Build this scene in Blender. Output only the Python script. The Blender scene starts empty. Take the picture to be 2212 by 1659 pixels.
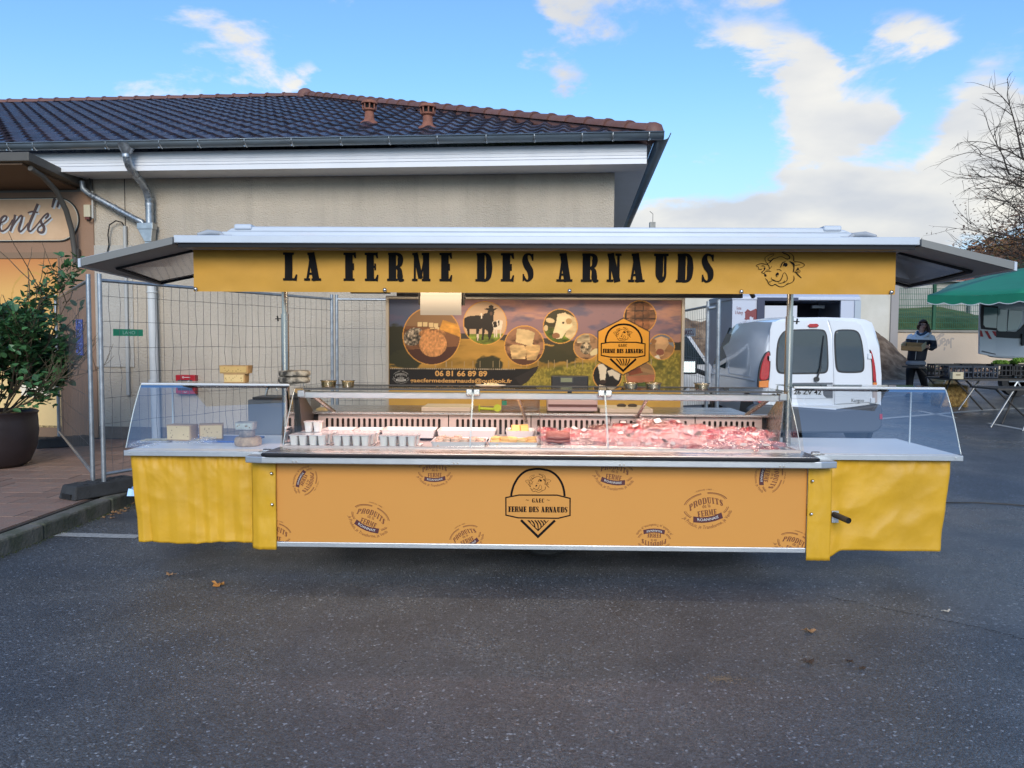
import bpy, bmesh, math, random
import numpy as np
from mathutils import Vector, Matrix, Euler
from mathutils import noise as mnoise

R_ = math.radians
sc = bpy.context.scene
COL = sc.collection

# ------------------------------------------------------------------ camera
YAW, PITCH, ROLL = R_(1.284), math.atan(89.5 / 1659), .006
_f = Vector((-math.sin(YAW) * math.cos(PITCH), math.cos(YAW) * math.cos(PITCH), -math.sin(PITCH)))
_r = Vector((math.cos(YAW), math.sin(YAW), 0)); _u = _r.cross(_f)
CR = _r * math.cos(ROLL) + _u * math.sin(ROLL); CU = _u * math.cos(ROLL) - _r * math.sin(ROLL)
CAMLOC = Vector((0, 0, 1.6))
cam_d = bpy.data.cameras.new('camera'); cam = bpy.data.objects.new('camera', cam_d); COL.objects.link(cam)
m = Matrix((CR, CU, -_f)).transposed().to_4x4(); m.translation = CAMLOC; cam.matrix_world = m
cam_d.sensor_width = 36; cam_d.lens = 36 * 1659 / 2212; cam_d.clip_start = .05; cam_d.clip_end = 3000
sc.camera = cam

# ------------------------------------------------------------------ world, sun, exposure
SUN_EL, SUN_AZ = R_(26), R_(177)          # sun behind the photographer, low, filtered by cloud
w = bpy.data.worlds.new("World"); sc.world = w; w.use_nodes = True
nt = w.node_tree; nt.nodes.clear()
def wn(t, **k):
    n = nt.nodes.new(t)
    for a, b in k.items(): setattr(n, a, b)
    return n
sky = wn('ShaderNodeTexSky'); sky.sky_type = 'NISHITA'; sky.sun_disc = False
sky.sun_elevation = SUN_EL; sky.sun_rotation = SUN_AZ; sky.altitude = 200; sky.air_density = 1.0; sky.dust_density = .6; sky.ozone_density = 2.2
tc = wn('ShaderNodeTexCoord')
def wmath(op, a, b=None, c=None, clamp=False):
    n = wn('ShaderNodeMath', operation=op); n.use_clamp = clamp
    for i, v in enumerate((a, b, c)):
        if v is None: continue
        if isinstance(v, (int, float)): n.inputs[i].default_value = v
        else: nt.links.new(v, n.inputs[i])
    return n.outputs[0]
sep = wn('ShaderNodeSeparateXYZ'); nt.links.new(tc.outputs['Generated'], sep.inputs[0])
# cloud layer: directions projected on a flat layer overhead, softened towards the horizon
zc = wmath('ADD', wmath('MAXIMUM', sep.outputs[2], 0.0), .28)
cx = wmath('DIVIDE', sep.outputs[0], zc); cy = wmath('DIVIDE', sep.outputs[1], zc)
cmb = wn('ShaderNodeCombineXYZ'); nt.links.new(cx, cmb.inputs[0]); nt.links.new(cy, cmb.inputs[1]); nt.links.new(wmath('MULTIPLY', sep.outputs[2], 1.5), cmb.inputs[2])
def wnoise(scale, detail, rough, off, dist=0.0):
    mp = wn('ShaderNodeMapping'); mp.inputs['Location'].default_value = off
    nt.links.new(cmb.outputs[0], mp.inputs[0])
    n = wn('ShaderNodeTexNoise'); n.inputs['Scale'].default_value = scale; n.inputs['Detail'].default_value = detail
    n.inputs['Roughness'].default_value = rough; n.inputs['Distortion'].default_value = dist
    nt.links.new(mp.outputs[0], n.inputs['Vector']); return n.outputs[0]
n1 = wnoise(2.9, 10, .58, (3.1, 1.7, 0.4), .25)
n2 = wnoise(.45, 3, .5, (9.3, 4.2, 1.0))
# individual cloud banks in view: (direction x, z at unit y, half width, half height, weight)
banks = [(.275, .375, .075, .045, .40), (.355, .365, .035, .035, .30), (.37, .27, .055, .05, .30), (.42, .295, .03, .04, .2), (.575, .315, .07, .07, .38), (.56, .25, .09, .055, .34), (.40, .18, .20, .06, .36), (.56, .18, .15, .08, .31), (.22, .13, .20, .045, .38),
         (.49, .41, .045, .02, .22), (.52, .385, .03, .018, .18), (-.02, .44, .07, .04, .22), (-.28, .350, .03, .018, .22), (.24, .13, .15, .035, .24), (.05, .34, .03, .02, .12), (.30, .45, .04, .015, .16), (.70, .33, .04, .06, .26)]
yy = wmath('MAXIMUM', sep.outputs[1], .05)
warp = wnoise(3.2, 6, .6, (5.5, 2.2, .7))
dx = wmath('ADD', wmath('DIVIDE', sep.outputs[0], yy), wmath('MULTIPLY', wmath('SUBTRACT', warp, .5), .16)); dz = wmath('ADD', wmath('DIVIDE', sep.outputs[2], yy), wmath('MULTIPLY', wmath('SUBTRACT', n1, .5), .12))
tot = None
for bx, bz, hw, hh, wt in banks:
    ex = wmath('POWER', wmath('DIVIDE', wmath('SUBTRACT', dx, bx), hw), 2.0)
    ez = wmath('POWER', wmath('DIVIDE', wmath('SUBTRACT', dz, bz), hh), 2.0)
    g = wmath('MULTIPLY', wmath('EXPONENT', wmath('MULTIPLY', wmath('ADD', ex, ez), -1.0)), wt)
    tot = g if tot is None else wmath('ADD', tot, g)
infront = wmath('GREATER_THAN', sep.outputs[1], .05)
tot = wmath('MULTIPLY', tot, infront)
cov = wmath('ADD', wmath('MULTIPLY_ADD', n1, 1.7, -.35), wmath('ADD', wmath('MULTIPLY', wmath('SUBTRACT', n2, .5), .25), tot))
mr = wn('ShaderNodeMapRange'); mr.interpolation_type = 'SMOOTHSTEP'; mr.inputs['From Min'].default_value = .64; mr.inputs['From Max'].default_value = .84
nt.links.new(cov, mr.inputs['Value'])
haze_h = wn('ShaderNodeMapRange'); haze_h.interpolation_type = 'SMOOTHSTEP'   # paler sky towards the horizon
haze_h.inputs['From Min'].default_value = .34; haze_h.inputs['From Max'].default_value = -.02; haze_h.inputs['To Max'].default_value = .92
nt.links.new(sep.outputs[2], haze_h.inputs['Value'])
mixh = wn('ShaderNodeMix', data_type='RGBA'); nt.links.new(haze_h.outputs[0], mixh.inputs[0])
boost = wn('ShaderNodeMix', data_type='RGBA', blend_type='MULTIPLY'); boost.inputs[0].default_value = 1
nt.links.new(sky.outputs[0], boost.inputs[6]); boost.inputs[7].default_value = (1.28, 1.70, 2.05, 1)
nt.links.new(boost.outputs[2], mixh.inputs[6]); mixh.inputs[7].default_value = (4.9, 6.0, 7.1, 1)
n3 = wnoise(2.6, 5, .5, (1.3, 7.7, 2.4))
ccol = wn('ShaderNodeMix', data_type='RGBA'); nt.links.new(wmath('MULTIPLY_ADD', n3, 3.2, -1.1, clamp=True), ccol.inputs[0])
ccol.inputs[6].default_value = (5.5, 5.6, 5.8, 1); ccol.inputs[7].default_value = (8.2, 7.85, 7.0, 1)
mixc = wn('ShaderNodeMix', data_type='RGBA'); nt.links.new(wmath('MULTIPLY', mr.outputs[0], .92), mixc.inputs[0])
nt.links.new(mixh.outputs[2], mixc.inputs[6]); nt.links.new(ccol.outputs[2], mixc.inputs[7])
bg = wn('ShaderNodeBackground'); bg.inputs[1].default_value = .10
nt.links.new(mixc.outputs[2], bg.inputs[0])
out = wn('ShaderNodeOutputWorld'); nt.links.new(bg.outputs[0], out.inputs[0])

sun_d = bpy.data.lights.new('sun', 'SUN'); sun_d.energy = 2.0; sun_d.angle = R_(28); sun_d.color = (1, .90, .76)
sun = bpy.data.objects.new('sun', sun_d); COL.objects.link(sun)
sdir = Vector((math.sin(SUN_AZ) * math.cos(SUN_EL), math.cos(SUN_AZ) * math.cos(SUN_EL), math.sin(SUN_EL)))
sun.rotation_euler = sdir.to_track_quat('Z', 'Y').to_euler()
vs = sc.view_settings; vs.view_transform = 'Standard'; vs.look = 'None'; vs.exposure = .28; vs.gamma = 1; vs.use_curve_mapping = False
sc.render.engine = 'CYCLES'
sc.cycles.max_bounces = 7; sc.cycles.transparent_max_bounces = 24; sc.cycles.glossy_bounces = 3; sc.cycles.diffuse_bounces = 3
sc.cycles.caustics_reflective = False; sc.cycles.caustics_refractive = False

# ------------------------------------------------------------------ placing helpers: a sight line of the photograph met with a real plane
def ray(px, py): return _f * 1659 + CR * (px - 1106) - CU * (py - 829.5)
def at(px, py, y): v = ray(px, py); return CAMLOC + v * (y / v.y)
def onz(px, py, z=0): v = ray(px, py); return CAMLOC + v * ((z - 1.6) / v.z)

# ------------------------------------------------------------------ materials
MATS = {}
def lin(h):
    if isinstance(h, (tuple, list)): return (*h, 1)
    h = h.lstrip('#'); o = []
    for i in (0, 2, 4):
        v = int(h[i:i + 2], 16) / 255
        o.append(v / 12.92 if v <= .04045 else ((v + .055) / 1.055) ** 2.4)
    return (*o, 1)
def mat(name, col, rough=.6, metal=0., var=.0, vscale=3., bump=0., bscale=40., objvar=0., spec=.5, coat=0., col2=None, sss=0., emis=None, estr=0., trans=0., stretch=None, alpha=1., rvar=0.):
    if name in MATS: return MATS[name]
    m = bpy.data.materials.new(name); m.use_nodes = True; N = m.node_tree.nodes; L = m.node_tree.links
    b = N['Principled BSDF']; c = lin(col)
    b.inputs['Base Color'].default_value = c; b.inputs['Roughness'].default_value = rough; b.inputs['Metallic'].default_value = metal
    b.inputs['Specular IOR Level'].default_value = spec; b.inputs['Coat Weight'].default_value = coat
    if sss: b.inputs['Subsurface Weight'].default_value = sss; b.inputs['Subsurface Radius'].default_value = (.01, .006, .004)
    if trans: b.inputs['Transmission Weight'].default_value = trans
    if alpha < 1: b.inputs['Alpha'].default_value = alpha
    if emis: b.inputs['Emission Color'].default_value = lin(emis); b.inputs['Emission Strength'].default_value = estr
    t = N.new('ShaderNodeTexCoord'); src = t.outputs['Object']
    if stretch:
        mp = N.new('ShaderNodeMapping'); mp.inputs['Scale'].default_value = stretch; L.new(src, mp.inputs[0]); src = mp.outputs[0]
    if var or col2 or objvar or rvar:
        no = N.new('ShaderNodeTexNoise'); no.inputs['Scale'].default_value = vscale; no.inputs['Detail'].default_value = 6; no.inputs['Roughness'].default_value = .62
        L.new(src, no.inputs['Vector'])
        cur = None
        if col2:
            mx = N.new('ShaderNodeMix'); mx.data_type = 'RGBA'; r = N.new('ShaderNodeMapRange'); r.inputs[1].default_value = .38; r.inputs[2].default_value = .62
            L.new(no.outputs[0], r.inputs[0]); L.new(r.outputs[0], mx.inputs[0]); mx.inputs[6].default_value = c; mx.inputs[7].default_value = lin(col2); cur = mx.outputs[2]
        hs = N.new('ShaderNodeHueSaturation'); hs.inputs['Color'].default_value = c
        if cur: L.new(cur, hs.inputs['Color'])
        mr_ = N.new('ShaderNodeMapRange'); mr_.inputs[1].default_value = .3; mr_.inputs[2].default_value = .7; mr_.inputs[3].default_value = 1 - var; mr_.inputs[4].default_value = 1 + var
        L.new(no.outputs[0], mr_.inputs[0]); val = mr_.outputs[0]
        if objvar:
            oi = N.new('ShaderNodeObjectInfo'); m2 = N.new('ShaderNodeMapRange'); m2.inputs[3].default_value = 1 - objvar; m2.inputs[4].default_value = 1 + objvar
            L.new(oi.outputs['Random'], m2.inputs[0]); mm = N.new('ShaderNodeMath'); mm.operation = 'MULTIPLY'; L.new(val, mm.inputs[0]); L.new(m2.outputs[0], mm.inputs[1]); val = mm.outputs[0]
        L.new(val, hs.inputs['Value']); L.new(hs.outputs[0], b.inputs['Base Color'])
        if rvar:
            m3 = N.new('ShaderNodeMapRange'); m3.inputs[1].default_value = .35; m3.inputs[2].default_value = .65; m3.inputs[3].default_value = max(.02, rough - rvar); m3.inputs[4].default_value = min(1, rough + rvar)
            L.new(no.outputs[0], m3.inputs[0]); L.new(m3.outputs[0], b.inputs['Roughness'])
    if bump:
        nb = N.new('ShaderNodeTexNoise'); nb.inputs['Scale'].default_value = bscale; nb.inputs['Detail'].default_value = 4; L.new(src, nb.inputs['Vector'])
        bp = N.new('ShaderNodeBump'); bp.inputs['Strength'].default_value = min(1, bump); bp.inputs['Distance'].default_value = .01 if bump <= 1 else .01 * bump
        L.new(nb.outputs[0], bp.inputs['Height']); L.new(bp.outputs[0], b.inputs['Normal'])
    MATS[name] = m; return m
def glass(name, tint=(1, 1, 1), refl=1.0, rough=.0, base=.04):
    if name in MATS: return MATS[name]
    m = bpy.data.materials.new(name); m.use_nodes = True; N = m.node_tree.nodes; L = m.node_tree.links; N.clear()
    o = N.new('ShaderNodeOutputMaterial'); tr = N.new('ShaderNodeBsdfTransparent'); tr.inputs[0].default_value = (*tint, 1)
    g = N.new('ShaderNodeBsdfGlossy'); g.inputs['Roughness'].default_value = rough
    fr = N.new('ShaderNodeFresnel'); fr.inputs[0].default_value = 1.5
    mm = N.new('ShaderNodeMath'); mm.operation = 'MULTIPLY_ADD'; mm.use_clamp = True; mm.inputs[1].default_value = refl; mm.inputs[2].default_value = base
    L.new(fr.outputs[0], mm.inputs[0]); mx = N.new('ShaderNodeMixShader'); L.new(mm.outputs[0], mx.inputs[0]); L.new(tr.outputs[0], mx.inputs[1]); L.new(g.outputs[0], mx.inputs[2]); L.new(mx.outputs[0], o.inputs[0])
    MATS[name] = m; return m

# ------------------------------------------------------------------ mesh helpers
class MB:
    def __init__(s): s.v = []; s.f = []; s.mi = []; s.cur = 0
    def add(s, vs, fs, mi=None):
        n = len(s.v); s.v += [tuple(p) for p in vs]; s.f += [tuple(i + n for i in f) for f in fs]; s.mi += [s.cur if mi is None else mi] * len(fs); return s
    def quad(s, a, b, c, d, mi=None): return s.add([a, b, c, d], [(0, 1, 2, 3)], mi)
    def box(s, x0, x1, y0, y1, z0, z1, mi=None, M=None):
        v = [(x0, y0, z0), (x1, y0, z0), (x1, y1, z0), (x0, y1, z0), (x0, y0, z1), (x1, y0, z1), (x1, y1, z1), (x0, y1, z1)]
        if M: v = [M @ Vector(p) for p in v]
        return s.add(v, [(0, 3, 2, 1), (4, 5, 6, 7), (0, 1, 5, 4), (1, 2, 6, 5), (2, 3, 7, 6), (3, 0, 4, 7)], mi)
    def hexa(s, b, t, mi=None):      # b, t: four corners each, same winding
        return s.add(list(b) + list(t), [(3, 2, 1, 0), (4, 5, 6, 7), (0, 1, 5, 4), (1, 2, 6, 5), (2, 3, 7, 6), (3, 0, 4, 7)], mi)
    def cyl(s, p0, p1, r0, r1=None, n=12, mi=None, caps=True):
        p0 = Vector(p0); p1 = Vector(p1); r1 = r0 if r1 is None else r1
        d = (p1 - p0).normalized(); a = d.orthogonal().normalized(); b = d.cross(a)
        v = []
        for p, r in ((p0, r0), (p1, r1)):
            for i in range(n):
                t = 2 * math.pi * i / n; v.append(p + (a * math.cos(t) + b * math.sin(t)) * r)
        f = [(i, (i + 1) % n, n + (i + 1) % n, n + i) for i in range(n)]
        if caps: f += [tuple(range(n - 1, -1, -1)), tuple(range(n, 2 * n))]
        return s.add(v, f, mi)
    def tube(s, pts, r, n=8, mi=None, caps=True, flat=None):
        pts = [Vector(p) for p in pts]; rs = r if isinstance(r, (list, tuple)) else [r] * len(pts)
        v = []; prev = None
        for i, p in enumerate(pts):
            d = (pts[min(i + 1, len(pts) - 1)] - pts[max(i - 1, 0)]).normalized()
            if prev is None: a = d.orthogonal().normalized()
            else: a = (prev - d * prev.dot(d)); a = a.normalized() if a.length > 1e-6 else d.orthogonal().normalized()
            prev = a; b = d.cross(a)
            for k in range(n):
                t = 2 * math.pi * k / n; v.append(p + (a * math.cos(t) + b * math.sin(t)) * rs[i])
        f = []
        for i in range(len(pts) - 1):
            for k in range(n): f.append((i * n + k, i * n + (k + 1) % n, (i + 1) * n + (k + 1) % n, (i + 1) * n + k))
        if caps: f += [tuple(range(n - 1, -1, -1)), tuple((len(pts) - 1) * n + k for k in range(n))]
        return s.add(v, f, mi)
    def lathe(s, prof, c=(0, 0, 0), n=24, mi=None, M=None, sx=1, sy=1):
        c = Vector(c); v = []
        for r, z in prof:
            for k in range(n):
                t = 2 * math.pi * k / n; q = Vector((r * math.cos(t) * sx, r * math.sin(t) * sy, z))
                v.append((M @ q if M else q) + c)
        f = []
        for i in range(len(prof) - 1):
            for k in range(n): f.append((i * n + k, i * n + (k + 1) % n, (i + 1) * n + (k + 1) % n, (i + 1) * n + k))
        if prof[0][0] > 1e-5: f.append(tuple(range(n - 1, -1, -1)))
        if prof[-1][0] > 1e-5: f.append(tuple((len(prof) - 1) * n + k for k in range(n)))
        return s.add(v, f, mi)
    def prism(s, poly, fn, d0, d1, mi=None):   # poly 2-d, fn(a,b,d)->point
        n = len(poly); v = [fn(a, b, d0) for a, b in poly] + [fn(a, b, d1) for a, b in poly]
        return s.add(v, [tuple(range(n - 1, -1, -1)), tuple(range(n, 2 * n))] + [(i, (i + 1) % n, n + (i + 1) % n, n + i) for i in range(n)], mi)
    def grid(s, fn, nu, nv, mi=None, closed=False):
        v = [fn(i / (nu - 1), j / (nv - 1)) for j in range(nv) for i in range(nu)]
        f = [(j * nu + i, j * nu + i + 1, (j + 1) * nu + i + 1, (j + 1) * nu + i) for j in range(nv - 1) for i in range(nu - 1)]
        return s.add(v, f, mi)
    def mesh(s, name, mats, smooth=None):
        me = bpy.data.meshes.new(name); me.from_pydata([tuple(p) for p in s.v], [], s.f)
        for mm in (mats if isinstance(mats, (list, tuple)) else [mats]): me.materials.append(mm)
        if any(s.mi): me.polygons.foreach_set('material_index', s.mi)
        if smooth:
            me.polygons.foreach_set('use_smooth', [True] * len(s.f)); me.set_sharp_from_angle(angle=R_(smooth))
        me.update(); return me
    def build(s, name, mats, parent=None, smooth=None, bevel=0, world=True, seg=2):
        me = s.mesh(name, mats, smooth)
        o = bpy.data.objects.new(name, me); COL.objects.link(o)
        if parent:
            o.parent = parent
            if world:
                base = wloc(parent)
                me.transform(Matrix.Translation(-base))
        if bevel:
            b = o.modifiers.new('bevel', 'BEVEL'); b.width = bevel; b.segments = seg; b.limit_method = 'ANGLE'; b.angle_limit = R_(40)
        return o
def wloc(o):
    v = Vector((0, 0, 0))
    while o: v += o.location; o = o.parent
    return v
def fix_normals(o):
    bm = bmesh.new(); bm.from_mesh(o.data); bmesh.ops.recalc_face_normals(bm, faces=bm.faces); bm.to_mesh(o.data); bm.free(); return o
def tag(o, label=None, cat=None, group=None, kind=None):
    if label: o['label'] = label
    if cat: o['category'] = cat
    if group: o['group'] = group
    if kind: o['kind'] = kind
    return o
def thing(name, loc, label, cat, group=None, rz=0):
    o = bpy.data.objects.new(name, None); COL.objects.link(o); o.location = loc; o.rotation_euler = (0, 0, rz); o.empty_display_size = .1
    return tag(o, label, cat, group)
def copy_tree(o, parent=None, label=None, loc=None, rz=None):
    c = o.copy(); COL.objects.link(c)
    if parent: c.parent = parent
    if label: c['label'] = label
    if loc is not None: c.location = loc
    if rz is not None: c.rotation_euler = (0, 0, rz)
    for ch in CH.get(o.name) or list(o.children): copy_tree(ch, c)
    return c
CH = {}
def inst(o, me_obj, name, parent, mtx):
    c = bpy.data.objects.new(name, me_obj); COL.objects.link(c); c.parent = parent; c.matrix_local = mtx; return c
def sm(x, a, b):
    t = min(1, max(0, (x - a) / (b - a))); return t * t * (3 - 2 * t)
def ground_h(x, y):
    return .055 * (max(0, y - 8) - max(0, y - 45)) * sm(x, 1.2, 3.2)
def ong(px, py):
    z = 0
    for _ in range(25):
        p = onz(px, py, z); z = z * .4 + .6 * ground_h(p.x, p.y)
    p = onz(px, py, z); return Vector((p.x, p.y, ground_h(p.x, p.y)))

# ribbon drawing of flat print: strokes with varying width on a plane, each stroke lifted by a hair over the last
class Ink:
    def __init__(s, org, ux, uz, nrm, off=.001):
        s.o = Vector(org); s.ux = Vector(ux).normalized(); s.uz = Vector(uz).normalized(); s.n = Vector(nrm).normalized(); s.off = off; s.k = 0; s.m = MB()
    def P(s, a, b, lift=0): return s.o + s.ux * a + s.uz * b + s.n * (s.off + lift)
    def stroke(s, pts, wd, closed=False, smooth=0, mi=0):
        pts = [Vector((p[0], p[1])) for p in pts]
        ws = list(wd) if isinstance(wd, (list, tuple)) else [wd] * len(pts)
        if smooth:
            q = []; qw = []; n = len(pts)
            rng = n if closed else n - 1
            for i in range(rng):
                p0 = pts[(i - 1) % n] if (closed or i > 0) else pts[0]; p1 = pts[i]; p2 = pts[(i + 1) % n]; p3 = pts[(i + 2) % n] if (closed or i + 2 < n) else pts[-1]
                for j in range(smooth):
                    t = j / smooth; t2 = t * t; t3 = t2 * t
                    q.append(.5 * ((2 * p1) + (p2 - p0) * t + (2 * p0 - 5 * p1 + 4 * p2 - p3) * t2 + (3 * p1 - p0 - 3 * p2 + p3) * t3)); qw.append(ws[i] * (1 - t) + ws[(i + 1) % n] * t)
            if not closed: q.append(pts[-1]); qw.append(ws[-1])
            pts, ws = q, qw
        n = len(pts); L = []; Rr = []
        for i in range(n):
            a = pts[(i - 1) % n] if (closed or i > 0) else pts[i]; b = pts[(i + 1) % n] if (closed or i < n - 1) else pts[i]
            d1 = (pts[i] - a); d2 = (b - pts[i])
            if d1.length < 1e-9: d1 = d2
            if d2.length < 1e-9: d2 = d1
            d1 = d1.normalized(); d2 = d2.normalized(); nn = Vector((-(d1 + d2).y, (d1 + d2).x))
            nn = nn.normalized() if nn.length > 1e-6 else Vector((-d1.y, d1.x))
            k = 1 / max(.5, nn.dot(Vector((-d1.y, d1.x)))); h = ws[i] / 2 * k
            L.append(pts[i] + nn * h); Rr.append(pts[i] - nn * h)
        s.k += 1; lf = (s.k % 12) * .00012
        v = [s.P(p.x, p.y, lf) for p in L] + [s.P(p.x, p.y, lf) for p in Rr]
        f = [(i, n + i, n + (i + 1) % n, (i + 1) % n) for i in range(n if closed else n - 1)]
        s.m.add(v, f, mi)
    def poly(s, pts, mi=0):
        s.k += 1; lf = (s.k % 12) * .00012
        s.m.add([s.P(a, b, lf) for a, b in pts], [tuple(range(len(pts)))], mi)
    def disc(s, cx, cy, r, mi=0, n=20, ry=None):
        s.poly([(cx + r * math.cos(2 * math.pi * i / n), cy + (ry or r) * math.sin(2 * math.pi * i / n)) for i in range(n)], mi)
# text: built-in font turned into flat triangles, squeezed to a width; fn bends it
_TXT = {}
def text_verts(s, bold=0., sx=1.):
    k = (s, bold)
    if k not in _TXT:
        cu = bpy.data.curves.new('t', 'FONT'); cu.body = s; cu.size = 1; cu.offset = bold; cu.resolution_u = 3; cu.space_character = 1.0
        ob = bpy.data.objects.new('t', cu); COL.objects.link(ob)
        me = bpy.data.meshes.new_from_object(ob.evaluated_get(bpy.context.evaluated_depsgraph_get()))
        v = [(q.co.x, q.co.y) for q in me.vertices]; f = [tuple(p.vertices) for p in me.polygons]
        bpy.data.objects.remove(ob); bpy.data.curves.remove(cu); bpy.data.meshes.remove(me)
        x0 = min(a for a, b in v); x1 = max(a for a, b in v); _TXT[k] = ([((a - x0) / (x1 - x0), b) for a, b in v], f, x1 - x0)
    return _TXT[k]
def ink_text(ink, s, x0, z0, width, capheight, bold=0., fn=None, mi=0, shear=0.):
    v, f, _ = text_verts(s, bold); h = capheight / .73
    ink.k += 1; lf = (ink.k % 12) * .00012
    P = []
    for a, b in v:
        X, Z = x0 + a * width + b * h * shear, z0 + b * h
        if fn: X, Z = fn(a, b * h)
        P.append(ink.P(X, Z, lf))
    ink.m.add(P, f, mi)
# ================================================================== setting: asphalt, pavement, kerb, slope
def asphalt_mat():
    m = bpy.data.materials.new('asphalt'); m.use_nodes = True; N = m.node_tree.nodes; L = m.node_tree.links; b = N['Principled BSDF']
    t = N.new('ShaderNodeTexCoord'); src = t.outputs['Object']
    def noise(sc_, det=4, r=.6, dist=0):
        n = N.new('ShaderNodeTexNoise'); n.inputs['Scale'].default_value = sc_; n.inputs['Detail'].default_value = det; n.inputs['Roughness'].default_value = r; n.inputs['Distortion'].default_value = dist
        L.new(src, n.inputs['Vector']); return n.outputs[0]
    def vor(sc_):
        n = N.new('ShaderNodeTexVoronoi'); n.inputs['Scale'].default_value = sc_; L.new(src, n.inputs['Vector']); return n
    def rng(i, a, b_, c, d):
        n = N.new('ShaderNodeMapRange'); n.inputs[1].default_value = a; n.inputs[2].default_value = b_; n.inputs[3].default_value = c; n.inputs[4].default_value = d; L.new(i, n.inputs[0]); return n.outputs[0]
    def mth(op, a, c, cl=False):
        n = N.new('ShaderNodeMath'); n.operation = op; n.use_clamp = cl
        for i, v in enumerate((a, c)):
            if isinstance(v, (int, float)): n.inputs[i].default_value = v
            else: L.new(v, n.inputs[i])
        return n.outputs[0]
    v1 = vor(95); v2 = vor(210); sepc = N.new('ShaderNodeSeparateColor'); L.new(v1.outputs['Color'], sepc.inputs[0])
    sep2 = N.new('ShaderNodeSeparateColor'); L.new(v2.outputs['Color'], sep2.inputs[0])
    big = noise(.42, 4, .55, .6); mid = noise(1.7, 5, .6); fine = noise(60, 3, .7)
    stone = mth('ADD', rng(sepc.outputs[0], 0, 1, .62, 1.30), rng(sep2.outputs[0], .80, 1, 0, .9))
    light = rng(sepc.outputs[1], .955, .99, 0, 2.6)
    val = mth('ADD', mth('MULTIPLY', mth('MULTIPLY', stone, rng(mid, .3, .7, .78, 1.22)), rng(fine, .3, .7, .75, 1.25)), light)
    val = mth('MULTIPLY', val, rng(noise(1.25, 3, .5, .8), .60, .72, 1, .68))
    hs = N.new('ShaderNodeHueSaturation'); cm = N.new('ShaderNodeMix'); cm.data_type = 'RGBA'; L.new(rng(big, .35, .65, 0, 1), cm.inputs[0])
    cm.inputs[6].default_value = (.060, .070, .085, 1); cm.inputs[7].default_value = (.098, .101, .102, 1); L.new(cm.outputs[2], hs.inputs['Color']); L.new(val, hs.inputs['Value'])
    L.new(hs.outputs[0], b.inputs['Base Color'])
    wet = rng(mth('ADD', mth('MULTIPLY', big, .6), mth('MULTIPLY', mid, .4)), .40, .60, .46, .22)
    L.new(mth('ADD', wet, rng(fine, .3, .7, -.06, .06)), b.inputs['Roughness']); b.inputs['Specular IOR Level'].default_value = .62
    bp = N.new('ShaderNodeBump'); bp.inputs['Strength'].default_value = .8; bp.inputs['Distance'].default_value = .0042
    L.new(mth('ADD', rng(v1.outputs['Distance'], 0, .7, 1, 0), mth('MULTIPLY', rng(v2.outputs['Distance'], 0, .7, 1, 0), .5)), bp.inputs['Height']); L.new(bp.outputs[0], b.inputs['Normal'])
    MATS['asphalt'] = m; return m
asphalt_mat()
def axis(a, b, fine0, fine1, s, grow):
    xs = [fine0]
    while xs[-1] < fine1: xs.append(xs[-1] + s)
    g = s; hi = xs[-1]
    while hi < b: g *= grow; hi += g; xs.append(hi)
    lo = fine0; g = s; pre = []
    while lo > a: g *= grow; lo -= g; pre.append(lo)
    return pre[::-1] + xs
gm = MB(); XS = axis(-700, 700, -6, 18, .5, 1.35); YS = axis(-500, 1200, 0, 30, .5, 1.35)
gm.add([(x, y, ground_h(x, y)) for y in YS for x in XS], [(j * len(XS) + i, j * len(XS) + i + 1, (j + 1) * len(XS) + i + 1, (j + 1) * len(XS) + i) for j in range(len(YS) - 1) for i in range(len(XS) - 1)])
o = gm.build('asphalt_ground', MATS['asphalt'], smooth=30); tag(o, kind='structure')

paint_m = mat('road_paint', '#b9b9b4', .6, var=.12, vscale=30, col2='#8d8f8e', bump=.3, bscale=120)
def ground_strip(pix, wd, name='parking_line', lift=.004):
    P = [ong(*p) for p in pix]; Q = []
    for a, b in zip(P, P[1:]):
        n = max(2, int((b - a).length / .3))
        Q += [a.lerp(b, i / n) for i in range(n)]
    Q.append(P[-1]); mb = MB(); L_ = []; R2_ = []
    for i, p in enumerate(Q):
        d = Q[min(i + 1, len(Q) - 1)] - Q[max(i - 1, 0)]; nn = Vector((-d.y, d.x, 0)).normalized()
        wv = wd / 2 * (1 + random.uniform(-.1, .1))
        for s_, lst in ((1, L_), (-1, R2_)):
            q = p + nn * wv * s_; lst.append((q.x, q.y, ground_h(q.x, q.y) + lift))
    n = len(Q); mb.add(L_ + R2_, [(i, n + i, n + i + 1, i + 1) for i in range(n - 1)])
    return tag(mb.build(name, paint_m), kind='structure')
random.seed(3)
for pix in ([(125, 1155), (300, 1160)], [(1880, 860), (2050, 846), (2160, 842), (2212, 840)], [(1810, 812), (1990, 803), (2100, 797)],
            [(1800, 834), (2000, 826), (2130, 821)], [(1900, 905), (2115, 887), (2212, 882)], [(1960, 868), (2052, 868)], [(2135, 914), (2240, 934)], [(1985, 888), (2065, 903)]):
    ground_strip(pix, .12)
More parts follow.
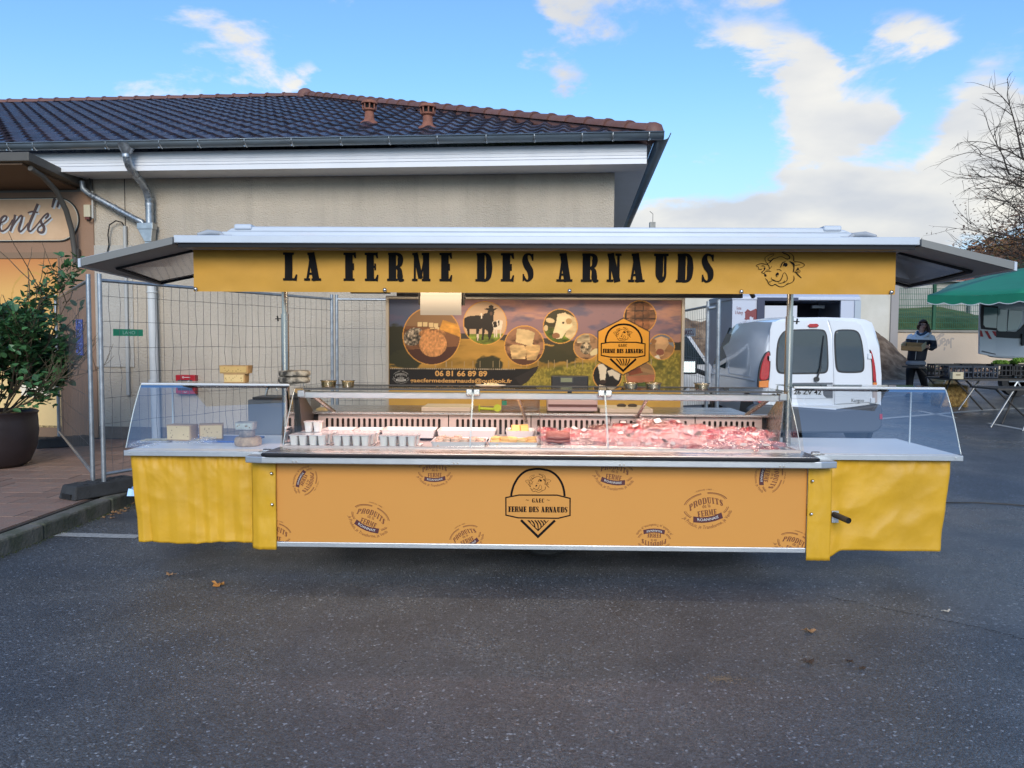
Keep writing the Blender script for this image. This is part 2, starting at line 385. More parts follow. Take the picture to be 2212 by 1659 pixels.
# cracks and the black cable lying on the asphalt
crk = MB(); P = [ong(*p) for p in ((1790, 1290), (1850, 1302), (1925, 1318), (1985, 1330), (2060, 1345), (2140, 1362), (2225, 1385))]
Q = []
for a, b in zip(P, P[1:]):
    for i in range(14): q = a.lerp(b, i / 14); Q.append(q + Vector((random.uniform(-.012, .012), random.uniform(-.012, .012), .004)))
crk.add([q + Vector((0, -.004, 0)) for q in Q] + [q + Vector((0, random.uniform(.001, .004), 0)) for q in Q], [(i, i + 1, len(Q) + i + 1, len(Q) + i) for i in range(len(Q) - 1)])
tag(crk.build('asphalt_crack', mat('crack', (.012, .012, .013), .9)), kind='structure')
cable = MB(); P = [ong(*p) for p in ((1960, 1086), (2060, 1087), (2110, 1087), (2170, 1090), (2240, 1096))]
cable.tube([p + Vector((0, 0, .007)) for p in P], .006, 6)
tag(cable.build('power_cable', mat('cable', (.01, .01, .01), .5), smooth=60), 'thin black cable lying across the asphalt right of the stall skirt', 'cable')

def proj(p):
    v = Vector(p) - CAMLOC; k = v.dot(_f)
    return (1106 + 1659 * v.dot(CR) / k, 829.5 - 1659 * v.dot(CU) / k) if k > .05 else (-9999, 9999)

# pavement on the left
pv = MB(); pv.box(-14, -4.06, 1.0, 13, -.05, .118)
pave = tag(pv.build('pavement', mat('paving_joint', (.06, .05, .042), .9, var=.2, vscale=8)), kind='structure')
pm = mat('paving', (.32, .19, .14), .7, var=.22, vscale=9, bump=.6, bscale=60, objvar=.16, col2=(.20, .15, .12), rvar=.15)
pb = MB(); PW, PL = .40, .25; h = .004
pb.box(-PW / 2 + h, PW / 2 - h, -PL / 2 + h, PL / 2 - h, .09, .130)
pme = pb.mesh('paving_stone', pm)
cand = []
a_ = R_(-3.66)
for j in range(60):
    for i in range(60):
        x = -PW * (i + .5 * (j % 2)) ; y = PL * j
        X, Y = -4.28 + x * math.cos(a_) - (y) * math.sin(a_) * 0 , 3.6 + y
        if X < -11 or Y > 11.3: continue
        px, py = proj((X, Y, .13))
        if -40 < px < 460 and 880 < py < 1640: cand.append((Y, X))
cand.sort()
for Y, X in cand[:300]:
    o = inst(None, pme, 'paving_stone', pave, Matrix.Translation((X, Y, random.uniform(-.003, .002))) @ Matrix.Rotation(random.uniform(-.006, .006), 4, 'Z'))
hpb = MB(); hpb.box(-PW / 4 + h, PW / 4 - h, -PL / 2 + h, PL / 2 - h, .09, .130); hme = hpb.mesh('half_paver', pm)
for j in range(1, 32, 2): inst(None, hme, 'half_paver', pave, Matrix.Translation((-4.18, 3.6 + PL * j, 0)))
rest = MB()
for Y, X in cand[300:]: rest.box(X - PW / 2 + h, X + PW / 2 - h, Y - PL / 2 + h, Y + PL / 2 - h, .09, .130)
if rest.v: tag(rest.build('paving_stones_far', pm, pave), kind='stuff')
kerb = thing('kerb', (-3.95, 6, 0), 'grey concrete kerb edging the paving at the left of the stall', 'kerb'); kerb['kind'] = 'structure'; del kerb['category']; del kerb['label']
km = mat('kerb_concrete', (.20, .185, .155), .85, var=.35, vscale=6, bump=.8, bscale=30, col2=(.07, .075, .05), objvar=.1)
kb = MB(); kb.box(-.07, .07, -.495, .495, -.05, .128)
kme = kb.build('kerb_stone', km, kerb, world=False, bevel=.018); kme.location = (0, -4.5, 0)
for i in range(1, 12):
    c = kme.copy(); COL.objects.link(c); c.location = (random.uniform(-.003, .003) + (0 if i < 7 else -.02 * (i - 6) ** 1.6), -4.5 + i, 0)
# wall-foot strip, moss along the kerb foot, leaves caught there
ms = MB(); random.seed(5)
for k in range(900):
    y = random.uniform(3.5, 9.0); x = -3.875 + abs(random.gauss(0, .022)); s = random.uniform(.004, .013)
    a = random.uniform(0, 3); ms.add([(x, y, .001), (x + s * math.cos(a), y + s * math.sin(a), random.uniform(.002, .012)), (x - s * math.sin(a), y + s * math.cos(a), .003)], [(0, 1, 2)])
tag(ms.build('moss', mat('moss', (.05, .065, .02), .95, var=.4, vscale=20)), 'moss and grit along the foot of the kerb', 'moss', kind='stuff')

# ================================================================== building with tiled hip roof
BA = R_(3.66); COR = Vector((1.174, 10.925, 0)); UD = Vector((math.cos(BA), -math.sin(BA), 0)); VD = Vector((math.sin(BA), math.cos(BA), 0))
def W(u, v, z): return COR + UD * u + VD * v + Vector((0, 0, z))
def Bf(px, py, v=0.):
    D = ray(px, py); t = ((COR + VD * v - CAMLOC).dot(VD)) / D.dot(VD); q = CAMLOC + D * t - COR
    return (q.dot(UD), q.z)
def wbox(mb, u0, u1, v0, v1, z0, z1, mi=None):
    return mb.hexa([W(u0, v0, z0), W(u1, v0, z0), W(u1, v1, z0), W(u0, v1, z0)], [W(u0, v0, z1), W(u1, v0, z1), W(u1, v1, z1), W(u0, v1, z1)], mi)
bld = thing('shop_building', COR, 'low beige rendered building with dark tiled hip roof and white eaves', 'building')
render_m = mat('render_wall', (.52, .45, .36), .9, var=.11, vscale=.7, bump=2.2, bscale=55)
N_ = render_m.node_tree.nodes; L_ = render_m.node_tree.links; bs_ = N_['Principled BSDF']; src_ = bs_.inputs['Base Color'].links[0].from_socket
tx_ = N_.new('ShaderNodeTexCoord'); mp_ = N_.new('ShaderNodeMapping'); mp_.inputs['Scale'].default_value = (3.2, 3.2, .22); L_.new(tx_.outputs['Object'], mp_.inputs[0])
ns_ = N_.new('ShaderNodeTexNoise'); ns_.inputs['Scale'].default_value = 1.6; ns_.inputs['Detail'].default_value = 7; L_.new(mp_.outputs[0], ns_.inputs['Vector'])
rg_ = N_.new('ShaderNodeMapRange'); rg_.inputs[1].default_value = .50; rg_.inputs[2].default_value = .75; rg_.inputs[3].default_value = 1; rg_.inputs[4].default_value = .86; L_.new(ns_.outputs[0], rg_.inputs[0])
mm_ = N_.new('ShaderNodeMix'); mm_.data_type = 'RGBA'; mm_.blend_type = 'MULTIPLY'; mm_.inputs[0].default_value = 1; L_.new(src_, mm_.inputs[6]); L_.new(rg_.outputs[0], mm_.inputs[7]); L_.new(mm_.outputs[2], bs_.inputs['Base Color'])
mb = MB(); wbox(mb, -16, 0, 0, 13.4, -.1, 4.02); mb.build('wall', render_m, bld)
mb = MB(); wbox(mb, -16, 0.012, -.012, 13.4, .1, .30)
mb.build('plinth', mat('plinth', (.20, .16, .13), .9, var=.2, vscale=5, bump=1.5, bscale=50), bld)
mb = MB(); mb.tube([W(-7.2, -.004, 4.0), W(-7.2, -.004, 3.2), W(-7.21, -.004, 2)], .006, 4); mb.build('expansion_joint', mat('joint_dark', (.05, .045, .04), .9), bld)
# roof surfaces
SL = .400; EV = -.62; EZ = 4.33
def RZ(v): return EZ + SL * (v - EV)
APV = 6.75; APU = -(APV) + 0.0
HEu = .50
def hipu(v): return HEu - (v - EV)
AP = W(hipu(APV), APV, RZ(APV)); BACKV = 2 * APV - EV
rf = MB()
tdark = mat('roof_tile', (.030, .034, .060), .30, var=.35, vscale=5, objvar=.4, col2=(.042, .032, .040), bump=.4, bscale=60, rvar=.1)
rf.add([W(-16, EV, EZ - .03), W(HEu, EV, EZ - .03), AP - Vector((0, 0, .03)), W(-16, APV, RZ(APV) - .03), W(HEu, BACKV, EZ - .03), W(-16, BACKV, EZ - .03)],
       [(0, 1, 2, 3), (1, 4, 2), (3, 2, 4, 5)])
roof = rf.build('roof', tdark, bld)
TW, TL = .285, .362
slope = math.atan(SL); cs, sn = math.cos(slope), math.sin(slope)
def tile_prof(n=9):
    P = []
    for i in range(n):
        t = i / (n - 1); z = .012 * math.sin(t * math.pi * 2 + 3.6) + .022 * math.exp(-((t - .70) / .15) ** 2)
        P.append((t * (TW + .012), z))
    return P
tb = MB(); pr_ = tile_prof(); n = len(pr_)
tb.add([(x, 0, z + .030) for x, z in pr_] + [(x, TL + .03, z + .004) for x, z in pr_] + [(x, .006, z + .004) for x, z in pr_],
       [(i, i + 1, n + i + 1, n + i) for i in range(n - 1)] + [(2 * n + i, 2 * n + i + 1, i + 1, i) for i in range(n - 1)])
tme = tb.mesh('tile', tdark, smooth=50)
def roof_frame(u, v):     # local tile axes: x along the eave, y up the slope
    X = UD; Yv = VD * cs + Vector((0, 0, sn)); Z = X.cross(Yv)
    M_ = Matrix((X, Yv, Z)).transposed().to_4x4(); M_.translation = W(u, v, RZ(v)); return M_
nrow = int((APV - EV) / cs / TL); tiles = []
for j in range(nrow + 1):
    v = EV - .05 + j * TL * cs
    if v > APV - .2: continue
    i = 0
    while True:
        u = .50 - i * TW; i += 1
        if u < -15.2: break
        if u + TW > hipu(v + TL * cs) + .20: continue
        p = W(u, v, RZ(v)); px, py = proj(p)
        if px < -40: continue
        tiles.append((p.length, u, v, (hipu(v + TL * cs) - (u + TW)) < .0))
tiles.sort(); T0 = Matrix.Translation(-COR); big = MB()
for k, (_, u, v, _c) in enumerate(tiles):
    M_ = roof_frame(u, v) @ Matrix.Translation((random.uniform(-.003, .003), random.uniform(-.005, .005), random.uniform(-.002, .003)))
    if k < 290: inst(None, tme, 'tile', roof, T0 @ M_)
    else: big.add([M_ @ vv.co for vv in tme.vertices], [tuple(p.vertices) for p in tme.polygons])
tag(big.build('tile_field', tdark, roof, smooth=50), kind='stuff')
# ridge and hip caps
ridge_m = mat('ridge_tile', (.20, .088, .064), .6, var=.25, vscale=8, objvar=.16, bump=.4, bscale=50, col2=(.15, .075, .062))
cb = MB(); prof = [(math.cos(math.pi * k / 8), math.sin(math.pi * k / 8)) for k in range(9)]
Lc = .44
for yy_, r_ in ((0, .145), (.045, .15), (.05, .132), (Lc, .115)):
    cb.v += [(c_ * r_, yy_, s_ * r_ * .8) for c_, s_ in prof]
cb.f = [(q * 9 + i, q * 9 + i + 1, (q + 1) * 9 + i + 1, (q + 1) * 9 + i) for q in range(3) for i in range(8)] + [tuple(range(9))]; cb.mi = [0] * len(cb.f)
cme = cb.mesh('ridge_tile', ridge_m, smooth=50)
def caps(A, B_):
    d = (B_ - A); L_ = d.length; d.normalize(); Xv = d.cross(Vector((0, 0, 1))).normalized(); Zv = Xv.cross(d)
    n_ = int(L_ / .40)
    for k in range(n_ + 1):
        M_ = Matrix((Xv, d, Zv)).transposed().to_4x4(); M_.translation = A + d * (k * .40) + Vector((0, 0, .0))
        inst(None, cme, 'ridge_tile', roof, T0 @ M_)
hb_ = MB(); hb_.tube([W(HEu - .05, EV + .05, EZ - .01), AP + Vector((0, 0, -.03))], .105, 10); hb_.build('hip_mortar', ridge_m, roof)
caps(W(HEu - .03, EV + .03, EZ + .05), AP + Vector((0, 0, .03)))
caps(W(-15.8, APV, RZ(APV) - .0), W(hipu(APV) - .1, APV, RZ(APV) - .0))
mb = MB(); mb.lathe([(.0, .15), (.09, .14), (.16, .09), (.19, .02), (.19, -.08)], AP + Vector((0, 0, .04)), 16)
mb.build('hip_cap', ridge_m, roof, smooth=50)
mb = MB(); mb.lathe([(.0, .105), (.06, .10), (.115, .07), (.14, .0), (.14, -.06)], W(HEu - .03, EV + .03, EZ + .06), 16)
mb.build('hip_end', ridge_m, roof, smooth=50)
# two terracotta vents
vent_m = mat('terracotta', (.27, .105, .065), .75, var=.25, vscale=10, bump=.4)
dark_m = mat('void_dark', (.008, .008, .008), .9)
for px, py, vv in ((798, 266, 2.0), (924, 277, 1.75)):
    a0, b0 = 0., 6.
    for _ in range(30):
        vv = (a0 + b0) / 2; u, z = Bf(px, py, vv)
        if z > RZ(vv): a0 = vv
        else: b0 = vv
    z = RZ(vv) + .04; c = W(u, vv, z)
    mb = MB(); c = c - Vector((0, 0, .02)); KV = .70
    mb.lathe([(a * KV, b * KV) for a, b in [(.24, -.14), (.20, -.02), (.125, .03), (.11, .10), (.105, .22), (.15, .25), (.155, .28)]], c, 18)
    vt = mb.build('roof_vent', vent_m, roof, smooth=45)
    mb = MB(); mb.lathe([(.10 * KV, .28 * KV), (.10 * KV, .41 * KV)], c, 14, mi=1)
    for k in range(8):
        t = math.pi * (k + .3) / 4; e = Vector((math.cos(t), math.sin(t), 0)); mb.tube([c + e * .145 * KV + Vector((0, 0, .27 * KV)), c + e * .155 * KV + Vector((0, 0, .42 * KV))], .012, 5, mi=0)
    mb.lathe([(a * KV, b * KV) for a, b in [(.185, .395), (.19, .42), (.16, .465), (.06, .49), (0, .495)]], c, 18, mi=0)
    mb.build('vent_cowl', [vent_m, dark_m], roof, smooth=45)
# eaves: fascia board profile, soffit, gutter, clips
pvc = mat('white_pvc', (.76, .78, .82), .45, var=.03, vscale=2)
def extr(mb, prof, A, B_, axis_v, up=Vector((0, 0, 1))):   # prof: (offset along axis_v, z)
    pa = [A + axis_v * a + up * b for a, b in prof]; pb_ = [B_ + axis_v * a + up * b for a, b in prof]; n_ = len(prof)
    mb.add(pa + pb_, [(i, i + 1, n_ + i + 1, n_ + i) for i in range(n_ - 1)])
fpr = [(.0, .262), (-.0, .165), (.008, .163), (.008, .153), (0, .151), (0, .118), (.010, .116), (.010, .104), (-.004, .102), (-.004, .080), (.012, .078), (.012, .068), (-.014, .066), (-.014, 0), (.02, -.004), (.5, .0)]
mb = MB(); extr(mb, fpr, W(-16, -.5, 3.985), W(.40, -.5, 3.985), VD); mb.v = mb.v; mb.build('fascia_board', pvc, bld)
mb = MB(); extr(mb, [(-a, b) for a, b in fpr[:-1]] + [(-.40, 0)], W(.40, -.5, 3.985), W(.40, 14, 3.985), UD)
mb.build('fascia_board', pvc, bld)
gut = mat('zinc', (.21, .25, .28), .42, metal=.55, var=.22, vscale=3, rvar=.12, col2=(.16, .20, .235))
gp = [(.085 * math.cos(t), .085 * math.sin(t)) for t in [math.pi + math.pi * k / 10 for k in range(11)]]
gp = [(-.093, .008), (-.097, -.004), (-.088, -.006)] + gp
mb = MB(); extr(mb, gp, W(-16, EV - .06, 4.335), W(HEu + .1, EV - .06, 4.335), VD); g1 = mb.build('gutter', gut, bld, smooth=60)
g1.modifiers.new('thick', 'SOLIDIFY').thickness = .004
mb = MB(); extr(mb, [(-a, b) for a, b in gp], W(HEu + .1, EV - .06, 4.335), W(HEu + .1, 14, 4.335), UD); g2 = mb.build('gutter', gut, bld, smooth=60)
g2.modifiers.new('thick', 'SOLIDIFY').thickness = .004
clipm = mat('galvanised', (.55, .57, .58), .35, metal=.9, var=.2, vscale=20)
for px in (347, 431, 531, 632, 738, 842, 946, 1051, 1155, 1258, 1324, 1402, 232, 75, 20):
    u, z = Bf(px, 300, EV - .1); mb = MB()
    mb.tube([W(u, EV - .06 + a * 1.04, 4.335 + b * 1.04) for a, b in gp[3:9]], .009, 5); mb.cyl(W(u, EV - .17, 4.24), W(u + .008, EV - .16, 4.225), .012, n=6); mb.build('gutter_clip', clipm, bld)
mb = MB(); mb.quad(W(0, -.45, 4.0), W(.42, -.45, 4.0), W(.42, 14, 4.0), W(0, 14, 4.0)); mb.quad(W(-16, -.45, 4.0), W(0, -.45, 4.0), W(0, .05, 4.0), W(-16, .05, 4.0))
mb.build('soffit', pvc, bld)
# rain pipes
zp = mat('zinc_pipe', (.34, .37, .40), .38, metal=.75, var=.35, vscale=14, rvar=.15)
wp = mat('white_pipe', (.58, .59, .58), .45, var=.05, vscale=4)
mb = MB(); U0 = -6.75
path = [(-.68, 4.22), (-.66, 4.10), (-.62, 4.03), (-.50, 3.95), (-.32, 3.87), (-.20, 3.78), (-.14, 3.66), (-.13, 3.5), (-.13, 3.30)]
mb.tube([W(U0, a, b) for a, b in path], .055, 14)
mb.lathe([(.13, .0), (.10, -.05), (.06, -.13)], W(U0, -.67, 4.31), 12)
for a, b in ((-.68, 4.13), (-.13, 3.64), (-.13, 3.56)): mb.lathe([(.06, 0), (.062, .02), (.06, .04)], W(U0, a, b), 12)
dp = mb.build('downpipe', zp, bld, smooth=50)
mb = MB(); mb.tube([W(-7.78, -.13, 3.93), W(-7.76, -.13, 3.82), W(-7.68, -.13, 3.75), W(-6.98, -.13, 3.385), W(-6.86, -.13, 3.33), W(-6.83, -.13, 3.27)], .042, 12)
for t in (.12, .55): c = W(-7.68, -.13, 3.75).lerp(W(-6.98, -.13, 3.385), t); mb.cyl(c, c + UD * .02 - Vector((0, 0, .012)), .05, n=12)
mb.build('downpipe', zp, bld, smooth=50)
mb = MB(); mb.hexa([W(-6.80, -.19, 3.04), W(-6.70, -.19, 3.04), W(-6.70, -.07, 3.04), W(-6.80, -.07, 3.04)], [W(-6.90, -.19, 3.22), W(-6.68, -.19, 3.22), W(-6.68, -.07, 3.22), W(-6.90, -.07, 3.22)])
wbox(mb, -6.91, -6.67, -.195, -.065, 3.22, 3.31); wbox(mb, -6.80, -6.70, -.18, -.08, 2.93, 3.04); mb.build('rain_hopper', mat('bright_tin', (.42, .44, .44), .35, metal=.8, var=.15, vscale=10), bld, bevel=.004)
mb = MB(); mb.tube([W(-6.75, -.11, 3.0), W(-6.75, -.11, 2.45)], .048, 14); mb.tube([W(-6.75, -.11, 2.47), W(-6.72, -.11, .14)], .062, 14)
for z in (2.47, 2.30, 1.0, .98): mb.lathe([(.072, 0), (.075, .012), (.072, .05 if z > 2.4 else .02)], W(-6.745, -.11, z), 14)
mb.build('downpipe', wp, bld, smooth=50)
mb = MB(); mb.tube([W(-7.19, -.035, 3.29), W(-7.19, -.035, .78)], .028, 8); mb.build('conduit', mat('grey_conduit', (.42, .42, .40), .5), bld, smooth=60)
mb = MB(); mb.tube([W(-7.19, -.04, 3.27), W(-7.22, -.06, 3.34), W(-7.30, -.08, 3.36), W(-7.40, -.08, 3.30), W(-7.44, -.06, 3.16), W(-7.44, -.04, 3.02), W(-7.47, -.04, 2.9)], .010, 6)
mb.build('loose_cable', mat('cable', (.01, .01, .01), .5), bld, smooth=60)
# brown shop front with its signs
brown = mat('brown_paint', (.30, .18, .115), .8, var=.05, vscale=2, bump=.5, bscale=50)
mb = MB(); wbox(mb, -16, -9.42, -.02, 0, .13, 3.80); wbox(mb, -8.24, -7.69, -.02, 0, .13, 3.80); wbox(mb, -9.42, -8.24, -.02, 0, 2.91, 3.80)
mb.build('shop_front', brown, bld)
mb = MB(); wbox(mb, -7.76, -7.10, -.018, 0, 1.2, 3.01); mb.build('patched_render', mat('patched_render', (.46, .43, .38), .9, var=.06, bump=1.5, bscale=60), bld)
mb = MB(); wbox(mb, -16, -7.69, -.018, 0, 3.80, 4.0); mb.build('grey_band', mat('grey_band', (.16, .145, .125), .85, var=.08), bld)
# printed colour sheet: a fine mesh carrying painted colours
def sheet_mat(name='printed_sheet', rough=.5, spec=.4):
    if name in MATS: return MATS[name]
    m = bpy.data.materials.new(name); m.use_nodes = True; b = m.node_tree.nodes['Principled BSDF']; b.inputs['Roughness'].default_value = rough; b.inputs['Specular IOR Level'].default_value = spec
    a = m.node_tree.nodes.new('ShaderNodeAttribute'); a.attribute_name = 'print'; m.node_tree.links.new(a.outputs['Color'], b.inputs['Base Color']); MATS[name] = m; return m
def srgb2lin(img): return np.where(img <= .04045, img / 12.92, ((img + .055) / 1.055) ** 2.4)
def printed(name, img, fn, parent, rough=.5):     # img: rows from the top, sRGB; fn(s,t)->point, s,t in 0..1 (t up)
    H, Wd = img.shape[:2]; ss = np.linspace(0, 1, Wd); tt = np.linspace(1, 0, H)
    P0 = np.array(fn(0, 0)); Pu = np.array(fn(1, 0)) - P0; Pv = np.array(fn(0, 1)) - P0
    S, T = np.meshgrid(ss, tt); co = P0 + S[..., None] * Pu + T[..., None] * Pv - np.array(wloc(parent))
    idx = np.arange(H * Wd).reshape(H, Wd); q = np.stack([idx[1:, :-1], idx[1:, 1:], idx[:-1, 1:], idx[:-1, :-1]], -1).reshape(-1, 4)
    me = bpy.data.meshes.new(name); me.vertices.add(H * Wd); me.vertices.foreach_set('co', co.reshape(-1)); me.loops.add(q.size); me.loops.foreach_set('vertex_index', q.reshape(-1))
    me.polygons.add(len(q)); me.polygons.foreach_set('loop_start', np.arange(len(q)) * 4); me.update(calc_edges=True)
    ca = me.color_attributes.new('print', 'FLOAT_COLOR', 'POINT'); rgba = np.ones((H * Wd, 4)); rgba[:, :3] = srgb2lin(np.clip(img, 0, 1)).reshape(-1, 3); ca.data.foreach_set('color', rgba.reshape(-1))
    me.materials.append(sheet_mat(rough=rough)); o = bpy.data.objects.new(name, me); COL.objects.link(o); o.parent = parent; return o
def hexc(h): return np.array([int(h[i:i + 2], 16) / 255 for i in (1, 3, 5)])
def in_poly(X, Y, P):
    ins = np.zeros(X.shape, bool); n = len(P)
    for i in range(n):
        x0, y0 = P[i]; x1, y1 = P[(i + 1) % n]
        if y0 == y1: continue
        c = ((y0 > Y) != (y1 > Y)) & (X < (x1 - x0) * (Y - y0) / (y1 - y0) + x0); ins ^= c
    return ins
# door poster
img = np.zeros((120, 56, 3)); Yg, Xg = np.mgrid[0:120, 0:56] / 1.0; t = Yg / 119
c0, c1, c2 = hexc('#c98349'), hexc('#e0ad62'), hexc('#e9c98e')
img[:] = c0; k = np.clip(t * 5, 0, 1)[..., None]; img = img * (1 - k) + c1 * k; k = np.clip((t - .3) * 2.2, 0, 1)[..., None]; img = img * (1 - k) + c2 * k
arch = np.abs(np.hypot((Xg - 33) / 17, np.minimum(0, Yg - 28) / 18) - 1) < .035; img[arch & (Yg < 60)] = hexc('#c99a4e')
img[in_poly(Xg, Yg, [(24, 62), (40, 58), (52, 64), (50, 76), (36, 74), (26, 72)])] = hexc('#f2e6cf')
img[in_poly(Xg, Yg, [(20, 88), (46, 84), (52, 92), (40, 98), (22, 96)])] = hexc('#f2e6cf')
mb = MB(); wbox(mb, -9.42, -8.24, -.006, -.003, .13, 2.91); mb.build('door_leaf', mat('door_white', (.6, .6, .58), .5), bld)
mb = MB()
for u0, u1, z0, z1 in ((-9.42, -9.33, .13, 2.91), (-8.262, -8.24, .13, 2.91), (-9.33, -8.262, .13, .27), (-9.33, -8.262, 2.82, 2.91)): wbox(mb, u0, u1, -.030, -.006, z0, z1)
mb.build('door_frame', mat('frame_brown', (.24, .15, .09), .6), bld)
pst = printed('door_poster', img, lambda s, t: W(-9.33 + s * 1.068, -.012, .27 + t * 2.55), bld)
ikb = mat('script_brown', (.10, .045, .035), .6)
ik = Ink(W(-9.05, -.012, 2.02), UD, Vector((0, 0, 1)), -VD, .003)
for k_, (s_, du, dz, wd_) in enumerate((("Je suis un artisan", 0, 0, .78), ("boulanger", .3, -.45, .42), ("artisanal", .35, -.62, .3), ("maison", .45, -1.16, .3))):
    ink_text(ik, s_, du, dz, wd_, .06, .004, fn=lambda a, b, du=du, dz=dz, wd_=wd_: (du + a * wd_ + b * .35, dz + b + a * wd_ * .10))
ik.m.build('poster_lettering', ikb, bld)
# oval sign with script lettering
sg = MB(); zc_, zr, ue, ul = 3.392, .325, -8.22, -11.5
pl = [(ul, zc_ - zr)] + [(ue + zr * math.cos(t), zc_ + zr * math.sin(t)) for t in [math.pi * (k / 24 - .5) for k in range(25)]] + [(ul, zc_ + zr)]
sg.prism(pl, lambda a, b, d: W(a, d, b), -.025, -.045); sg.prism([(ul, -zr * .955 + zc_)] + [(ue + zr * .955 * math.cos(t), zc_ + zr * .955 * math.sin(t)) for t in [math.pi * (k / 24 - .5) for k in range(25)]] + [(ul, zc_ + zr * .955)], lambda a, b, d: W(a, d, b), -.044, -.048, mi=1)
sg.prism([(ul, -zr * .925 + zc_)] + [(ue + zr * .925 * math.cos(t), zc_ + zr * .925 * math.sin(t)) for t in [math.pi * (k / 24 - .5) for k in range(25)]] + [(ul, zc_ + zr * .925)], lambda a, b, d: W(a, d, b), -.047, -.052, mi=2)
sgo = sg.build('shop_sign', [mat('sign_black', (.02, .018, .015), .5), mat('sign_cream', (.72, .66, .52), .5), mat('sign_peach', (.55, .34, .19), .5, var=.12, vscale=1.2, col2=(.60, .40, .24))], bld); fix_normals(sgo)
def script_ink(shift, w_add, mi, ink):
    def S(pts, w0, sm_=6):
        Q = [Bf((a * 420 / 1584) / 1.8083, (560 + b * 420 / 1584) / 1.8083, -.055) for a, b in pts]
        ink.stroke([(u + shift[0], z + shift[1]) for u, z in Q], [x + w_add for x in w0] if isinstance(w0, list) else w0 + w_add, smooth=sm_, mi=mi)
    S([(-120, 1230), (-40, 1190), (20, 1170), (80, 1130), (100, 1085), (70, 1070), (30, 1100), (0, 1170), (-10, 1240), (20, 1290), (70, 1280), (130, 1220), (190, 1120)], [.02, .02, .022, .024, .03, .03, .036, .044, .044, .036, .024, .02, .02])
    S([(225, 1050), (205, 1150), (150, 1295)], [.038, .042, .04]); S([(150, 1295), (215, 1180), (290, 1080), (330, 1065)], [.02, .022, .028, .034])
    S([(335, 1065), (310, 1160), (280, 1260), (300, 1300), (350, 1260), (420, 1170)], [.034, .042, .042, .034, .022, .02])
    S([(560, 890), (500, 1030), (430, 1200), (420, 1270), (450, 1295), (510, 1240), (570, 1170)], [.042, .046, .046, .042, .03, .02, .02]); S([(410, 1025), (480, 1005), (560, 1020)], [.022, .028, .024])
    S([(570, 1170), (640, 1080), (700, 1035), (710, 1065), (670, 1110)], [.02, .022, .03, .036, .03]); S([(600, 1120), (615, 1180), (650, 1240), (640, 1300), (600, 1315), (560, 1290), (570, 1240), (640, 1190), (700, 1140), (755, 1090)], [.03, .044, .046, .042, .036, .032, .026, .022, .022, .02])
    S([(810, 810), (790, 870), (770, 945)], [.046, .044, .03]); S([(885, 810), (868, 870), (845, 945)], [.046, .044, .03])
ik = Ink((COR + VD * -.0), UD, Vector((0, 0, 1)), -VD, .055); script_ink((.022, -.020), .004, 1, ik); ik.off = .0575; script_ink((0, 0), 0, 0, ik)
ik.m.build('sign_lettering', [mat('script_choc', (.085, .05, .045), .6), mat('script_shadow', (.55, .56, .56), .6)], bld)
# steel porch canopy over the shop door, its curved bracket, junction box
st = mat('dark_steel', (.10, .092, .08), .55, metal=.2, var=.1)
aw = thing('porch_canopy', W(-8.5, -.5, 4.0), 'dark steel porch canopy above the peach shop sign at the left', 'canopy')
mb = MB(); mb.hexa([W(-12, -1.12, 4.00), W(-7.86, -1.12, 4.00), W(-7.80, -.03, 3.86), W(-12, -.03, 3.86)], [W(-12, -1.12, 4.12), W(-7.86, -1.12, 4.12), W(-7.80, -.03, 3.98), W(-12, -.03, 3.98)]); mb.build('canopy_frame', st, aw, bevel=.008)
mb = MB(); mb.hexa([W(-12, -1.06, 3.965), W(-8.0, -1.06, 3.965), W(-7.92, -.03, 3.83), W(-12, -.03, 3.83)], [W(-12, -1.06, 3.998), W(-8.0, -1.06, 3.998), W(-7.92, -.03, 3.858), W(-12, -.03, 3.858)]); mb.build('canopy_underside', mat('ply_brown', (.14, .085, .05), .7), aw)
def bracket(u):
    mb = MB(); pts = [W(u, -1.0, 3.93), W(u, -.76, 3.87), W(u, -.48, 3.72), W(u, -.28, 3.48), W(u, -.17, 3.22), W(u, -.12, 2.95), W(u, -.10, 2.74)]
    mb.tube(pts, .038, 8); mb.tube([W(u, -.075, 2.95), W(u, -.075, 2.72)], .05, 8); return mb
bracket(-7.93).build('curved_bracket', st, aw, smooth=50)
jb = thing('junction_box', W(-7.75, -.05, 3.5), 'small cream junction box with loose wires beside the peach shop sign', 'junction box')
mb = MB(); wbox(mb, -7.80, -7.70, -.08, -.02, 3.42, 3.60); mb.build('housing', mat('cream_box', (.55, .50, .36), .5), jb, bevel=.006)
mb = MB(); wbox(mb, -7.785, -7.72, -.07, -.02, 3.385, 3.42); mb.build('terminal', mat('maroon', (.12, .03, .025), .5), jb)
mb = MB(); mb.tube([W(-7.66, -.07, 3.80), W(-7.665, -.07, 3.40)], .014, 6); mb.tube([W(-7.665, -.07, 3.41), W(-7.70, -.09, 3.365), W(-7.75, -.07, 3.38)], .010, 6, mi=1); mb.tube([W(-7.665, -.07, 3.8), W(-7.70, -.08, 4.0)], .008, 5, mi=1); mb.build('wiring', [MATS['grey_conduit'], MATS['cable']], jb, smooth=60)
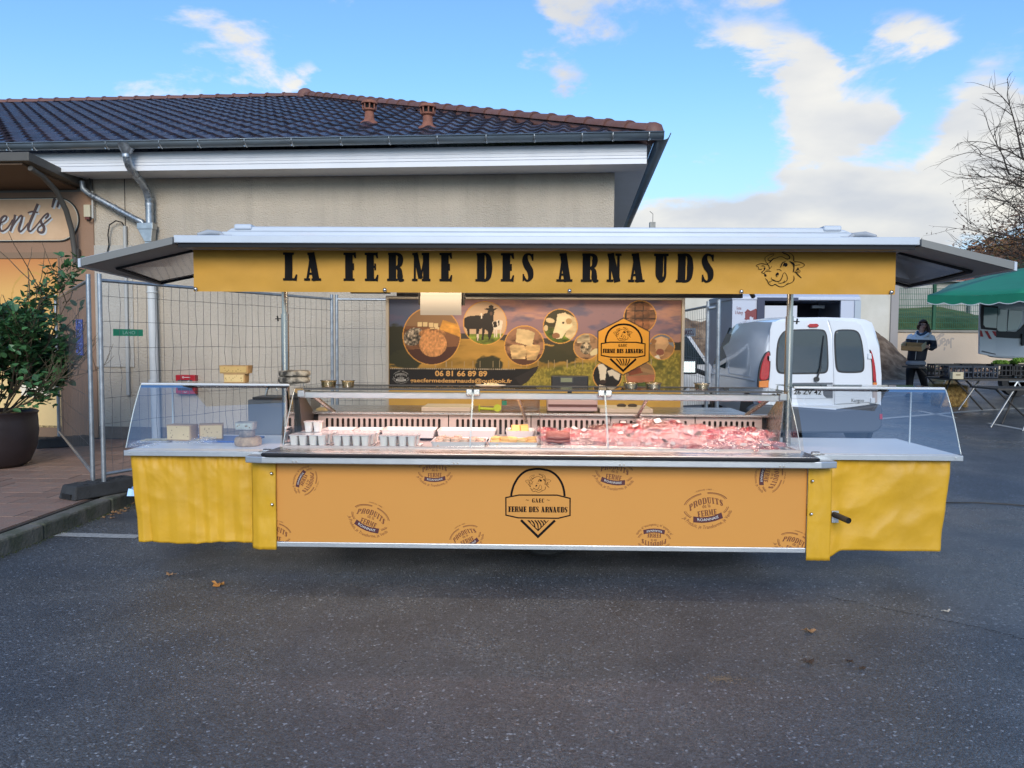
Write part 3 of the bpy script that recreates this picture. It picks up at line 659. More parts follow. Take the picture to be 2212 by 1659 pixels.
# blue notice, red call box
nb = thing('blue_notice', W(-7.94, -.03, 1.64), 'narrow blue notice fixed to the brown shop front beside the shrub', 'notice')
mb = MB(); wbox(mb, -8.0, -7.89, -.034, -.022, 1.37, 1.907); mb.build('board', mat('notice_blue', (.05, .09, .42), .4, var=.1), nb)
ik = Ink(W(-7.945, -.034, 1.64), UD, Vector((0, 0, 1)), -VD, .002)
for k, wd_ in enumerate((.06, .075, .05, .07, .04, .065)):
    ik.stroke([(-wd_ / 2, .12 - k * .07), (wd_ / 2, .12 - k * .07)], .010 if k < 2 else .005)
ik.stroke([(.042 * math.cos(math.pi * k / 10), .17 + .055 * math.sin(math.pi * k / 10)) for k in range(11)], .006); ik.stroke([(-.045, .03), (.045, .03)], .004)
ik.m.build('print', mat('pale_print', (.55, .62, .8), .5), nb)
rb = thing('fire_call_box', W(-6.265, -.06, .95), 'red fire access key box mounted low on the beige wall behind the fence', 'call box')
mb = MB(); wbox(mb, -6.415, -6.115, -.10, -.002, .81, 1.093); mb.build('housing', mat('signal_red', (.42, .012, .02), .4), rb, bevel=.012)
mb = MB(); wbox(mb, -6.38, -6.15, -.112, -.10, .865, 1.02); mb.build('door', mat('smoke_window', (.05, .045, .055), .25), rb, bevel=.006)
ik = Ink(W(-6.265, -.10, .95), UD, Vector((0, 0, 1)), -VD, .003); ik.stroke([(-.02, .108), (.08, .108)], .008); ik.stroke([(-.03 + .012 * math.cos(t), .108 + .012 * math.sin(t)) for t in [k * .63 for k in range(10)]], .006, closed=True)
ik.stroke([(-.02, -.105), (0, -.12), (.02, -.105)], .01); ik.off = .014; ik.stroke([(.03, -.04), (.06, 0), (.05, .05), (.08, .05)], .014, smooth=3); ik.m.build('symbol', mat('white_print', (.7, .7, .7), .5), rb)
# ================================================================== lettering shapes
def glyph(ink, ch, x0, x1, z0, h, mi=0, fn=None, bold=1., wk=1.):
    w = (x1 - x0) / h; T = .27 * bold; t = .085; q = t / 2
    def S(pts, wd, sm_=0, closed=False):
        P = []
        for a, b in pts:
            X, Z = x0 + a * h, z0 + b * h
            P.append(fn(X, Z) if fn else (X, Z))
        ww = [v * h * wk for v in wd] if isinstance(wd, (list, tuple)) else wd * h * wk
        ink.stroke(P, ww, smooth=sm_, closed=closed, mi=mi)
    def stem(x, wd=T): S([(x, 0), (x, .5), (x, 1)], wd)
    def serif(x, z, l=None): l = l or T + .12; S([(x - l / 2, z), (x + l / 2, z)], t)
    sx = .06 + T / 2
    if ch in 'LEF':
        stem(sx); serif(sx, 1 - q); serif(sx, q)
        if ch in 'LE': S([(sx, q), (w - .02, q)], t); S([(w - .07, 0), (w - .01, .22)], [.12, .05])
        if ch in 'EF':
            S([(sx, 1 - q), (w - .02, 1 - q)], t); S([(w - .07, 1), (w - .02, .80)], [.12, .05]); S([(sx, .5), (w - .10, .5)], t * .9); S([(w - .10, .62), (w - .10, .38)], .06)
    elif ch == 'A':
        S([(.09, 0), (w * .43, 1)], .085); S([(w * .40, 1), (w - .03 - T / 2, 0)], T * .88); S([(.15, .25), (w - .2, .25)], t * .9)
        serif(.09, q, .22); serif(w - .03 - T / 2, q, T + .08); serif(w * .36, 1 - q, .22)
    elif ch in 'RPDB':
        stem(sx); serif(sx, q)
        if ch == 'D':
            S([(.04, 1 - q), (sx, 1 - q), (w * .62, 1 - q), (w - .13, .82), (w - .11, .5), (w - .13, .18), (w * .62, q), (sx, q)], [t, t, t * 1.1, .18, .23, .18, t * 1.1, t], 4)
        else:
            S([(.04, 1 - q), (sx, 1 - q), (w * .6, 1 - q), (w - .12, .88), (w - .11, .74), (w - .14, .58), (w * .6, .50), (sx, .50)], [t, t, t * 1.1, .16, .21, .16, t, t], 4)
            if ch == 'R': S([(w * .55, .5), (w - .15, .40), (w - .13, .18), (w - .10, .05), (w + .02, .04)], [t, .16, .21, .17, .05], 4)
    elif ch == 'M':
        S([(.11, 0), (.12, 1)], .075); S([(.13, 1), (w * .47, .10)], T * .62); S([(w * .47, .08), (w - .19, 1)], .06); S([(w - .03 - T / 2, 0), (w - .03 - T / 2, 1)], T * .82)
        serif(.11, q, .20); serif(.12, 1 - q, .20); serif(w - .03 - T / 2, q, T + .04); serif(w - .06 - T / 2, 1 - q, .26)
    elif ch == 'N':
        S([(.12, 0), (.12, 1)], .09); S([(.13, 1), (w - .13, 0)], T * .85); S([(w - .10, .03), (w - .10, 1)], .09); serif(.12, q, .24); serif(.14, 1 - q, .24); serif(w - .10, 1 - q, .22)
    elif ch == 'U':
        S([(sx, 1), (sx, .4), (sx + .01, .22), (sx + .08, .07), (w * .5, .035), (w - .16, .09), (w - .11, .25), (w - .11, .5), (w - .11, 1)], [T, T, T * .9, .16, .10, .10, .09, .09, .09], 3)
        serif(sx, 1 - q); serif(w - .11, 1 - q, .22)
    elif ch == 'S':
        S([(w - .06, .80), (w - .09, .92), (w * .5, .97), (.13, .90), (.11, .74), (w * .42, .56), (w - .14, .38), (w - .12, .16), (w * .5, .03), (.12, .07), (.06, .20)], [.06, .08, .07, .15, .22, .25, .23, .18, .07, .08, .06], 4)
        S([(w - .05, .98), (w - .05, .74)], .055); S([(.05, .02), (.05, .27)], .055)
    elif ch in 'CG':
        S([(w - .07, .78), (w - .10, .92), (w * .55, .97), (.17, .86), (.14, .5), (.17, .14), (w * .55, .03), (w - .10, .1), (w - .07, .25)], [.06, .09, .07, .2, .27, .2, .07, .09, .06], 4)
        S([(w - .05, .98), (w - .05, .72)], .055)
        if ch == 'G': S([(w - .12, 0), (w - .12, .42)], .19); S([(w * .45, .42), (w, .42)], t)
    elif ch == 'O':
        S([(w * .5, .965), (.15, .8), (.13, .5), (.15, .2), (w * .5, .035), (w - .15, .2), (w - .13, .5), (w - .15, .8)], [.07, .17, .22, .17, .07, .17, .22, .17], 4, True)
    elif ch == 'T':
        stem(w / 2, T); S([(.02, 1 - q), (w - .02, 1 - q)], t); S([(.04, 1), (.03, .78)], .06); S([(w - .04, 1), (w - .03, .78)], .06); serif(w / 2, q)
    elif ch == 'I':
        stem(w / 2, T); serif(w / 2, q); serif(w / 2, 1 - q)
GW = dict(L=.5, A=.58, F=.45, E=.47, R=.6, M=.69, D=.6, S=.43, N=.54, U=.55, G=.55, C=.5, P=.55, O=.58, T=.55, I=.36)
def word(ink, s, x0, x1, z0, h, mi=0, gap=.08, fn=None, bold=1., wk=1.):
    tot = sum((GW[c] if c != ' ' else .3) for c in s) + gap * (len(s) - 1); k = (x1 - x0) / tot; x = x0
    for c in s:
        g = (GW[c] if c != ' ' else .3) * k
        if c != ' ': glyph(ink, c, x, x + g, z0, h, mi, fn, bold, wk)
        x += g + gap * k
def cow(ink, f, k, mi=0):      # cow-head outline, f maps drawing units to the plane, k = units of line width
    def S(p, w_, sm_=4): ink.stroke([f(a, b) for a, b in p], [v * k * .85 for v in w_] if isinstance(w_, list) else w_ * k * .85, smooth=sm_, mi=mi)
    S([(840, 500), (750, 540), (700, 480), (675, 400), (710, 350), (800, 300), (915, 270), (900, 320), (820, 370), (760, 430), (800, 460), (850, 470)], [14, 14, 16, 16, 14, 14, 16, 16, 14, 16, 24, 30])
    S([(820, 500), (870, 450), (930, 400), (1000, 385), (1080, 350), (1150, 345), (1210, 370), (1280, 410), (1340, 415), (1380, 370), (1350, 320), (1280, 275), (1200, 245), (1165, 215), (1230, 212), (1340, 230), (1430, 280), (1490, 360), (1490, 470)], [40, 40, 26, 20, 16, 16, 16, 16, 20, 36, 30, 26, 30, 18, 12, 12, 14, 26, 34])
    S([(1375, 475), (1440, 520), (1490, 560), (1500, 640), (1495, 730), (1470, 780)], [10, 60, 70, 36, 36, 12]); S([(1495, 495), (1600, 490), (1700, 510), (1790, 560), (1795, 595), (1740, 640), (1660, 665)], [30, 18, 18, 18, 20, 14, 12])
    S([(1530, 600), (1600, 580), (1680, 575)], [14, 16, 14]); S([(1600, 660), (1620, 700), (1560, 720)], [50, 44, 12]); S([(1530, 740), (1570, 790), (1640, 800), (1680, 760), (1640, 720), (1580, 730), (1600, 770), (1650, 760)], 13); S([(1490, 770), (1560, 800), (1620, 860), (1720, 950)], [16, 20, 36, 14])
    S([(745, 545), (790, 610), (820, 680), (875, 615)], [18, 20, 16, 10]); S([(755, 580), (680, 560), (600, 545), (510, 560), (435, 605), (500, 645), (500, 690), (560, 710), (610, 690)], [16, 20, 22, 18, 14, 12, 14, 18, 16])
    S([(575, 620), (620, 605), (690, 630)], [10, 22, 8]); S([(660, 660), (680, 690), (650, 740), (600, 780), (600, 800), (660, 820), (700, 770), (780, 755), (865, 768)], [60, 40, 20, 20, 20, 20, 16, 18, 10]); S([(715, 730), (790, 715), (795, 745)], 12); S([(800, 700), (820, 670)], 14)
    S([(680, 830), (700, 880), (730, 880)], [30, 70, 50]); S([(1010, 722), (1060, 710), (1110, 720), (1155, 760)], [8, 16, 18, 8])
    S([(1125, 650), (1150, 570), (1190, 510), (1270, 480)], [30, 34, 30, 12]); S([(1195, 620), (1215, 560), (1240, 520)], [16, 36, 40]); ink.disc(*f(1270, 575), 52 * k, mi); S([(1040, 800), (1000, 850), (1010, 900), (1045, 920)], [30, 30, 20, 10]); ink.disc(*f(1040, 838), 38 * k, mi)
    S([(865, 935), (885, 990), (930, 1010), (1000, 1040), (1080, 1045), (1130, 1010), (1170, 930), (1190, 850), (1230, 800), (1280, 840), (1315, 920), (1315, 1000), (1260, 1060), (1130, 1100), (1060, 1080)], [12, 16, 36, 22, 22, 30, 24, 16, 14, 14, 18, 20, 20, 16, 10])
    S([(1240, 1015), (1235, 1050), (1200, 1075)], [10, 16, 12]); S([(800, 1055), (850, 1045), (900, 1025)], 12); S([(800, 1060), (830, 1080), (855, 1095)], 10)
    S([(695, 960), (760, 1030), (790, 1100), (850, 1155), (920, 1165), (980, 1130), (1050, 1170), (1130, 1200), (1220, 1190), (1300, 1140), (1400, 1100), (1470, 1060), (1510, 990), (1500, 880)], [10, 26, 20, 22, 24, 26, 22, 20, 18, 22, 18, 20, 34, 8]); S([(1300, 1120), (1365, 1080)], [16, 8])

# ================================================================== the market stall trailer
X0 = .07
ST = thing('market_stall', (X0, 5.6, 0), 'yellow cheese and meat market stall trailer with glass display counter and open canopy', 'market stall')
alu = mat('aluminium', (.50, .53, .56), .38, metal=.75, var=.08, vscale=4)
alu_w = mat('white_aluminium', (.52, .57, .63), .4, metal=.15, var=.05, vscale=3)
steel = mat('stainless', (.44, .42, .40), .28, metal=.85, var=.12, vscale=3, stretch=(1, 8, 8), rvar=.08)
black_r = mat('black_rubber', (.006, .007, .010), .5, spec=.25)
yel = mat('yellow_tarpaulin', (.62, .345, .018), .5, var=.13, vscale=2.2, bump=.5, bscale=9)
orange = mat('orange_panel', (.62, .275, .052), .5, var=.02, vscale=1)
valm = mat('valance_cloth', (.56, .285, .030), .65, var=.05, vscale=6, bump=.15, bscale=300)
ink_b = mat('ink_black', (.008, .007, .007), .75, spec=.12)
ink_br = mat('ink_brown', (.16, .045, .014), .5); ink_m = mat('ink_maroon', (.075, .015, .02), .5); ink_w = mat('ink_white', (.68, .66, .62), .5)
wht = mat('white_laminate', (.86, .86, .86), .35, spec=.3, var=.03, vscale=2)
FY = 5.10
mb = MB(); mb.box(-1.70, 1.85, FY + .03, 7.0, .24, .36); mb.box(-2.60, 2.75, 5.9, 6.0, .28, .34); mb.build('chassis', mat('chassis_dark', (.03, .03, .033), .6, metal=.3), ST)
mb = MB(); mb.box(-1.705, 1.851, FY, FY + .03, .245, .79); mb.build('front_panel', orange, ST)
mb = MB(); mb.box(-1.70, 1.85, FY + .03, 5.86, .36, .84); mb.build('cabinet', mat('cabinet_grey', (.3, .3, .3), .5), ST)
mb = MB(); mb.box(-1.70, 1.848, FY - .012, FY + .04, .212, .246); mb.build('bottom_rail', alu, ST, bevel=.004)
# grey counter rail with chamfered ends, black bumper, stainless ledge
mb = MB(); mb.prism([(-1.87, 4.99), (-1.75, 4.965), (1.89, 4.965), (2.0, 4.99), (2.0, 5.12), (-1.87, 5.12)], lambda a, b, d: Vector((a, b, d)), .798, .842); mb.build('counter_rail', alu, ST, bevel=.006)
mb = MB(); mb.prism([(-1.76, 4.975), (-1.72, 4.945), (1.845, 4.945), (1.885, 4.975), (1.885, 5.0), (-1.76, 5.0)], lambda a, b, d: Vector((a, b, d)), .844, .864); mb.build('bumper_strip', black_r, ST, bevel=.006)
mb = MB(); mb.hexa([(-1.76, 5.0, .834), (1.885, 5.0, .834), (1.84, 5.16, .834), (-1.69, 5.16, .834)], [(-1.76, 5.0, .866), (1.885, 5.0, .866), (1.84, 5.16, .884), (-1.69, 5.16, .884)]); mb.build('front_ledge', steel, ST, bevel=.003)
for px in (632, 640, 980, 988, 1340, 1348, 1686, 1694): p = at(px, 987, 4.963); mb = MB(); mb.cyl((p.x, 4.966, .812), (p.x, 4.958, .812), .006, n=10); mb.build('screw', steel, ST)
# yellow corner flaps with rivets
def cloth(name, x0, x1, y, z0, z1, fold, nx=40, nz=22, parent=ST, m_=None, bottom=None, edge=None):
    mb = MB()
    def fn(s, t):
        x = x0 + (x1 - x0) * s; zb = z0 + (bottom(s) if bottom else 0); z = zb + (z1 - zb) * t
        dx = edge(s, t) if edge else 0
        return (x + dx, y + fold(s, t), z)
    mb.grid(fn, nx, nz); o = mb.build(name, m_ or yel, parent, smooth=80); s_ = o.modifiers.new('t', 'SOLIDIFY'); s_.thickness = .004; return o
nz_ = lambda a, b, c=0.: mnoise.noise(Vector((a, b, c)))
def rivets(parent, pts, r=.011):
    for x, y, z in pts:
        mb = MB(); mb.lathe([(r, 0), (r * .95, .004), (r * .5, .009), (0, .010)], (x, y, z), 12, M=Matrix.Rotation(R_(90), 3, 'X')); mb.build('rivet', mat('rivet_steel', (.6, .6, .6), .2, metal=1), parent, smooth=50)
lf = cloth('corner_flap', -1.872, -1.697, 5.078, .195, .792, lambda s, t: .008 * nz_(s * 2, t * 4, 1) + .004 * nz_(s * 7, t * 9, 2) + (.035 * (1 - s * 3) if s < .33 else 0), 14, 26)
rf_ = cloth('corner_flap', 1.848, 2.005, 5.078, .165, .792, lambda s, t: .008 * nz_(s * 2, t * 4, 5) + .004 * nz_(s * 7, t * 9, 6), 14, 26)
rivets(lf, [(-1.722, 5.068, .715), (-1.720, 5.068, .505)]); rivets(rf_, [(1.874, 5.068, .70), (1.872, 5.068, .48)])
def foldL(s, t):
    q = s * 7.3 + .35 * nz_(s * 3, t * 1.3); rg = abs((q % 1) - .5) * 2      # sharp vertical creases between soft pillows
    d = .026 * rg * (1 - .55 * t) * (.6 + .6 * nz_(int(q) * 3.1, 1.7)) + .016 * nz_(s * 3, t * 1.4, 3) + .014 * (abs(nz_(s * 4 + t * 2.2, t * 3 - s * 2, 7)) - .2)
    d += .010 * (abs(((s * 19 + nz_(s * 5, t)) % 1) - .5) * 2) * sm(t, .72, 1.0) + .008 * abs(nz_(s * 16 + t * 5, t * 6, 9)) * sm(t, .45, .95)
    return d
cloth('side_skirt', -2.735, -1.868, 5.16, .205, .835, foldL, 90, 50, bottom=lambda s: .006 * math.sin(s * 9 + 1) + .012 * s, edge=lambda s, t: .045 * (1 - s) * (1 - t))
def foldR(s, t): return .020 * (abs(nz_(s * 2.2 + t * 1.8, t * 2.4 - s, 31)) - .2) + .012 * (abs(nz_(s * 5 - t * 2, t * 3, 33)) - .2) + .016 * abs(nz_(s * 13, t * 5, 37)) * sm(t, .75, .98) + .008 * nz_(s * 3, t * 2, 13) + .010 * nz_(s * 5, t * 3, 17) + .010 * nz_(s * 9, t * 4, 19) * sm(t, .72, .98) + (.10 * ((s - .93) / .07) ** 2 if s > .93 else 0) - .02 * math.exp(-((s - .05) / .06) ** 2)
cloth('side_skirt', 2.0, 2.865, 5.16, .215, .85, foldR, 80, 44, bottom=lambda s: .016 * (1 - sm(s, 0, .15)) * -3 + .0 + (.05 * ((s - .93) / .07) ** 2 * 0 if s > .93 else 0), edge=lambda s, t: -.05 * s * (1 - t))
for xo, yy0 in ((-2.74, 5.20), (2.868, 5.27)):      # skirt round the outer ends
    mb = MB(); mb.grid(lambda s, t, xo=xo, yy0=yy0: (xo + (.045 if xo < 0 else -.05) * (1 - t) + .012 * nz_(s * 3, t * 3, 4), yy0 + s * .85, .22 + t * .62), 24, 12); mb.build('end_skirt', yel, ST, smooth=80)
# pin stub under the right wing
mb = MB(); mb.box(2.03, 2.075, 5.128, 5.134, .41, .49); mb.tube([(2.045, 5.13, .465), (2.085, 4.99, .455)], .020, 16, mi=1, caps=False); mb.tube([(2.045, 5.13, .465), (2.082, 5.0, .456)], .017, 12, mi=2)
mb.build('drawbar_stub', [alu, mat('dull_steel', (.10, .095, .09), .5, metal=.6), dark_m], ST, smooth=50)
# wheels just showing under the front edge
def wheel(x, y):
    mb = MB(); M_ = Matrix.Rotation(R_(90), 3, 'X')
    mb.lathe([(.16, -.08), (.27, -.085), (.295, -.06), (.30, 0), (.295, .06), (.27, .085), (.16, .08)], (x, y, .30), 32, M=M_); wo = mb.build('wheel', mat('tyre', (.035, .035, .036), .8, bump=.5, bscale=50), ST, smooth=40)
    mb = MB(); mb.lathe([(.0, -.05), (.13, -.06), (.17, -.085), (.17, .08)], (x, y, .30), 24, M=M_); mb.build('rim', alu, wo, smooth=40)
wheel(.14, 5.72); wheel(.14, 6.85)
for x in (-1.5, 1.65, -2.5, 2.6): mb = MB(); mb.tube([(x, 6.4, 0), (x, 6.4, .4)], .025, 8); mb.box(x - .07, x + .07, 6.33, 6.47, 0.0, .02); mb.build('support_leg', clipm, ST)
# folding side shelves
SZL, SZR = .852, .868
for x0, x1, sz in ((-2.745, -1.70, SZL), (1.86, 2.875, SZR)):
    mb = MB(); mb.box(x0, x1, 5.13, 6.05, sz - .022, sz); mb.build('side_shelf', wht, ST, bevel=.004)
    mb = MB(); mb.box(x0, x1, 5.112, 5.129, sz - .034, sz + .002); mb.cyl((x0 + .04 if x0 < 0 else x1 - .05, 5.112, sz - .014), (x0 + .04 if x0 < 0 else x1 - .05, 5.106, sz - .014), .006, n=10); mb.build('shelf_edge', alu, ST, bevel=.003)
mb = MB()
for sx_, sz in ((-1.76, SZL), (1.91, SZR)): mb.cyl((sx_ - .03, 5.115, sz + .008), (sx_ + .02, 5.115, sz + .008), .014, n=12); mb.box(sx_ - .06, sx_ + .05, 5.10, 5.13, sz, sz + .006)
mb.build('hinge', steel, ST, smooth=50)
# display case: deck, grille, back counter, end cheeks
mb = MB(); mb.box(-1.67, 1.82, 5.17, 5.845, .84, .872); mb.box(-1.67, 1.82, 5.145, 5.168, .872, .893); mb.build('case_deck', mat('deck_steel', (.50, .44, .42), .35, metal=.5, var=.06), ST)
gr = mat('grille_plate', (.50, .42, .385), .42, metal=.25, var=.05)
gz0, gz1 = .885, 1.045; slots = []
x = -1.58
pan = [(-1.62, -.62), (-.612, .012), (.02, .62), (.628, 1.26), (1.268, 1.77)]
dk = MB(); dk.box(-1.67, 1.82, 5.895, 5.90, .872, 1.05); dk.build('duct_back', mat('duct_dark', (.022, .014, .012), .6), ST)
for a, b in pan:
    mb = MB(); nS = int((b - a - .06) / .0412); st_ = (b - a - .05 - nS * .0412) / 2 + a + .025
    mb.box(a, b, 5.850, 5.856, 1.012, gz1); mb.box(a, b, 5.850, 5.856, gz0 - .012, gz0 + .012)
    xs = [st_ + k * .0412 for k in range(nS + 1)]; edges = [a] + xs + [b]
    for k, xx in enumerate(xs): mb.box(xx - .0105, xx + .0105, 5.850, 5.856, gz0 + .012, 1.012)
    mb.box(a, xs[0] - .0105, 5.8502, 5.8558, gz0 + .012, 1.012); mb.box(xs[-1] + .0105, b, 5.8502, 5.8558, gz0 + .012, 1.012)
    for k in range(nS):     # rounded slot heads
        c_ = (xs[k] + xs[k + 1]) / 2; r = .0101
        for sg_ in (-1, 1):
            arcp = [(c_ + sg_ * r * math.cos(t), 1.0125 - r + r * math.sin(t)) for t in [math.pi / 2 * i / 4 for i in range(5)]]
            mb.prism([(c_ + sg_ * r, 1.0125)] + arcp, lambda p_, q_, d_: Vector((p_, d_, q_)), 5.851, 5.855)
    mb.build('grille_panel', gr, ST)
mb = MB(); mb.box(-1.67, 1.82, 5.80, 5.87, 1.047, 1.066); mb.build('back_rail', steel, ST, bevel=.004)
mb = MB(); mb.box(-1.70, 1.70, 5.872, 6.50, 1.040, 1.062); mb.build('back_counter', steel, ST, bevel=.003)
dgrey = mat('dark_plate', (.07, .065, .062), .4, metal=.4)
for s_, xe in ((1, -1.655), (-1, 1.805)):
    mb = MB(); mb.prism([(5.55, .872), (5.84, .872), (5.84, 1.06), (5.56, 1.22), (5.46, 1.24)], lambda a, b, d: Vector((d, a, b)), xe - .004, xe + .004); mb.build('end_cheek', dgrey if s_ > 0 else steel, ST)
    mb = MB(); mb.tube([(xe + s_ * .06, 5.50, 1.235), (xe + s_ * .16, 5.84, 1.06)], .016, 6); mb.build('glass_stay', steel, ST)
mb = MB(); mb.tube([(-.09, 5.50, 1.235), (-.02, 5.83, 1.0)], .013, 6); mb.tube([(.86, 5.50, 1.235), (.80, 5.83, 1.0)], .013, 6); mb.build('glass_stay', steel, ST)
# case glazing
GL = glass('case_glass', (.97, .985, .98), .75, base=.015); GLW = glass('wing_glass', (.92, .955, .985), 1.0, base=.13)
gedge = mat('glass_edge', (.55, .62, .62), .15, spec=1)
by, bz, ty, tz = 5.158, .893, 5.42, 1.262
joints = [-1.672, at(1018, 905, 5.25).x, at(1311, 905, 5.25).x, 1.822]
for a, b in zip(joints, joints[1:]):
    mb = MB(); mb.grid(lambda s, t, a=a, b=b: (a + .003 + (b - a - .006) * s, by + (ty - by) * t ** 1.25 , bz + (tz - bz) * t), 2, 10); g_ = mb.build('front_glass', GL, ST, smooth=60)
    for xx in (a + .003, b - .003): mb = MB(); mb.tube([(xx, by + (ty - by) * t ** 1.25, bz + (tz - bz) * t) for t in [i / 9 for i in range(10)]], .0025, 5); mb.build('glass_edge', gedge, g_, smooth=60)
for xe in (-1.675, 1.825):
    mb = MB(); mb.add([(xe, by + (ty - by) * t ** 1.25, bz + (tz - bz) * t) for t in [i / 9 for i in range(10)]] + [(xe, 5.84, tz), (xe, 5.84, bz)], [tuple(range(12))]); mb.build('end_glass', GL, ST)
mb = MB(); mb.box(-1.675, 1.825, 5.43, 5.86, 1.262, 1.268); mb.build('top_glass', GL, ST)
mb = MB(); mb.box(-1.60, 1.77, 5.40, 5.43, 1.258, 1.270); mb.box(-1.60, 1.77, 5.852, 5.872, 1.258, 1.272); mb.build('top_edge_strip', dgrey, ST)
mb = MB(); mb.box(-1.64, 1.79, 5.44, 5.452, 1.196, 1.240); mb.box(-1.64, 1.79, 5.452, 5.53, 1.228, 1.240); mb.build('lamp_rail', alu, ST, bevel=.005)
mb = MB(); mb.box(-1.60, 1.75, 5.475, 5.505, 1.208, 1.224); mb.build('lamp_tube', mat('lamp_pink', (1, .8, .8), .5, emis='#ffd9d4', estr=2.5), ST)
for jx in joints[1:3]:
    mb = MB(); mb.box(jx - .048, jx - .004, 5.395, 5.415, 1.225, 1.268); mb.box(jx + .004, jx + .048, 5.395, 5.415, 1.225, 1.268); mb.box(jx - .04, jx + .04, 5.416, 5.45, 1.238, 1.258); mb.build('glass_clamp', mat('polished_steel', (.62, .62, .60), .15, metal=1), ST, bevel=.004)
for xe in (-1.63, 1.78): mb = MB(); mb.box(xe - .02, xe + .03, 5.42, 5.50, 1.205, 1.250); mb.build('glass_clamp', alu, ST, bevel=.004)
# wing glazing: curved pane running into a flat glass top
wprof = [(5.138, .872), (5.176, .96), (5.216, 1.05), (5.256, 1.13), (5.296, 1.20), (5.340, 1.270), (5.352, 1.286), (5.372, 1.295)]
for x0, x1, dz in ((-2.742, -1.69, -.004), (1.84, 2.872, .004)):
    mb = MB(); mb.add([(x, y, z + dz) for x in (x0, x1) for y, z in wprof], [(i, i + 1, 8 + i + 1, 8 + i) for i in range(7)]); gw = mb.build('wing_glass', GLW, ST, smooth=80)
    xo = x0 if x0 < 0 else x1; mb = MB(); mb.tube([(xo, y, z + dz) for y, z in wprof], .0035, 6); mb.build('glass_edge', gedge, gw, smooth=60)
    mb = MB(); mb.box(x0, x1, 5.375, 5.78, 1.292 + dz, 1.298 + dz); mb.build('wing_top_glass', GL, ST)
    mb = MB(); mb.tube([(x0, 5.37, 1.296 + dz), (x1, 5.37, 1.296 + dz)], .009, 10); mb.build('wing_top_rail', mat('white_rail', (.75, .76, .76), .2, metal=.3), ST, smooth=60)
    mb = MB(); mb.tube([(x0 + .02, 5.79, sz_ := (SZL if x0 < 0 else SZR)), (x0 + .02, 5.79, 1.29)], .006, 6); mb.tube([(x1 - .02, 5.79, sz_), (x1 - .02, 5.79, 1.29)], .006, 6); mb.build('glass_post', gedge, ST)
# telescopic poles
chrome = mat('chrome', (.52, .50, .46), .2, metal=1, var=.05)
for x in (-1.785, 1.868):
    mb = MB(); mb.tube([(x, 5.58, .5), (x, 5.58, 1.80)], .028, 20); po = mb.build('pole', chrome, ST, smooth=60)
    mb = MB(); mb.tube([(x, 5.58, 1.795), (x, 5.58, 2.19)], .022, 20); mb.build('inner_pole', chrome, po, smooth=60)
    s_ = 1 if x > 0 else -1; mb = MB(); mb.tube([(x + s_ * .025, 5.58, 1.765), (x + s_ * .07, 5.58, 1.762)], .004, 6); mb.tube([(x + s_ * .05, 5.58, 1.745), (x + s_ * .055, 5.58, 1.785)], .006, 6); mb.build('locking_pin', mat('dull_steel'  , (.1, .095, .09)), po)
# canopy roof
mb = MB(); mb.box(-2.14, 2.29, 4.60, 7.05, 2.186, 2.232); mb.build('canopy_roof', alu_w, ST, bevel=.005)
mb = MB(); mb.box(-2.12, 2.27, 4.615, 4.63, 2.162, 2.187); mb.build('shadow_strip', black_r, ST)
mb = MB(); mb.box(-2.12, 2.27, 4.632, 7.0, 2.168, 2.186); mb.build('canopy_lining', mat('lining', (.36, .35, .34), .5), ST)
mb = MB(); mb.prism([(-2.02, 2.232), (-1.98, 2.262), (-1.90, 2.275), (1.98, 2.275), (2.09, 2.262), (2.13, 2.232)], lambda a, b, d: Vector((a, d, b)), 4.75, 6.7)
mb.build('roof_base_moulding', alu_w, ST, bevel=.004)
mb = MB(); mb.prism([(-1.90, 2.275), (-1.86, 2.30), (-1.72, 2.312), (1.78, 2.312), (1.92, 2.30), (1.98, 2.275)], lambda a, b, d: Vector((a, d, b)), 4.78, 6.6); mb.box(-1.84, -1.73, 4.77, 6.6, 2.29, 2.325); mb.box(1.79, 1.90, 4.77, 6.6, 2.29, 2.325)
mb.build('roof_pod', alu_w, ST, bevel=.01)
for xa, s_ in ((-2.02, 1), (2.06, -1)):
    mb = MB(); mb.tube([(xa, 4.66, 2.245), (xa + .05 * s_, 4.70, 2.262), (xa + .10 * s_, 4.75, 2.262), (xa + .15 * s_, 4.70, 2.240)], [.008, .018, .016, .006], 8); mb.tube([(xa + .14 * s_, 4.66, 2.237), (xa + .21 * s_, 4.66, 2.237)], .006, 6); mb.build('roof_strap', mat('strap_grey', (.4, .42, .44), .6), ST, smooth=60)
for xa in (-1.42, 1.42): mb = MB(); mb.box(xa, xa + .10, 4.72, 4.74, 2.234, 2.243); mb.build('strap_end', mat('strap_orange', (.6, .12, .05), .6), ST)
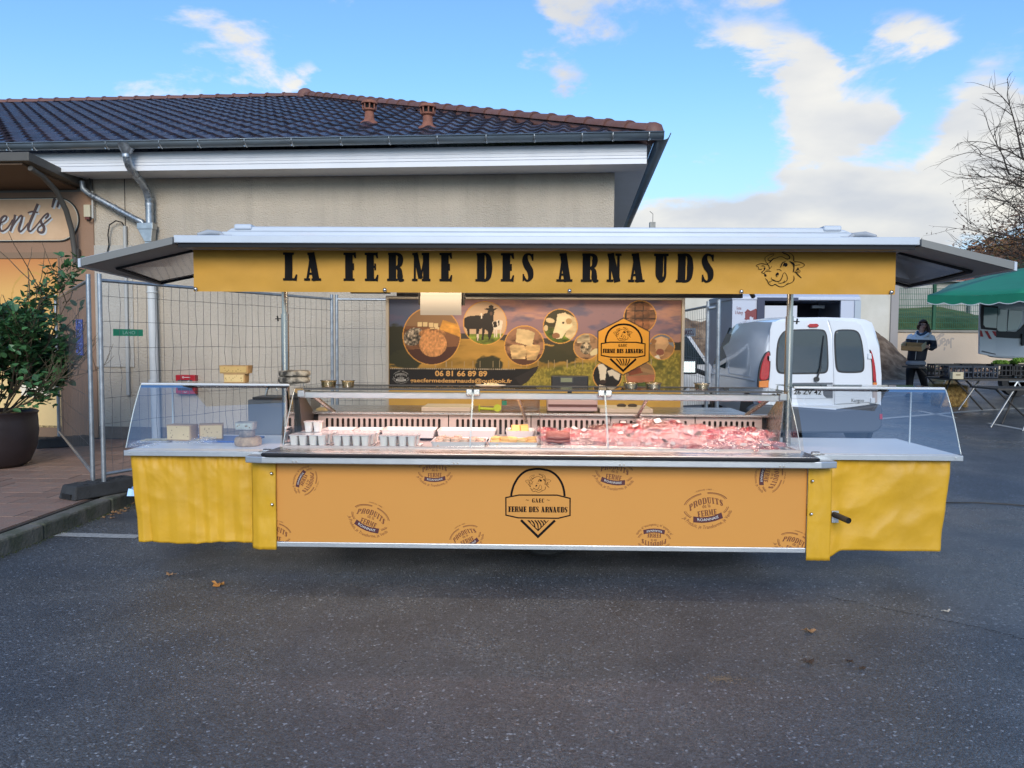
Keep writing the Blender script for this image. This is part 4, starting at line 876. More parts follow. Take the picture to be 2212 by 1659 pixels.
# folding canopy wings
wing_in = mat('wing_lining', (.42, .41, .44), .07, metal=.85, spec=.7)
for s_ in (-1, 1):
    xi = -2.14 if s_ < 0 else 2.29; xo = -2.70 if s_ < 0 else 2.83; xb = -2.80 if s_ < 0 else 2.80
    zi, zo = 2.215, 2.085
    T_ = [(xi, 4.60, zi), (xo, 4.62, zo), (xb, 5.85, zo - .015), (xi, 5.85, zi)]
    if s_ > 0: T_ = [T_[0], T_[3], T_[2], T_[1]]
    mb = MB(); mb.hexa([(a, b, c - .040) for a, b, c in T_], T_); wg = mb.build('canopy_wing', mat('wing_grey', (.26, .255, .245), .5, var=.08), ST, bevel=.004)
    def WQ(s, t, dz, xi=xi, xo=xo, xb=xb): # s 0 inner..1 outer, t 0 front..1 back
        xoo = xo + (xb - xo) * t; return (xi + (xoo - xi) * s, 4.60 + 1.25 * t, zi + (zo - zi) * s - .015 * s * t + dz)
    mb = MB(); q_ = [WQ(.02, .24, -.043), WQ(.80, .24, -.043), WQ(.93, .86, -.043), WQ(.02, .93, -.043)]; mb.hexa(q_ if s_ > 0 else [q_[0], q_[3], q_[2], q_[1]], [(a, b, c + .002) for a, b, c in (q_ if s_ > 0 else [q_[0], q_[3], q_[2], q_[1]])]); fix_normals(mb.build('wing_panel', wing_in, wg))
    mb = MB(); mb.tube([WQ(-.0, .21, -.045), WQ(.84, .21, -.045), WQ(.96, .90, -.045), WQ(0, .97, -.045)], .012, 4); mb.build('wing_seal', black_r, wg)
    mb = MB(); mb.hexa([WQ(.0, -.012, -.038), WQ(1.0, -.012, -.042), WQ(1.0, .004, -.042), WQ(0, .004, -.038)], [WQ(0, -.012, .004), WQ(1.0, -.012, .004), WQ(1.0, .004, .004), WQ(0, .004, .004)]); fix_normals(mb.build('wing_edge', alu_w if False else mat('wing_edge', (.20, .20, .19), .45, metal=.3), wg))
    mb = MB(); mb.hexa([WQ(.995, -.012, -.045), WQ(1.03, -.012, -.045), WQ(1.03, 1, -.045), WQ(.995, 1, -.045)], [WQ(.995, -.012, .006), WQ(1.03, -.012, .006), WQ(1.03, 1, .006), WQ(.995, 1, .006)]); fix_normals(mb.build('wing_edge', alu_w, wg))
    mb = MB(); mb.tube([WQ(.3, .01, .004), WQ(1.02, .01, .006)], .006, 6); mb.build('wing_trim', alu_w, wg)
# valance with the stall's name
def vfold(s, t): return .012 * nz_(s * 16, t * 1.6, 21) * (1 - .8 * t) + .006 * nz_(s * 40, t * 3, 23) * (1 - t)
val = cloth('valance', -2.10, 2.235, 4.78, 1.907, 2.166, vfold, 160, 14, m_=valm); val.modifiers.clear()
vb = Ink((0, 4.755, 0), (1, 0, 0), (0, 0, 1), (0, -1, 0), 0.0)
zt = lambda x: 2.137 - 0.0 * x
LET = [('L', 1102, 1156), ('A', 1186, 1250), ('F', 1339, 1388), ('E', 1422, 1474), ('R', 1509, 1574), ('M', 1606, 1681), ('E', 1715, 1764), ('D', 1856, 1922), ('E', 1956, 2007), ('S', 2039, 2086), ('A', 2176, 2236), ('R', 2270, 2337), ('N', 2371, 2428), ('A', 2458, 2520), ('U', 2556, 2613), ('D', 2644, 2711), ('S', 2743, 2793)]
zb_, zt_ = at(1100, 607.5, 4.755).z, at(1100, 546, 4.755).z
cc = at(1688.5, 581, 4.755); kk = .1356 / 1000 * 4.755 / 1659 * 1000 / 1.8083
def vbuild(name):
    vm = vb.m; vm.v = [(x, 4.78 + vfold((x + 2.10) / 4.335, (z - 1.907) / .259) - .0045 - (4.755 - y), z) for x, y, z in vm.v]; vm.build(name, ink_b, val); vb.m = MB()
for w0, w1 in ((0, 2), (2, 7), (7, 10), (10, 17)):
    for ch, a, b in LET[w0:w1]: glyph(vb, ch, at(a / 1.8083, 580, 4.755).x, at(b / 1.8083, 580, 4.755).x, zb_, zt_ - zb_, bold=1.0)
    vbuild('lettering')
cow(vb, lambda a, b: (cc.x + (a - 1125) * kk, cc.z - (b - 705) * kk), kk)
vbuild('cow_drawing')
rivets(val, [(x, 4.775 + vfold((x + 2.10) / 4.335, .06) - .004, 1.922) for x in (-2.085, -.90, .245, 1.30, 2.21)], .013)
mb = MB(); mb.box(-1.2, 1.9, 6.93, 6.99, 2.01, 2.05); mb.box(-1.62, 1.93, 6.6, 6.66, 2.04, 2.075); mb.box(-.35, .1, 6.58, 6.60, 2.03, 2.06); mb.build('rear_frame_bar', dgrey, ST)
mb = MB(); mb.box(-1.60, -1.25, 6.85, 6.9, 2.03, 2.06); mb.tube([(1.72, 6.6, 2.03), (1.84, 6.55, 2.06), (1.9, 6.6, 2.0)], .02, 6); mb.build('roof_hinge_arm', dgrey, ST)
lw = mat('lamp_warm', (1, .9, .75), .5, emis='#ffe6bf', estr=9)
for xa, xb_ in ((-.98, -.74), (-.42, .06)): mb = MB(); mb.box(xa, xb_, 6.05, 6.08, 2.030, 2.040); mb.build('strip_lamp', lw, ST)
def area(name, loc, sx, sy, power, col, rot):
    l = bpy.data.lights.new(name, 'AREA'); l.shape = 'RECTANGLE'; l.size = sx; l.size_y = sy; l.energy = power; l.color = col
    o = bpy.data.objects.new(name, l); COL.objects.link(o); o.location = loc; o.rotation_euler = rot; return o
area('strip_lamp_light', (.05, 5.28, 2.15), 3.2, .06, 18, (1, .78, .52), (R_(28), 0, 0))
area('strip_lamp_light', (.05, 6.30, 2.12), 2.6, .05, 13, (1, .82, .60), (R_(32), 0, 0))
area('case_lamp_light', (.07, 5.49, 1.204), 3.3, .03, 13, (1, .62, .54), (R_(4), 0, 0))

# ---- print on the front panel
PY = FY - .0008
fp = Ink((0, PY, 0), (1, 0, 0), (0, 0, 1), (0, -1, 0), .0006)
def z3(a, b): p = at((1900 + a / 4.74) / 1.8083, (1780 + b / 4.74) / 1.8083, PY); return (p.x, p.z)
K3 = (z3(1000, 0)[0] - z3(0, 0)[0]) / 1000
def S3(p, w_, sm_=0, closed=False): fp.stroke([z3(*q) for q in p], [v * K3 for v in w_] if isinstance(w_, list) else w_ * K3, smooth=sm_, closed=closed)
S3([(458, 745), (475, 650), (520, 520), (610, 380), (730, 285), (870, 250), (960, 245), (1060, 255), (1190, 290), (1310, 380), (1395, 510), (1435, 640), (1448, 750)], 40, 5)
S3([(360, 775), (605, 728), (1310, 730), (1550, 790), (1548, 1105), (1330, 1158), (590, 1150), (362, 1100)], 24, closed=True)
S3([(640, 1192), (955, 1500), (1270, 1198)], 46)
S3([(760, 1195), (957, 1385), (1150, 1195)], [10, 20, 10])
for a, b, c_ in (((780, 1195), (810, 1230), (812, 1245)), ((830, 1195), (880, 1250), (905, 1340)), ((895, 1195), (950, 1270), (960, 1390)), ((950, 1195), (1005, 1270), (1010, 1330)), ((1000, 1195), (1050, 1240), (1055, 1290)), ((1060, 1195), (1090, 1220), (1100, 1245))):
    S3([a, b, c_], [22, 24, 16], 4)
pA, pB = z3(845, 865), z3(1070, 865); word(fp, 'GAEC', pA[0], pB[0], pA[1], 74 * K3, gap=.12)
pA, pB = z3(405, 1040), z3(1500, 1048); word(fp, 'FERME DES ARNAUDS', pA[0], pB[0], pA[1] , 104 * K3, gap=.03, bold=1.1)
for a in (730, 1118): S3([(a, 825), (a + 18, 815), (a + 35, 828), (a + 58, 818)], 8, 3)
kc = K3 * 480 / 1380; c0_ = z3(957, 507)
cow(fp, lambda a, b: (c0_[0] + (a - 1122) * kc, c0_[1] - (b - 708) * kc), kc * 1.0)
fp.m.build('emblem', ink_b, ST)
def stamp(ink, cx, cz, rot, R, mis=(0, 1, 2)):
    cr, sr = math.cos(rot), math.sin(rot)
    def T(a, b): a *= R; b *= R; return (cx + a * cr - b * sr, cz + a * sr + b * cr)
    def el(t, k=1.): return (math.cos(t) * k, math.sin(t) * .60 * k)
    def arc(t0, t1, k, w_): ink.stroke([T(*el(R_(t0 + (t1 - t0) * i / 14), k)) for i in range(15)], w_ * R, mi=mis[0])
    for k, w_ in ((1.0, .030), (.93, .016)):
        for t0, t1 in ((98, 160), (20, 82), (188, 222), (318, 345)): arc(t0, t1, k, w_)
    def bend(yb, curv):   # baseline parabola
        return lambda X, Z: T(X, Z + yb - curv * X * X)
    word(ink, 'PRODUITS', -.74, .74, 0, .27, mi=mis[0], gap=.10, fn=bend(.12, .42), bold=.72, wk=R)
    v, f, _ = text_verts('de la', .0); ink.k += 1; ink.m.add([ink.P(*T(-.17 + a * .36, b * .25 - .06)) for a, b in v], f, mis[0])
    word(ink, 'FERME', -.42, .42, 0, .26, mi=mis[0], gap=.10, fn=bend(-.42, .10), bold=.72, wk=R)
    ink.poly([T(-.62, -.36), T(-.66, -.62), T(-.3, -.70), T(0, -.72), T(.3, -.70), T(.66, -.62), T(.62, -.36), T(.3, -.45), T(0, -.47), T(-.3, -.45)][::1], mis[1])
    v, f, _ = text_verts('ROANNAIS', .0); ink.k += 1; ink.m.add([ink.P(*T(-.46 + a * .92, b * .17 - .645 + .12 * (a - .5) ** 2 * 2), .0012) for a, b in v], f, mis[2])
    v, f, _ = text_verts('Je Produis, je Transforme, je Vends', .0); ink.k += 1
    def rb(a, b): t = R_(200 + a * 140); k = 1.0 - b * .22; return (math.cos(t) * 1.16 * k, math.sin(t) * .98 * k - .02)
    ink.m.add([ink.P(*T(*rb(a, b))) for a, b in v], f, mis[0])
    v, f, _ = text_verts('- DEPUIS 1985 -', .0); ink.k += 1
    def rt(a, b): t = R_(112 - a * 44); k = 1.08 + b * .13; return (math.cos(t) * k, math.sin(t) * .66 * k)
    ink.m.add([ink.P(*T(*rt(a, b))) for a, b in v], f, mis[0])
sp = Ink((0, PY, 0), (1, 0, 0), (0, 0, 1), (0, -1, 0), .0006)
for X, Y_, rot, hw in ((277, 122, -115, 52), (735, 80, 2, 60), (505, 250, -22, 72), (160, 305, -12, 62), (845, 318, 26, 60), (1383, 85, -8, 68), (1950, 100, -100, 62), (1713, 210, 9, 82), (1525, 332, 180, 60), (2035, 350, -24, 68)):
    p = at((900 + X / .9217) / 1.8083, (1750 + Y_ / .9217) / 1.8083, PY); stamp(sp, p.x, p.z, R_(rot), hw / .9217 / 1.8083 * 5.1 / 1659)
so = sp.m.build('printed_stamps', [ink_br, ink_m, ink_w], ST)
bm = bmesh.new(); bm.from_mesh(so.data); lo = wloc(ST)
for co, no in (((0, 0, .247), (0, 0, -1)), ((0, 0, .79), (0, 0, 1)), ((-1.70, 0, 0), (-1, 0, 0)), ((1.848, 0, 0), (1, 0, 0))):
    bmesh.ops.bisect_plane(bm, geom=bm.verts[:] + bm.edges[:] + bm.faces[:], plane_co=Vector(co) - lo, plane_no=no, clear_outer=True)
bm.to_mesh(so.data); bm.free()
# ================================================================== banner board behind the counter
BN = thing('banner_board', (.05, 7.0, 1.6), 'wide printed farm banner with cows, cheeses and meadow behind the counter', 'banner')
def zb2(a, b): return ((1450 + a / 1.7015) / 1.8083, (1100 + b / 1.7015) / 1.8083)
BX0, BX1 = at(*zb2(122, 400), 7.0).x, at(*zb2(2056, 400), 7.0).x; BZ0, BZ1 = at(*zb2(1088, 705), 7.0).z, at(*zb2(1088, 122), 7.0).z
step = 3.6; NX, NY = int(1934 / step), int(583 / step)
Yg, Xg = np.mgrid[0:NY, 0:NX].astype(float); Xg = 122 + Xg * 1934 / (NX - 1); Yg = 122 + Yg * 583 / (NY - 1)
rng_ = np.random.RandomState(4)
def vnoise(sx, sy, oct_=4, seed=0):
    r = np.random.RandomState(seed); out_ = np.zeros_like(Xg); amp = 1.; tot_ = 0
    for o_ in range(oct_):
        gx, gy = sx / 2 ** o_, sy / 2 ** o_; G_ = r.rand(int(700 / gy) + 4, int(2200 / gx) + 4)
        fx, fy = Xg / gx, Yg / gy; ix, iy = fx.astype(int) % (G_.shape[1] - 1), fy.astype(int) % (G_.shape[0] - 1); tx, ty_ = fx % 1, fy % 1; tx = tx * tx * (3 - 2 * tx); ty_ = ty_ * ty_ * (3 - 2 * ty_)
        out_ += amp * ((G_[iy, ix] * (1 - tx) + G_[iy, ix + 1] * tx) * (1 - ty_) + (G_[iy + 1, ix] * (1 - tx) + G_[iy + 1, ix + 1] * tx) * ty_); tot_ += amp; amp *= .55
    return out_ / tot_
def mixc_(img, c, k): k = np.clip(k, 0, 1)[..., None]; return img * (1 - k) + (hexc(c) if isinstance(c, str) else c) * k
n_a, n_b, n_c, n_f = vnoise(300, 70, 5, 1), vnoise(140, 60, 4, 2), vnoise(60, 30, 3, 3), vnoise(10, 14, 2, 4)
img = np.zeros((NY, NX, 3)); img[:] = hexc('#4f5a78')
img = mixc_(img, '#8d7079', (Xg - 250) / 350); img = mixc_(img, '#a98080', np.clip((n_a - .46) * 5, 0, 1) * np.clip((Xg - 350) / 300, 0, 1)); img = mixc_(img, '#5d5b78', np.clip((.47 - n_b) * 5, 0, .8)); img = mixc_(img, '#c0917c', np.clip((n_a - .55) * 6, 0, .8) * np.clip((Xg - 700) / 500, 0, 1))
img = mixc_(img, '#9c7470', (Yg - 300) / 150 * .6)
hill = 400 - 30 * np.sin((Xg - 100) / 330) + 25 * (n_b - .5) + np.where(Xg > 1500, 10, 0)
far = Yg > hill - 25; img[far] = hexc('#3d3833')
land = Yg > hill + 12; base = mixc_(np.broadcast_to(hexc('#a9823a'), img.shape).copy(), '#8a6a2c', (n_b - .4) * 4); base = mixc_(base, '#b98d42', (n_a - .5) * 5)
img = np.where(land[..., None], base, img)
for (x0, y0, rx, ry, c_) in ((150, 430, 120, 120, '#2a2b1c'), (230, 520, 110, 60, '#33331f'), (780, 545, 85, 50, '#35321c'), (1230, 480, 160, 60, '#39361e'), (1100, 440, 140, 20, '#3a3522'), (1330, 430, 120, 40, '#3f3a22'), (1990, 430, 120, 24, '#2f2c20'), (1380, 560, 60, 22, '#4a4422')):
    img = mixc_(img, c_, np.clip((1.15 - np.hypot((Xg - x0) / rx, (Yg - y0) / ry) + (n_c - .5) * .9) * 5, 0, 1))
grass = np.clip((Yg - (560 - (Xg - 1100) * .12)) / 30, 0, 1) * (Xg > 1000); gcol = mixc_(np.broadcast_to(hexc('#7e722c'), img.shape).copy(), '#a3923c', (n_f - .45) * 5); gcol = mixc_(gcol, '#5c5a22', (.5 - n_c) * 4); img = img * (1 - grass[..., None]) + gcol * grass[..., None]
for k in range(24):
    x0 = 430 + k * 62 + 14 * math.sin(k * 2.3); img[(np.abs(Xg - x0) < 2.4) & (Yg > 535 - (x0 - 430) * .02) & (Yg < 572)] = hexc('#a58f6c')
blk = in_poly(Xg, Yg, [(120, 578), (1060, 578), (1118, 560), (1100, 600), (1040, 670), (980, 705), (120, 705)]); img[blk] = hexc('#15110f') ; img[in_poly(Xg, Yg, [(960, 640), (1100, 570), (1115, 575), (1050, 660), (1000, 690)])] = hexc('#2a2421')
dash = (np.abs(Yg - 583) < 2.2) & ((Xg % 14) < 9) & (Xg < 960); img[dash] = hexc('#b5a48c')
def medal(cx_, cy_, r, bg, fn=None, rim='#d49a4a'):
    global img
    d_ = np.hypot(Xg - cx_, Yg - cy_); img[d_ < r + 4] = hexc(rim); ins = d_ < r - 2
    sub = np.broadcast_to(hexc(bg), img.shape).copy(); sub = mixc_(sub, '#2a1a10', (n_c - .55) * 2)
    if fn: sub = fn(sub)
    img = np.where(ins[..., None], sub, img)
def pl_(sub, P, c, tex=0.):
    k = in_poly(Xg, Yg, P); col = np.broadcast_to(hexc(c), sub.shape) * (1 + tex * (n_c - .5) * 3)[..., None]; return np.where(k[..., None], col, sub)
def el_(sub, cx_, cy_, rx, ry, c, rot=0., tex=0.):
    cr, sr = math.cos(rot), math.sin(rot); dx_, dy_ = Xg - cx_, Yg - cy_; k = ((dx_ * cr + dy_ * sr) / rx) ** 2 + ((-dx_ * sr + dy_ * cr) / ry) ** 2 < 1
    col = np.broadcast_to(hexc(c), sub.shape) * (1 + tex * (n_f - .5) * 3)[..., None]; return np.where(k[..., None], col, sub)
def m_cheese(s):
    s = pl_(s, [(200, 180), (620, 180), (620, 300), (200, 300)], '#8a6a4c'); s = pl_(s, [(200, 460), (620, 430), (620, 600), (200, 600)], '#4a2c22')
    s = el_(s, 285, 370, 72, 56, '#7a7064', -.5, .7); s = pl_(s, [(480, 258), (600, 292), (600, 372), (456, 320)], '#c58c3e', .2)
    for x_, y_ in ((327, 288), (361, 288), (401, 291), (435, 293), (411, 322), (441, 320)): s = pl_(s, [(x_ - 15, y_ - 14), (x_ + 14, y_ - 14), (x_ + 14, y_ + 14), (x_ - 15, y_ + 14)], '#d9bf90')
    s = el_(s, 410, 350, 90, 34, '#a8754a', 0, .3); return el_(s, 414, 418, 92, 86, '#c48a58', 0, .15)
def m_cows(s):
    s = pl_(s, [(600, 120), (910, 120), (910, 350), (600, 350)], '#c9a98a'); s = pl_(s, [(600, 352), (910, 345), (910, 430), (600, 430)], '#6d7a2c', .5)
    blk_ = '#1d1512'
    s = pl_(s, [(622, 245), (650, 232), (720, 225), (745, 240), (748, 290), (735, 318), (640, 318), (622, 300)], blk_); s = pl_(s, [(640, 310), (660, 310), (655, 375), (645, 375)], blk_); s = pl_(s, [(700, 310), (722, 310), (718, 392), (706, 392)], blk_); s = pl_(s, [(706, 350), (718, 350), (717, 392), (707, 392)], '#d8c8b8')
    s = pl_(s, [(750, 215), (790, 205), (815, 225), (822, 300), (800, 370), (785, 395), (778, 330), (760, 320), (750, 390), (738, 390), (742, 300)], blk_); s = el_(s, 800, 205, 22, 34, blk_); s = pl_(s, [(752, 182), (785, 178), (780, 195)], blk_); s = pl_(s, [(848, 176), (812, 182), (818, 196)], blk_); s = el_(s, 800, 170, 16, 12, blk_); s = el_(s, 801, 214, 9, 12, '#5c4338')
    s = el_(s, 737, 250, 14, 26, '#241a16'); s = pl_(s, [(730, 212), (742, 212), (740, 246), (734, 246)], '#e6d8c6')
    s = pl_(s, [(808, 270), (850, 255), (880, 262), (870, 320), (820, 322)], '#e2d3c2'); s = pl_(s, [(812, 272), (835, 262), (842, 300), (820, 308)], blk_); s = el_(s, 862, 280, 12, 24, '#e2d3c2'); s = pl_(s, [(845, 262), (858, 258), (858, 290), (850, 296)], blk_)
    for x_ in (818, 832, 858): s = pl_(s, [(x_, 318), (x_ + 9, 318), (x_ + 8, 372), (x_ + 1, 372)], '#d8c8b8')
    return s
def m_blocks(s):
    s = pl_(s, [(880, 480), (1160, 480), (1160, 560), (880, 560)], '#5a3a2a'); s = pl_(s, [(925, 430), (950, 418), (1020, 424), (1034, 450), (1030, 515), (940, 515)], '#c9a878', .3); s = pl_(s, [(1030, 430), (1060, 415), (1128, 422), (1128, 450), (1100, 520), (1040, 520)], '#bf9c6c', .3)
    return pl_(s, [(972, 312), (1050, 322), (1092, 340), (1072, 432), (965, 402)], '#cdb286', .12)
def m_white(s):
    s = pl_(s, [(1140, 170), (1380, 170), (1380, 300), (1140, 300)], '#3a3520'); s = pl_(s, [(1140, 310), (1380, 310), (1380, 420), (1140, 420)], '#5a6a24', .5); s = pl_(s, [(1310, 215), (1380, 250), (1380, 420), (1290, 360), (1300, 330)], '#cdb68e', .12)
    s = pl_(s, [(1240, 215), (1290, 205), (1330, 235), (1340, 290), (1300, 330), (1270, 375), (1235, 380), (1208, 362), (1215, 330), (1232, 270)], '#e4d2ac', .05); s = el_(s, 1192, 258, 30, 16, '#d8c096', .2); s = el_(s, 1316, 262, 20, 20, '#b08e62'); s = el_(s, 1232, 358, 26, 19, '#8f6446'); s = el_(s, 1278, 272, 8, 7, '#241a12')
    return el_(s, 1164, 308, 14, 20, '#cdb68e')
def m_wheel(s):
    s = pl_(s, [(1380, 350), (1450, 340), (1458, 400), (1370, 405)], '#a59478', .5); s = el_(s, 1430, 440, 38, 40, '#8d7e68', 0, .6); s = pl_(s, [(1455, 470), (1490, 440), (1510, 440), (1510, 480), (1465, 490)], '#d8c79c'); return s
def m_logs(s):
    for i_, x_ in enumerate((1722, 1778, 1832, 1872)):
        for y_ in (162, 216, 270, 312): s = pl_(s, [(x_ - 26, y_ - 24 + i_ % 2 * 6), (x_, y_ - 30 + i_ % 2 * 6), (x_ + 25, y_ - 24 + i_ % 2 * 6), (x_ + 24, y_ + 22), (x_ - 24, y_ + 22)], '#7a4f33' if (i_ + y_) % 3 else '#8d6244', .4)
    return s
def m_brown(s):
    s = pl_(s, [(1840, 320), (2020, 320), (2020, 380), (1840, 380)], '#6d7480'); s = pl_(s, [(1850, 410), (1900, 395), (1960, 395), (2010, 430), (2010, 530), (1850, 530)], '#a57a50', .2); s = pl_(s, [(1885, 372), (1925, 358), (1970, 372), (1978, 410), (1950, 450), (1944, 485), (1918, 495), (1896, 480), (1890, 440)], '#c9a075', .1); s = el_(s, 1872, 390, 24, 14, '#8f6440'); s = el_(s, 1990, 386, 18, 13, '#8f6440'); s = el_(s, 1920, 462, 27, 22, '#8a5442')
    return pl_(s, [(1885, 490), (1910, 480), (1930, 520), (1890, 530)], '#e2d6c2')
def m_bw(s):
    s = el_(s, 1580, 620, 100, 100, '#141110'); s = pl_(s, [(1505, 550), (1545, 540), (1570, 570), (1560, 650), (1552, 668), (1535, 668), (1525, 640), (1520, 590)], '#e0d2bc'); s = pl_(s, [(1572, 590), (1620, 575), (1660, 610), (1650, 655), (1625, 640), (1610, 620), (1590, 625)], '#d9ccba'); s = el_(s, 1545, 662, 22, 14, '#3a2a22'); return pl_(s, [(1520, 680), (1560, 690), (1550, 710), (1520, 700)], '#c9bba8')
def m_salami(s):
    s = el_(s, 1792, 600, 110, 110, '#8a6a48'); s = pl_(s, [(1705, 590), (1800, 560), (1808, 600), (1720, 620)], '#7a3f26', .3); s = pl_(s, [(1790, 560), (1890, 590), (1890, 612), (1800, 590)], '#a07a52'); s = pl_(s, [(1702, 625), (1890, 610), (1890, 655), (1720, 668)], '#a8694c', .1); return pl_(s, [(1710, 672), (1880, 660), (1850, 710), (1720, 705)], '#4b5a24', .6)
medal(405, 365, 190, '#7a5238', m_cheese); medal(760, 278, 142, '#c9a98a', m_cows); medal(1022, 425, 130, '#9a7055', m_blocks); medal(1260, 295, 112, '#4a4a28', m_white)
medal(1435, 430, 85, '#a07c5c', m_wheel); medal(1785, 230, 105, '#3a2418', m_logs); medal(1930, 428, 83, '#7a8088', m_brown); medal(1575, 620, 95, '#201a17', m_bw); medal(1792, 620, 97, '#7a6040', m_salami)
HX = [(1678, 243), (1845, 330), (1845, 520), (1678, 612), (1512, 520), (1512, 330)]
d_ = in_poly(Xg, Yg, [(1678 + (a - 1678) * 1.04, 428 + (b - 428) * 1.05) for a, b in HX]); img[d_] = img[d_] * .45
img[in_poly(Xg, Yg, HX)] = hexc('#dc9c33')
printed('banner_print', img, lambda s, t: Vector((BX0 + (BX1 - BX0) * s, 6.985, BZ0 + (BZ1 - BZ0) * t)), BN, rough=.55)
mb = MB(); mb.box(BX0 - .02, BX1 + .02, 6.99, 7.01, .95, BZ1 + .01); mb.build('backing', mat('banner_back', (.5, .36, .13), .6), BN)
mb = MB()
for a, b, c_, d__ in ((BX0 - .03, BX0 - .004, .95, BZ1 + .03), (BX1 + .004, BX1 + .03, .95, BZ1 + .03), (BX0 - .004, BX1 + .004, BZ1 + .004, BZ1 + .03)): mb.box(a, b, 6.972, 6.99, c_, d__)
mb.build('frame', mat('banner_frame', (.50, .46, .40), .4, metal=.5), BN, bevel=.002)
mb = MB(); mb.box(BX0 - .004, BX1 + .004, 6.978, 6.989, .955, BZ0 - .005); mb.build('lower_panel', mat('lower_panel', (.62, .36, .065), .5, col2=(.54, .31, .06), vscale=9, var=.04), BN)
kb_ = (BX1 - BX0) / 1934
def zbp(a, b): return (BX0 + (a - 122) * kb_, BZ1 - (b - 122) * kb_)
bi = Ink((0, 6.985, 0), (1, 0, 0), (0, 0, 1), (0, -1, 0), .002)
def Sb(p, w_, sm_=0, closed=False, mi=0): bi.stroke([zbp(*q) for q in p], [v * kb_ for v in w_] if isinstance(w_, list) else w_ * kb_, smooth=sm_, closed=closed, mi=mi)
Sb([(1560, 400), (1562, 370), (1585, 320), (1630, 288), (1678, 280), (1726, 288), (1772, 322), (1796, 370), (1798, 402)], 12, 4); Sb([(1532, 408), (1590, 398), (1760, 398), (1820, 408), (1820, 486), (1765, 497), (1592, 497), (1532, 486)], 7, closed=True)
Sb([(1592, 508), (1678, 588), (1762, 508)], 13); 
for k in range(5): Sb([(1632 + k * 22, 508), (1650 + k * 16, 530), (1664 + k * 9, 552)], [7, 7, 5], 3)
a_b = zbp(1542, 470), zbp(1808, 470); word(bi, 'FERME DES ARNAUDS', a_b[0][0], a_b[1][0], a_b[0][1], 28 * kb_, gap=.03, bold=1.1); a_b = zbp(1645, 428), zbp(1702, 428); word(bi, 'GAEC', a_b[0][0], a_b[1][0], a_b[0][1], 18 * kb_, gap=.15)
kq = 125 / 1380 * kb_; c1_ = zbp(1672, 345); cow(bi, lambda a, b: (c1_[0] + (a - 1122) * kq, c1_[1] - (b - 708) * kq), kq * 1.3)
ib = [ink_b, mat('ink_gold', (.66, .36, .11), .5), mat('ink_grey', (.45, .43, .40), .5)]
bi.m.build('emblem', ib, BN); bi.m = MB(); p0 = zbp(428, 630); ink_text(bi, '06 81 66 89 89', p0[0], p0[1], 348 * kb_, 36 * kb_, .03, mi=1); bi.m.build('phone_number', ib, BN); bi.m = MB(); p0 = zbp(262, 673); ink_text(bi, 'gaecfermedesarnauds@outlook.fr', p0[0], p0[1], 680 * kb_, 27 * kb_, .02, mi=1); bi.m.build('email_address', ib, BN); bi.m = MB()
c2_ = zbp(200, 632); stamp(bi, c2_[0], c2_[1], 0, 52 * kb_, (2, 2, 0))
bi.m.build('stamp', ib, BN)

# ================================================================== goods in and on the counter
random.seed(11)
DZ = .873
tubp = mat('white_plastic_tub', (.78, .74, .70), .35, sss=.15); film = mat('tub_film', (.85, .80, .80), .12, coat=.5, bump=.5, bscale=30); curd = mat('fresh_curd', (.80, .76, .62), .5)
def rbox_prism(x0, x1, y0, y1, r, n=3):
    P = []
    for cx_, cy_, a0 in ((x1 - r, y1 - r, 0), (x0 + r, y1 - r, 90), (x0 + r, y0 + r, 180), (x1 - r, y0 + r, 270)):
        for i in range(n + 1): t = R_(a0 + 90 * i / n); P.append((cx_ + r * math.cos(t), cy_ + r * math.sin(t)))
    return P
def taper(mb, x0, x1, y0, y1, z0, z1, ins, r, mi=None, top=True):
    A = rbox_prism(x0 + ins, x1 - ins, y0 + ins, y1 - ins, r); B_ = rbox_prism(x0, x1, y0, y1, r); n_ = len(A)
    mb.add([(a, b, z0) for a, b in A] + [(a, b, z1) for a, b in B_], [tuple(range(n_ - 1, -1, -1))] + ([tuple(range(n_, 2 * n_))] if top else []) + [(i, (i + 1) % n_, n_ + (i + 1) % n_, n_ + i) for i in range(n_)], mi)
def make_pack(loc, label):
    t = thing('yogurt_pack', loc, label, 'yogurt pack', 'twin tubs of fresh cheese in the display case')
    for s_ in (-1, 1):
        mb = MB(); taper(mb, s_ * .031 - .029, s_ * .031 + .029, -.04, .04, 0, .070, .007, .014); mb.build('tub', tubp, t, world=False, smooth=50)
    mb = MB(); taper(mb, -.064, .064, -.044, .044, .069, .0735, .0, .012); mb.build('film_lid', film, t, world=False, smooth=50)
    return t
p0 = make_pack((0, 0, 0), 'x'); first = True
def pack(x, y, z, label, rz=0.):
    global first
    loc = (x, y, z)
    if first: first = False; p0.location = loc; p0.rotation_euler[2] = rz; p0['label'] = label; return
    copy_tree(p0, label=label, loc=loc, rz=rz)
rows = ['front row', 'second row', 'third row']
for gname, gx, cols, nr in (('left', -1.585, 2, 3), ('middle', -1.285, 2, 3), ('right', -.965, 2, 2)):
    for j in range(nr):
        for i in range(cols):
            x = gx + i * .131 + j * .012; y = 5.245 + j * .094 + random.uniform(-.004, .004)
            pack(x, y, DZ + .012, 'white twin tub, %s of the %s block of tubs, %s side' % (rows[j], {'left': 'outer', 'middle': 'middle', 'right': 'inner'}[gname], ('outer', 'inner')[i]), random.uniform(-.05, .05))
pack(-1.53, 5.40, DZ + .088, 'single white twin tub standing on top of the outer block of tubs', .08)
tray_m = mat('white_tray', (.74, .70, .68), .35, sss=.1)
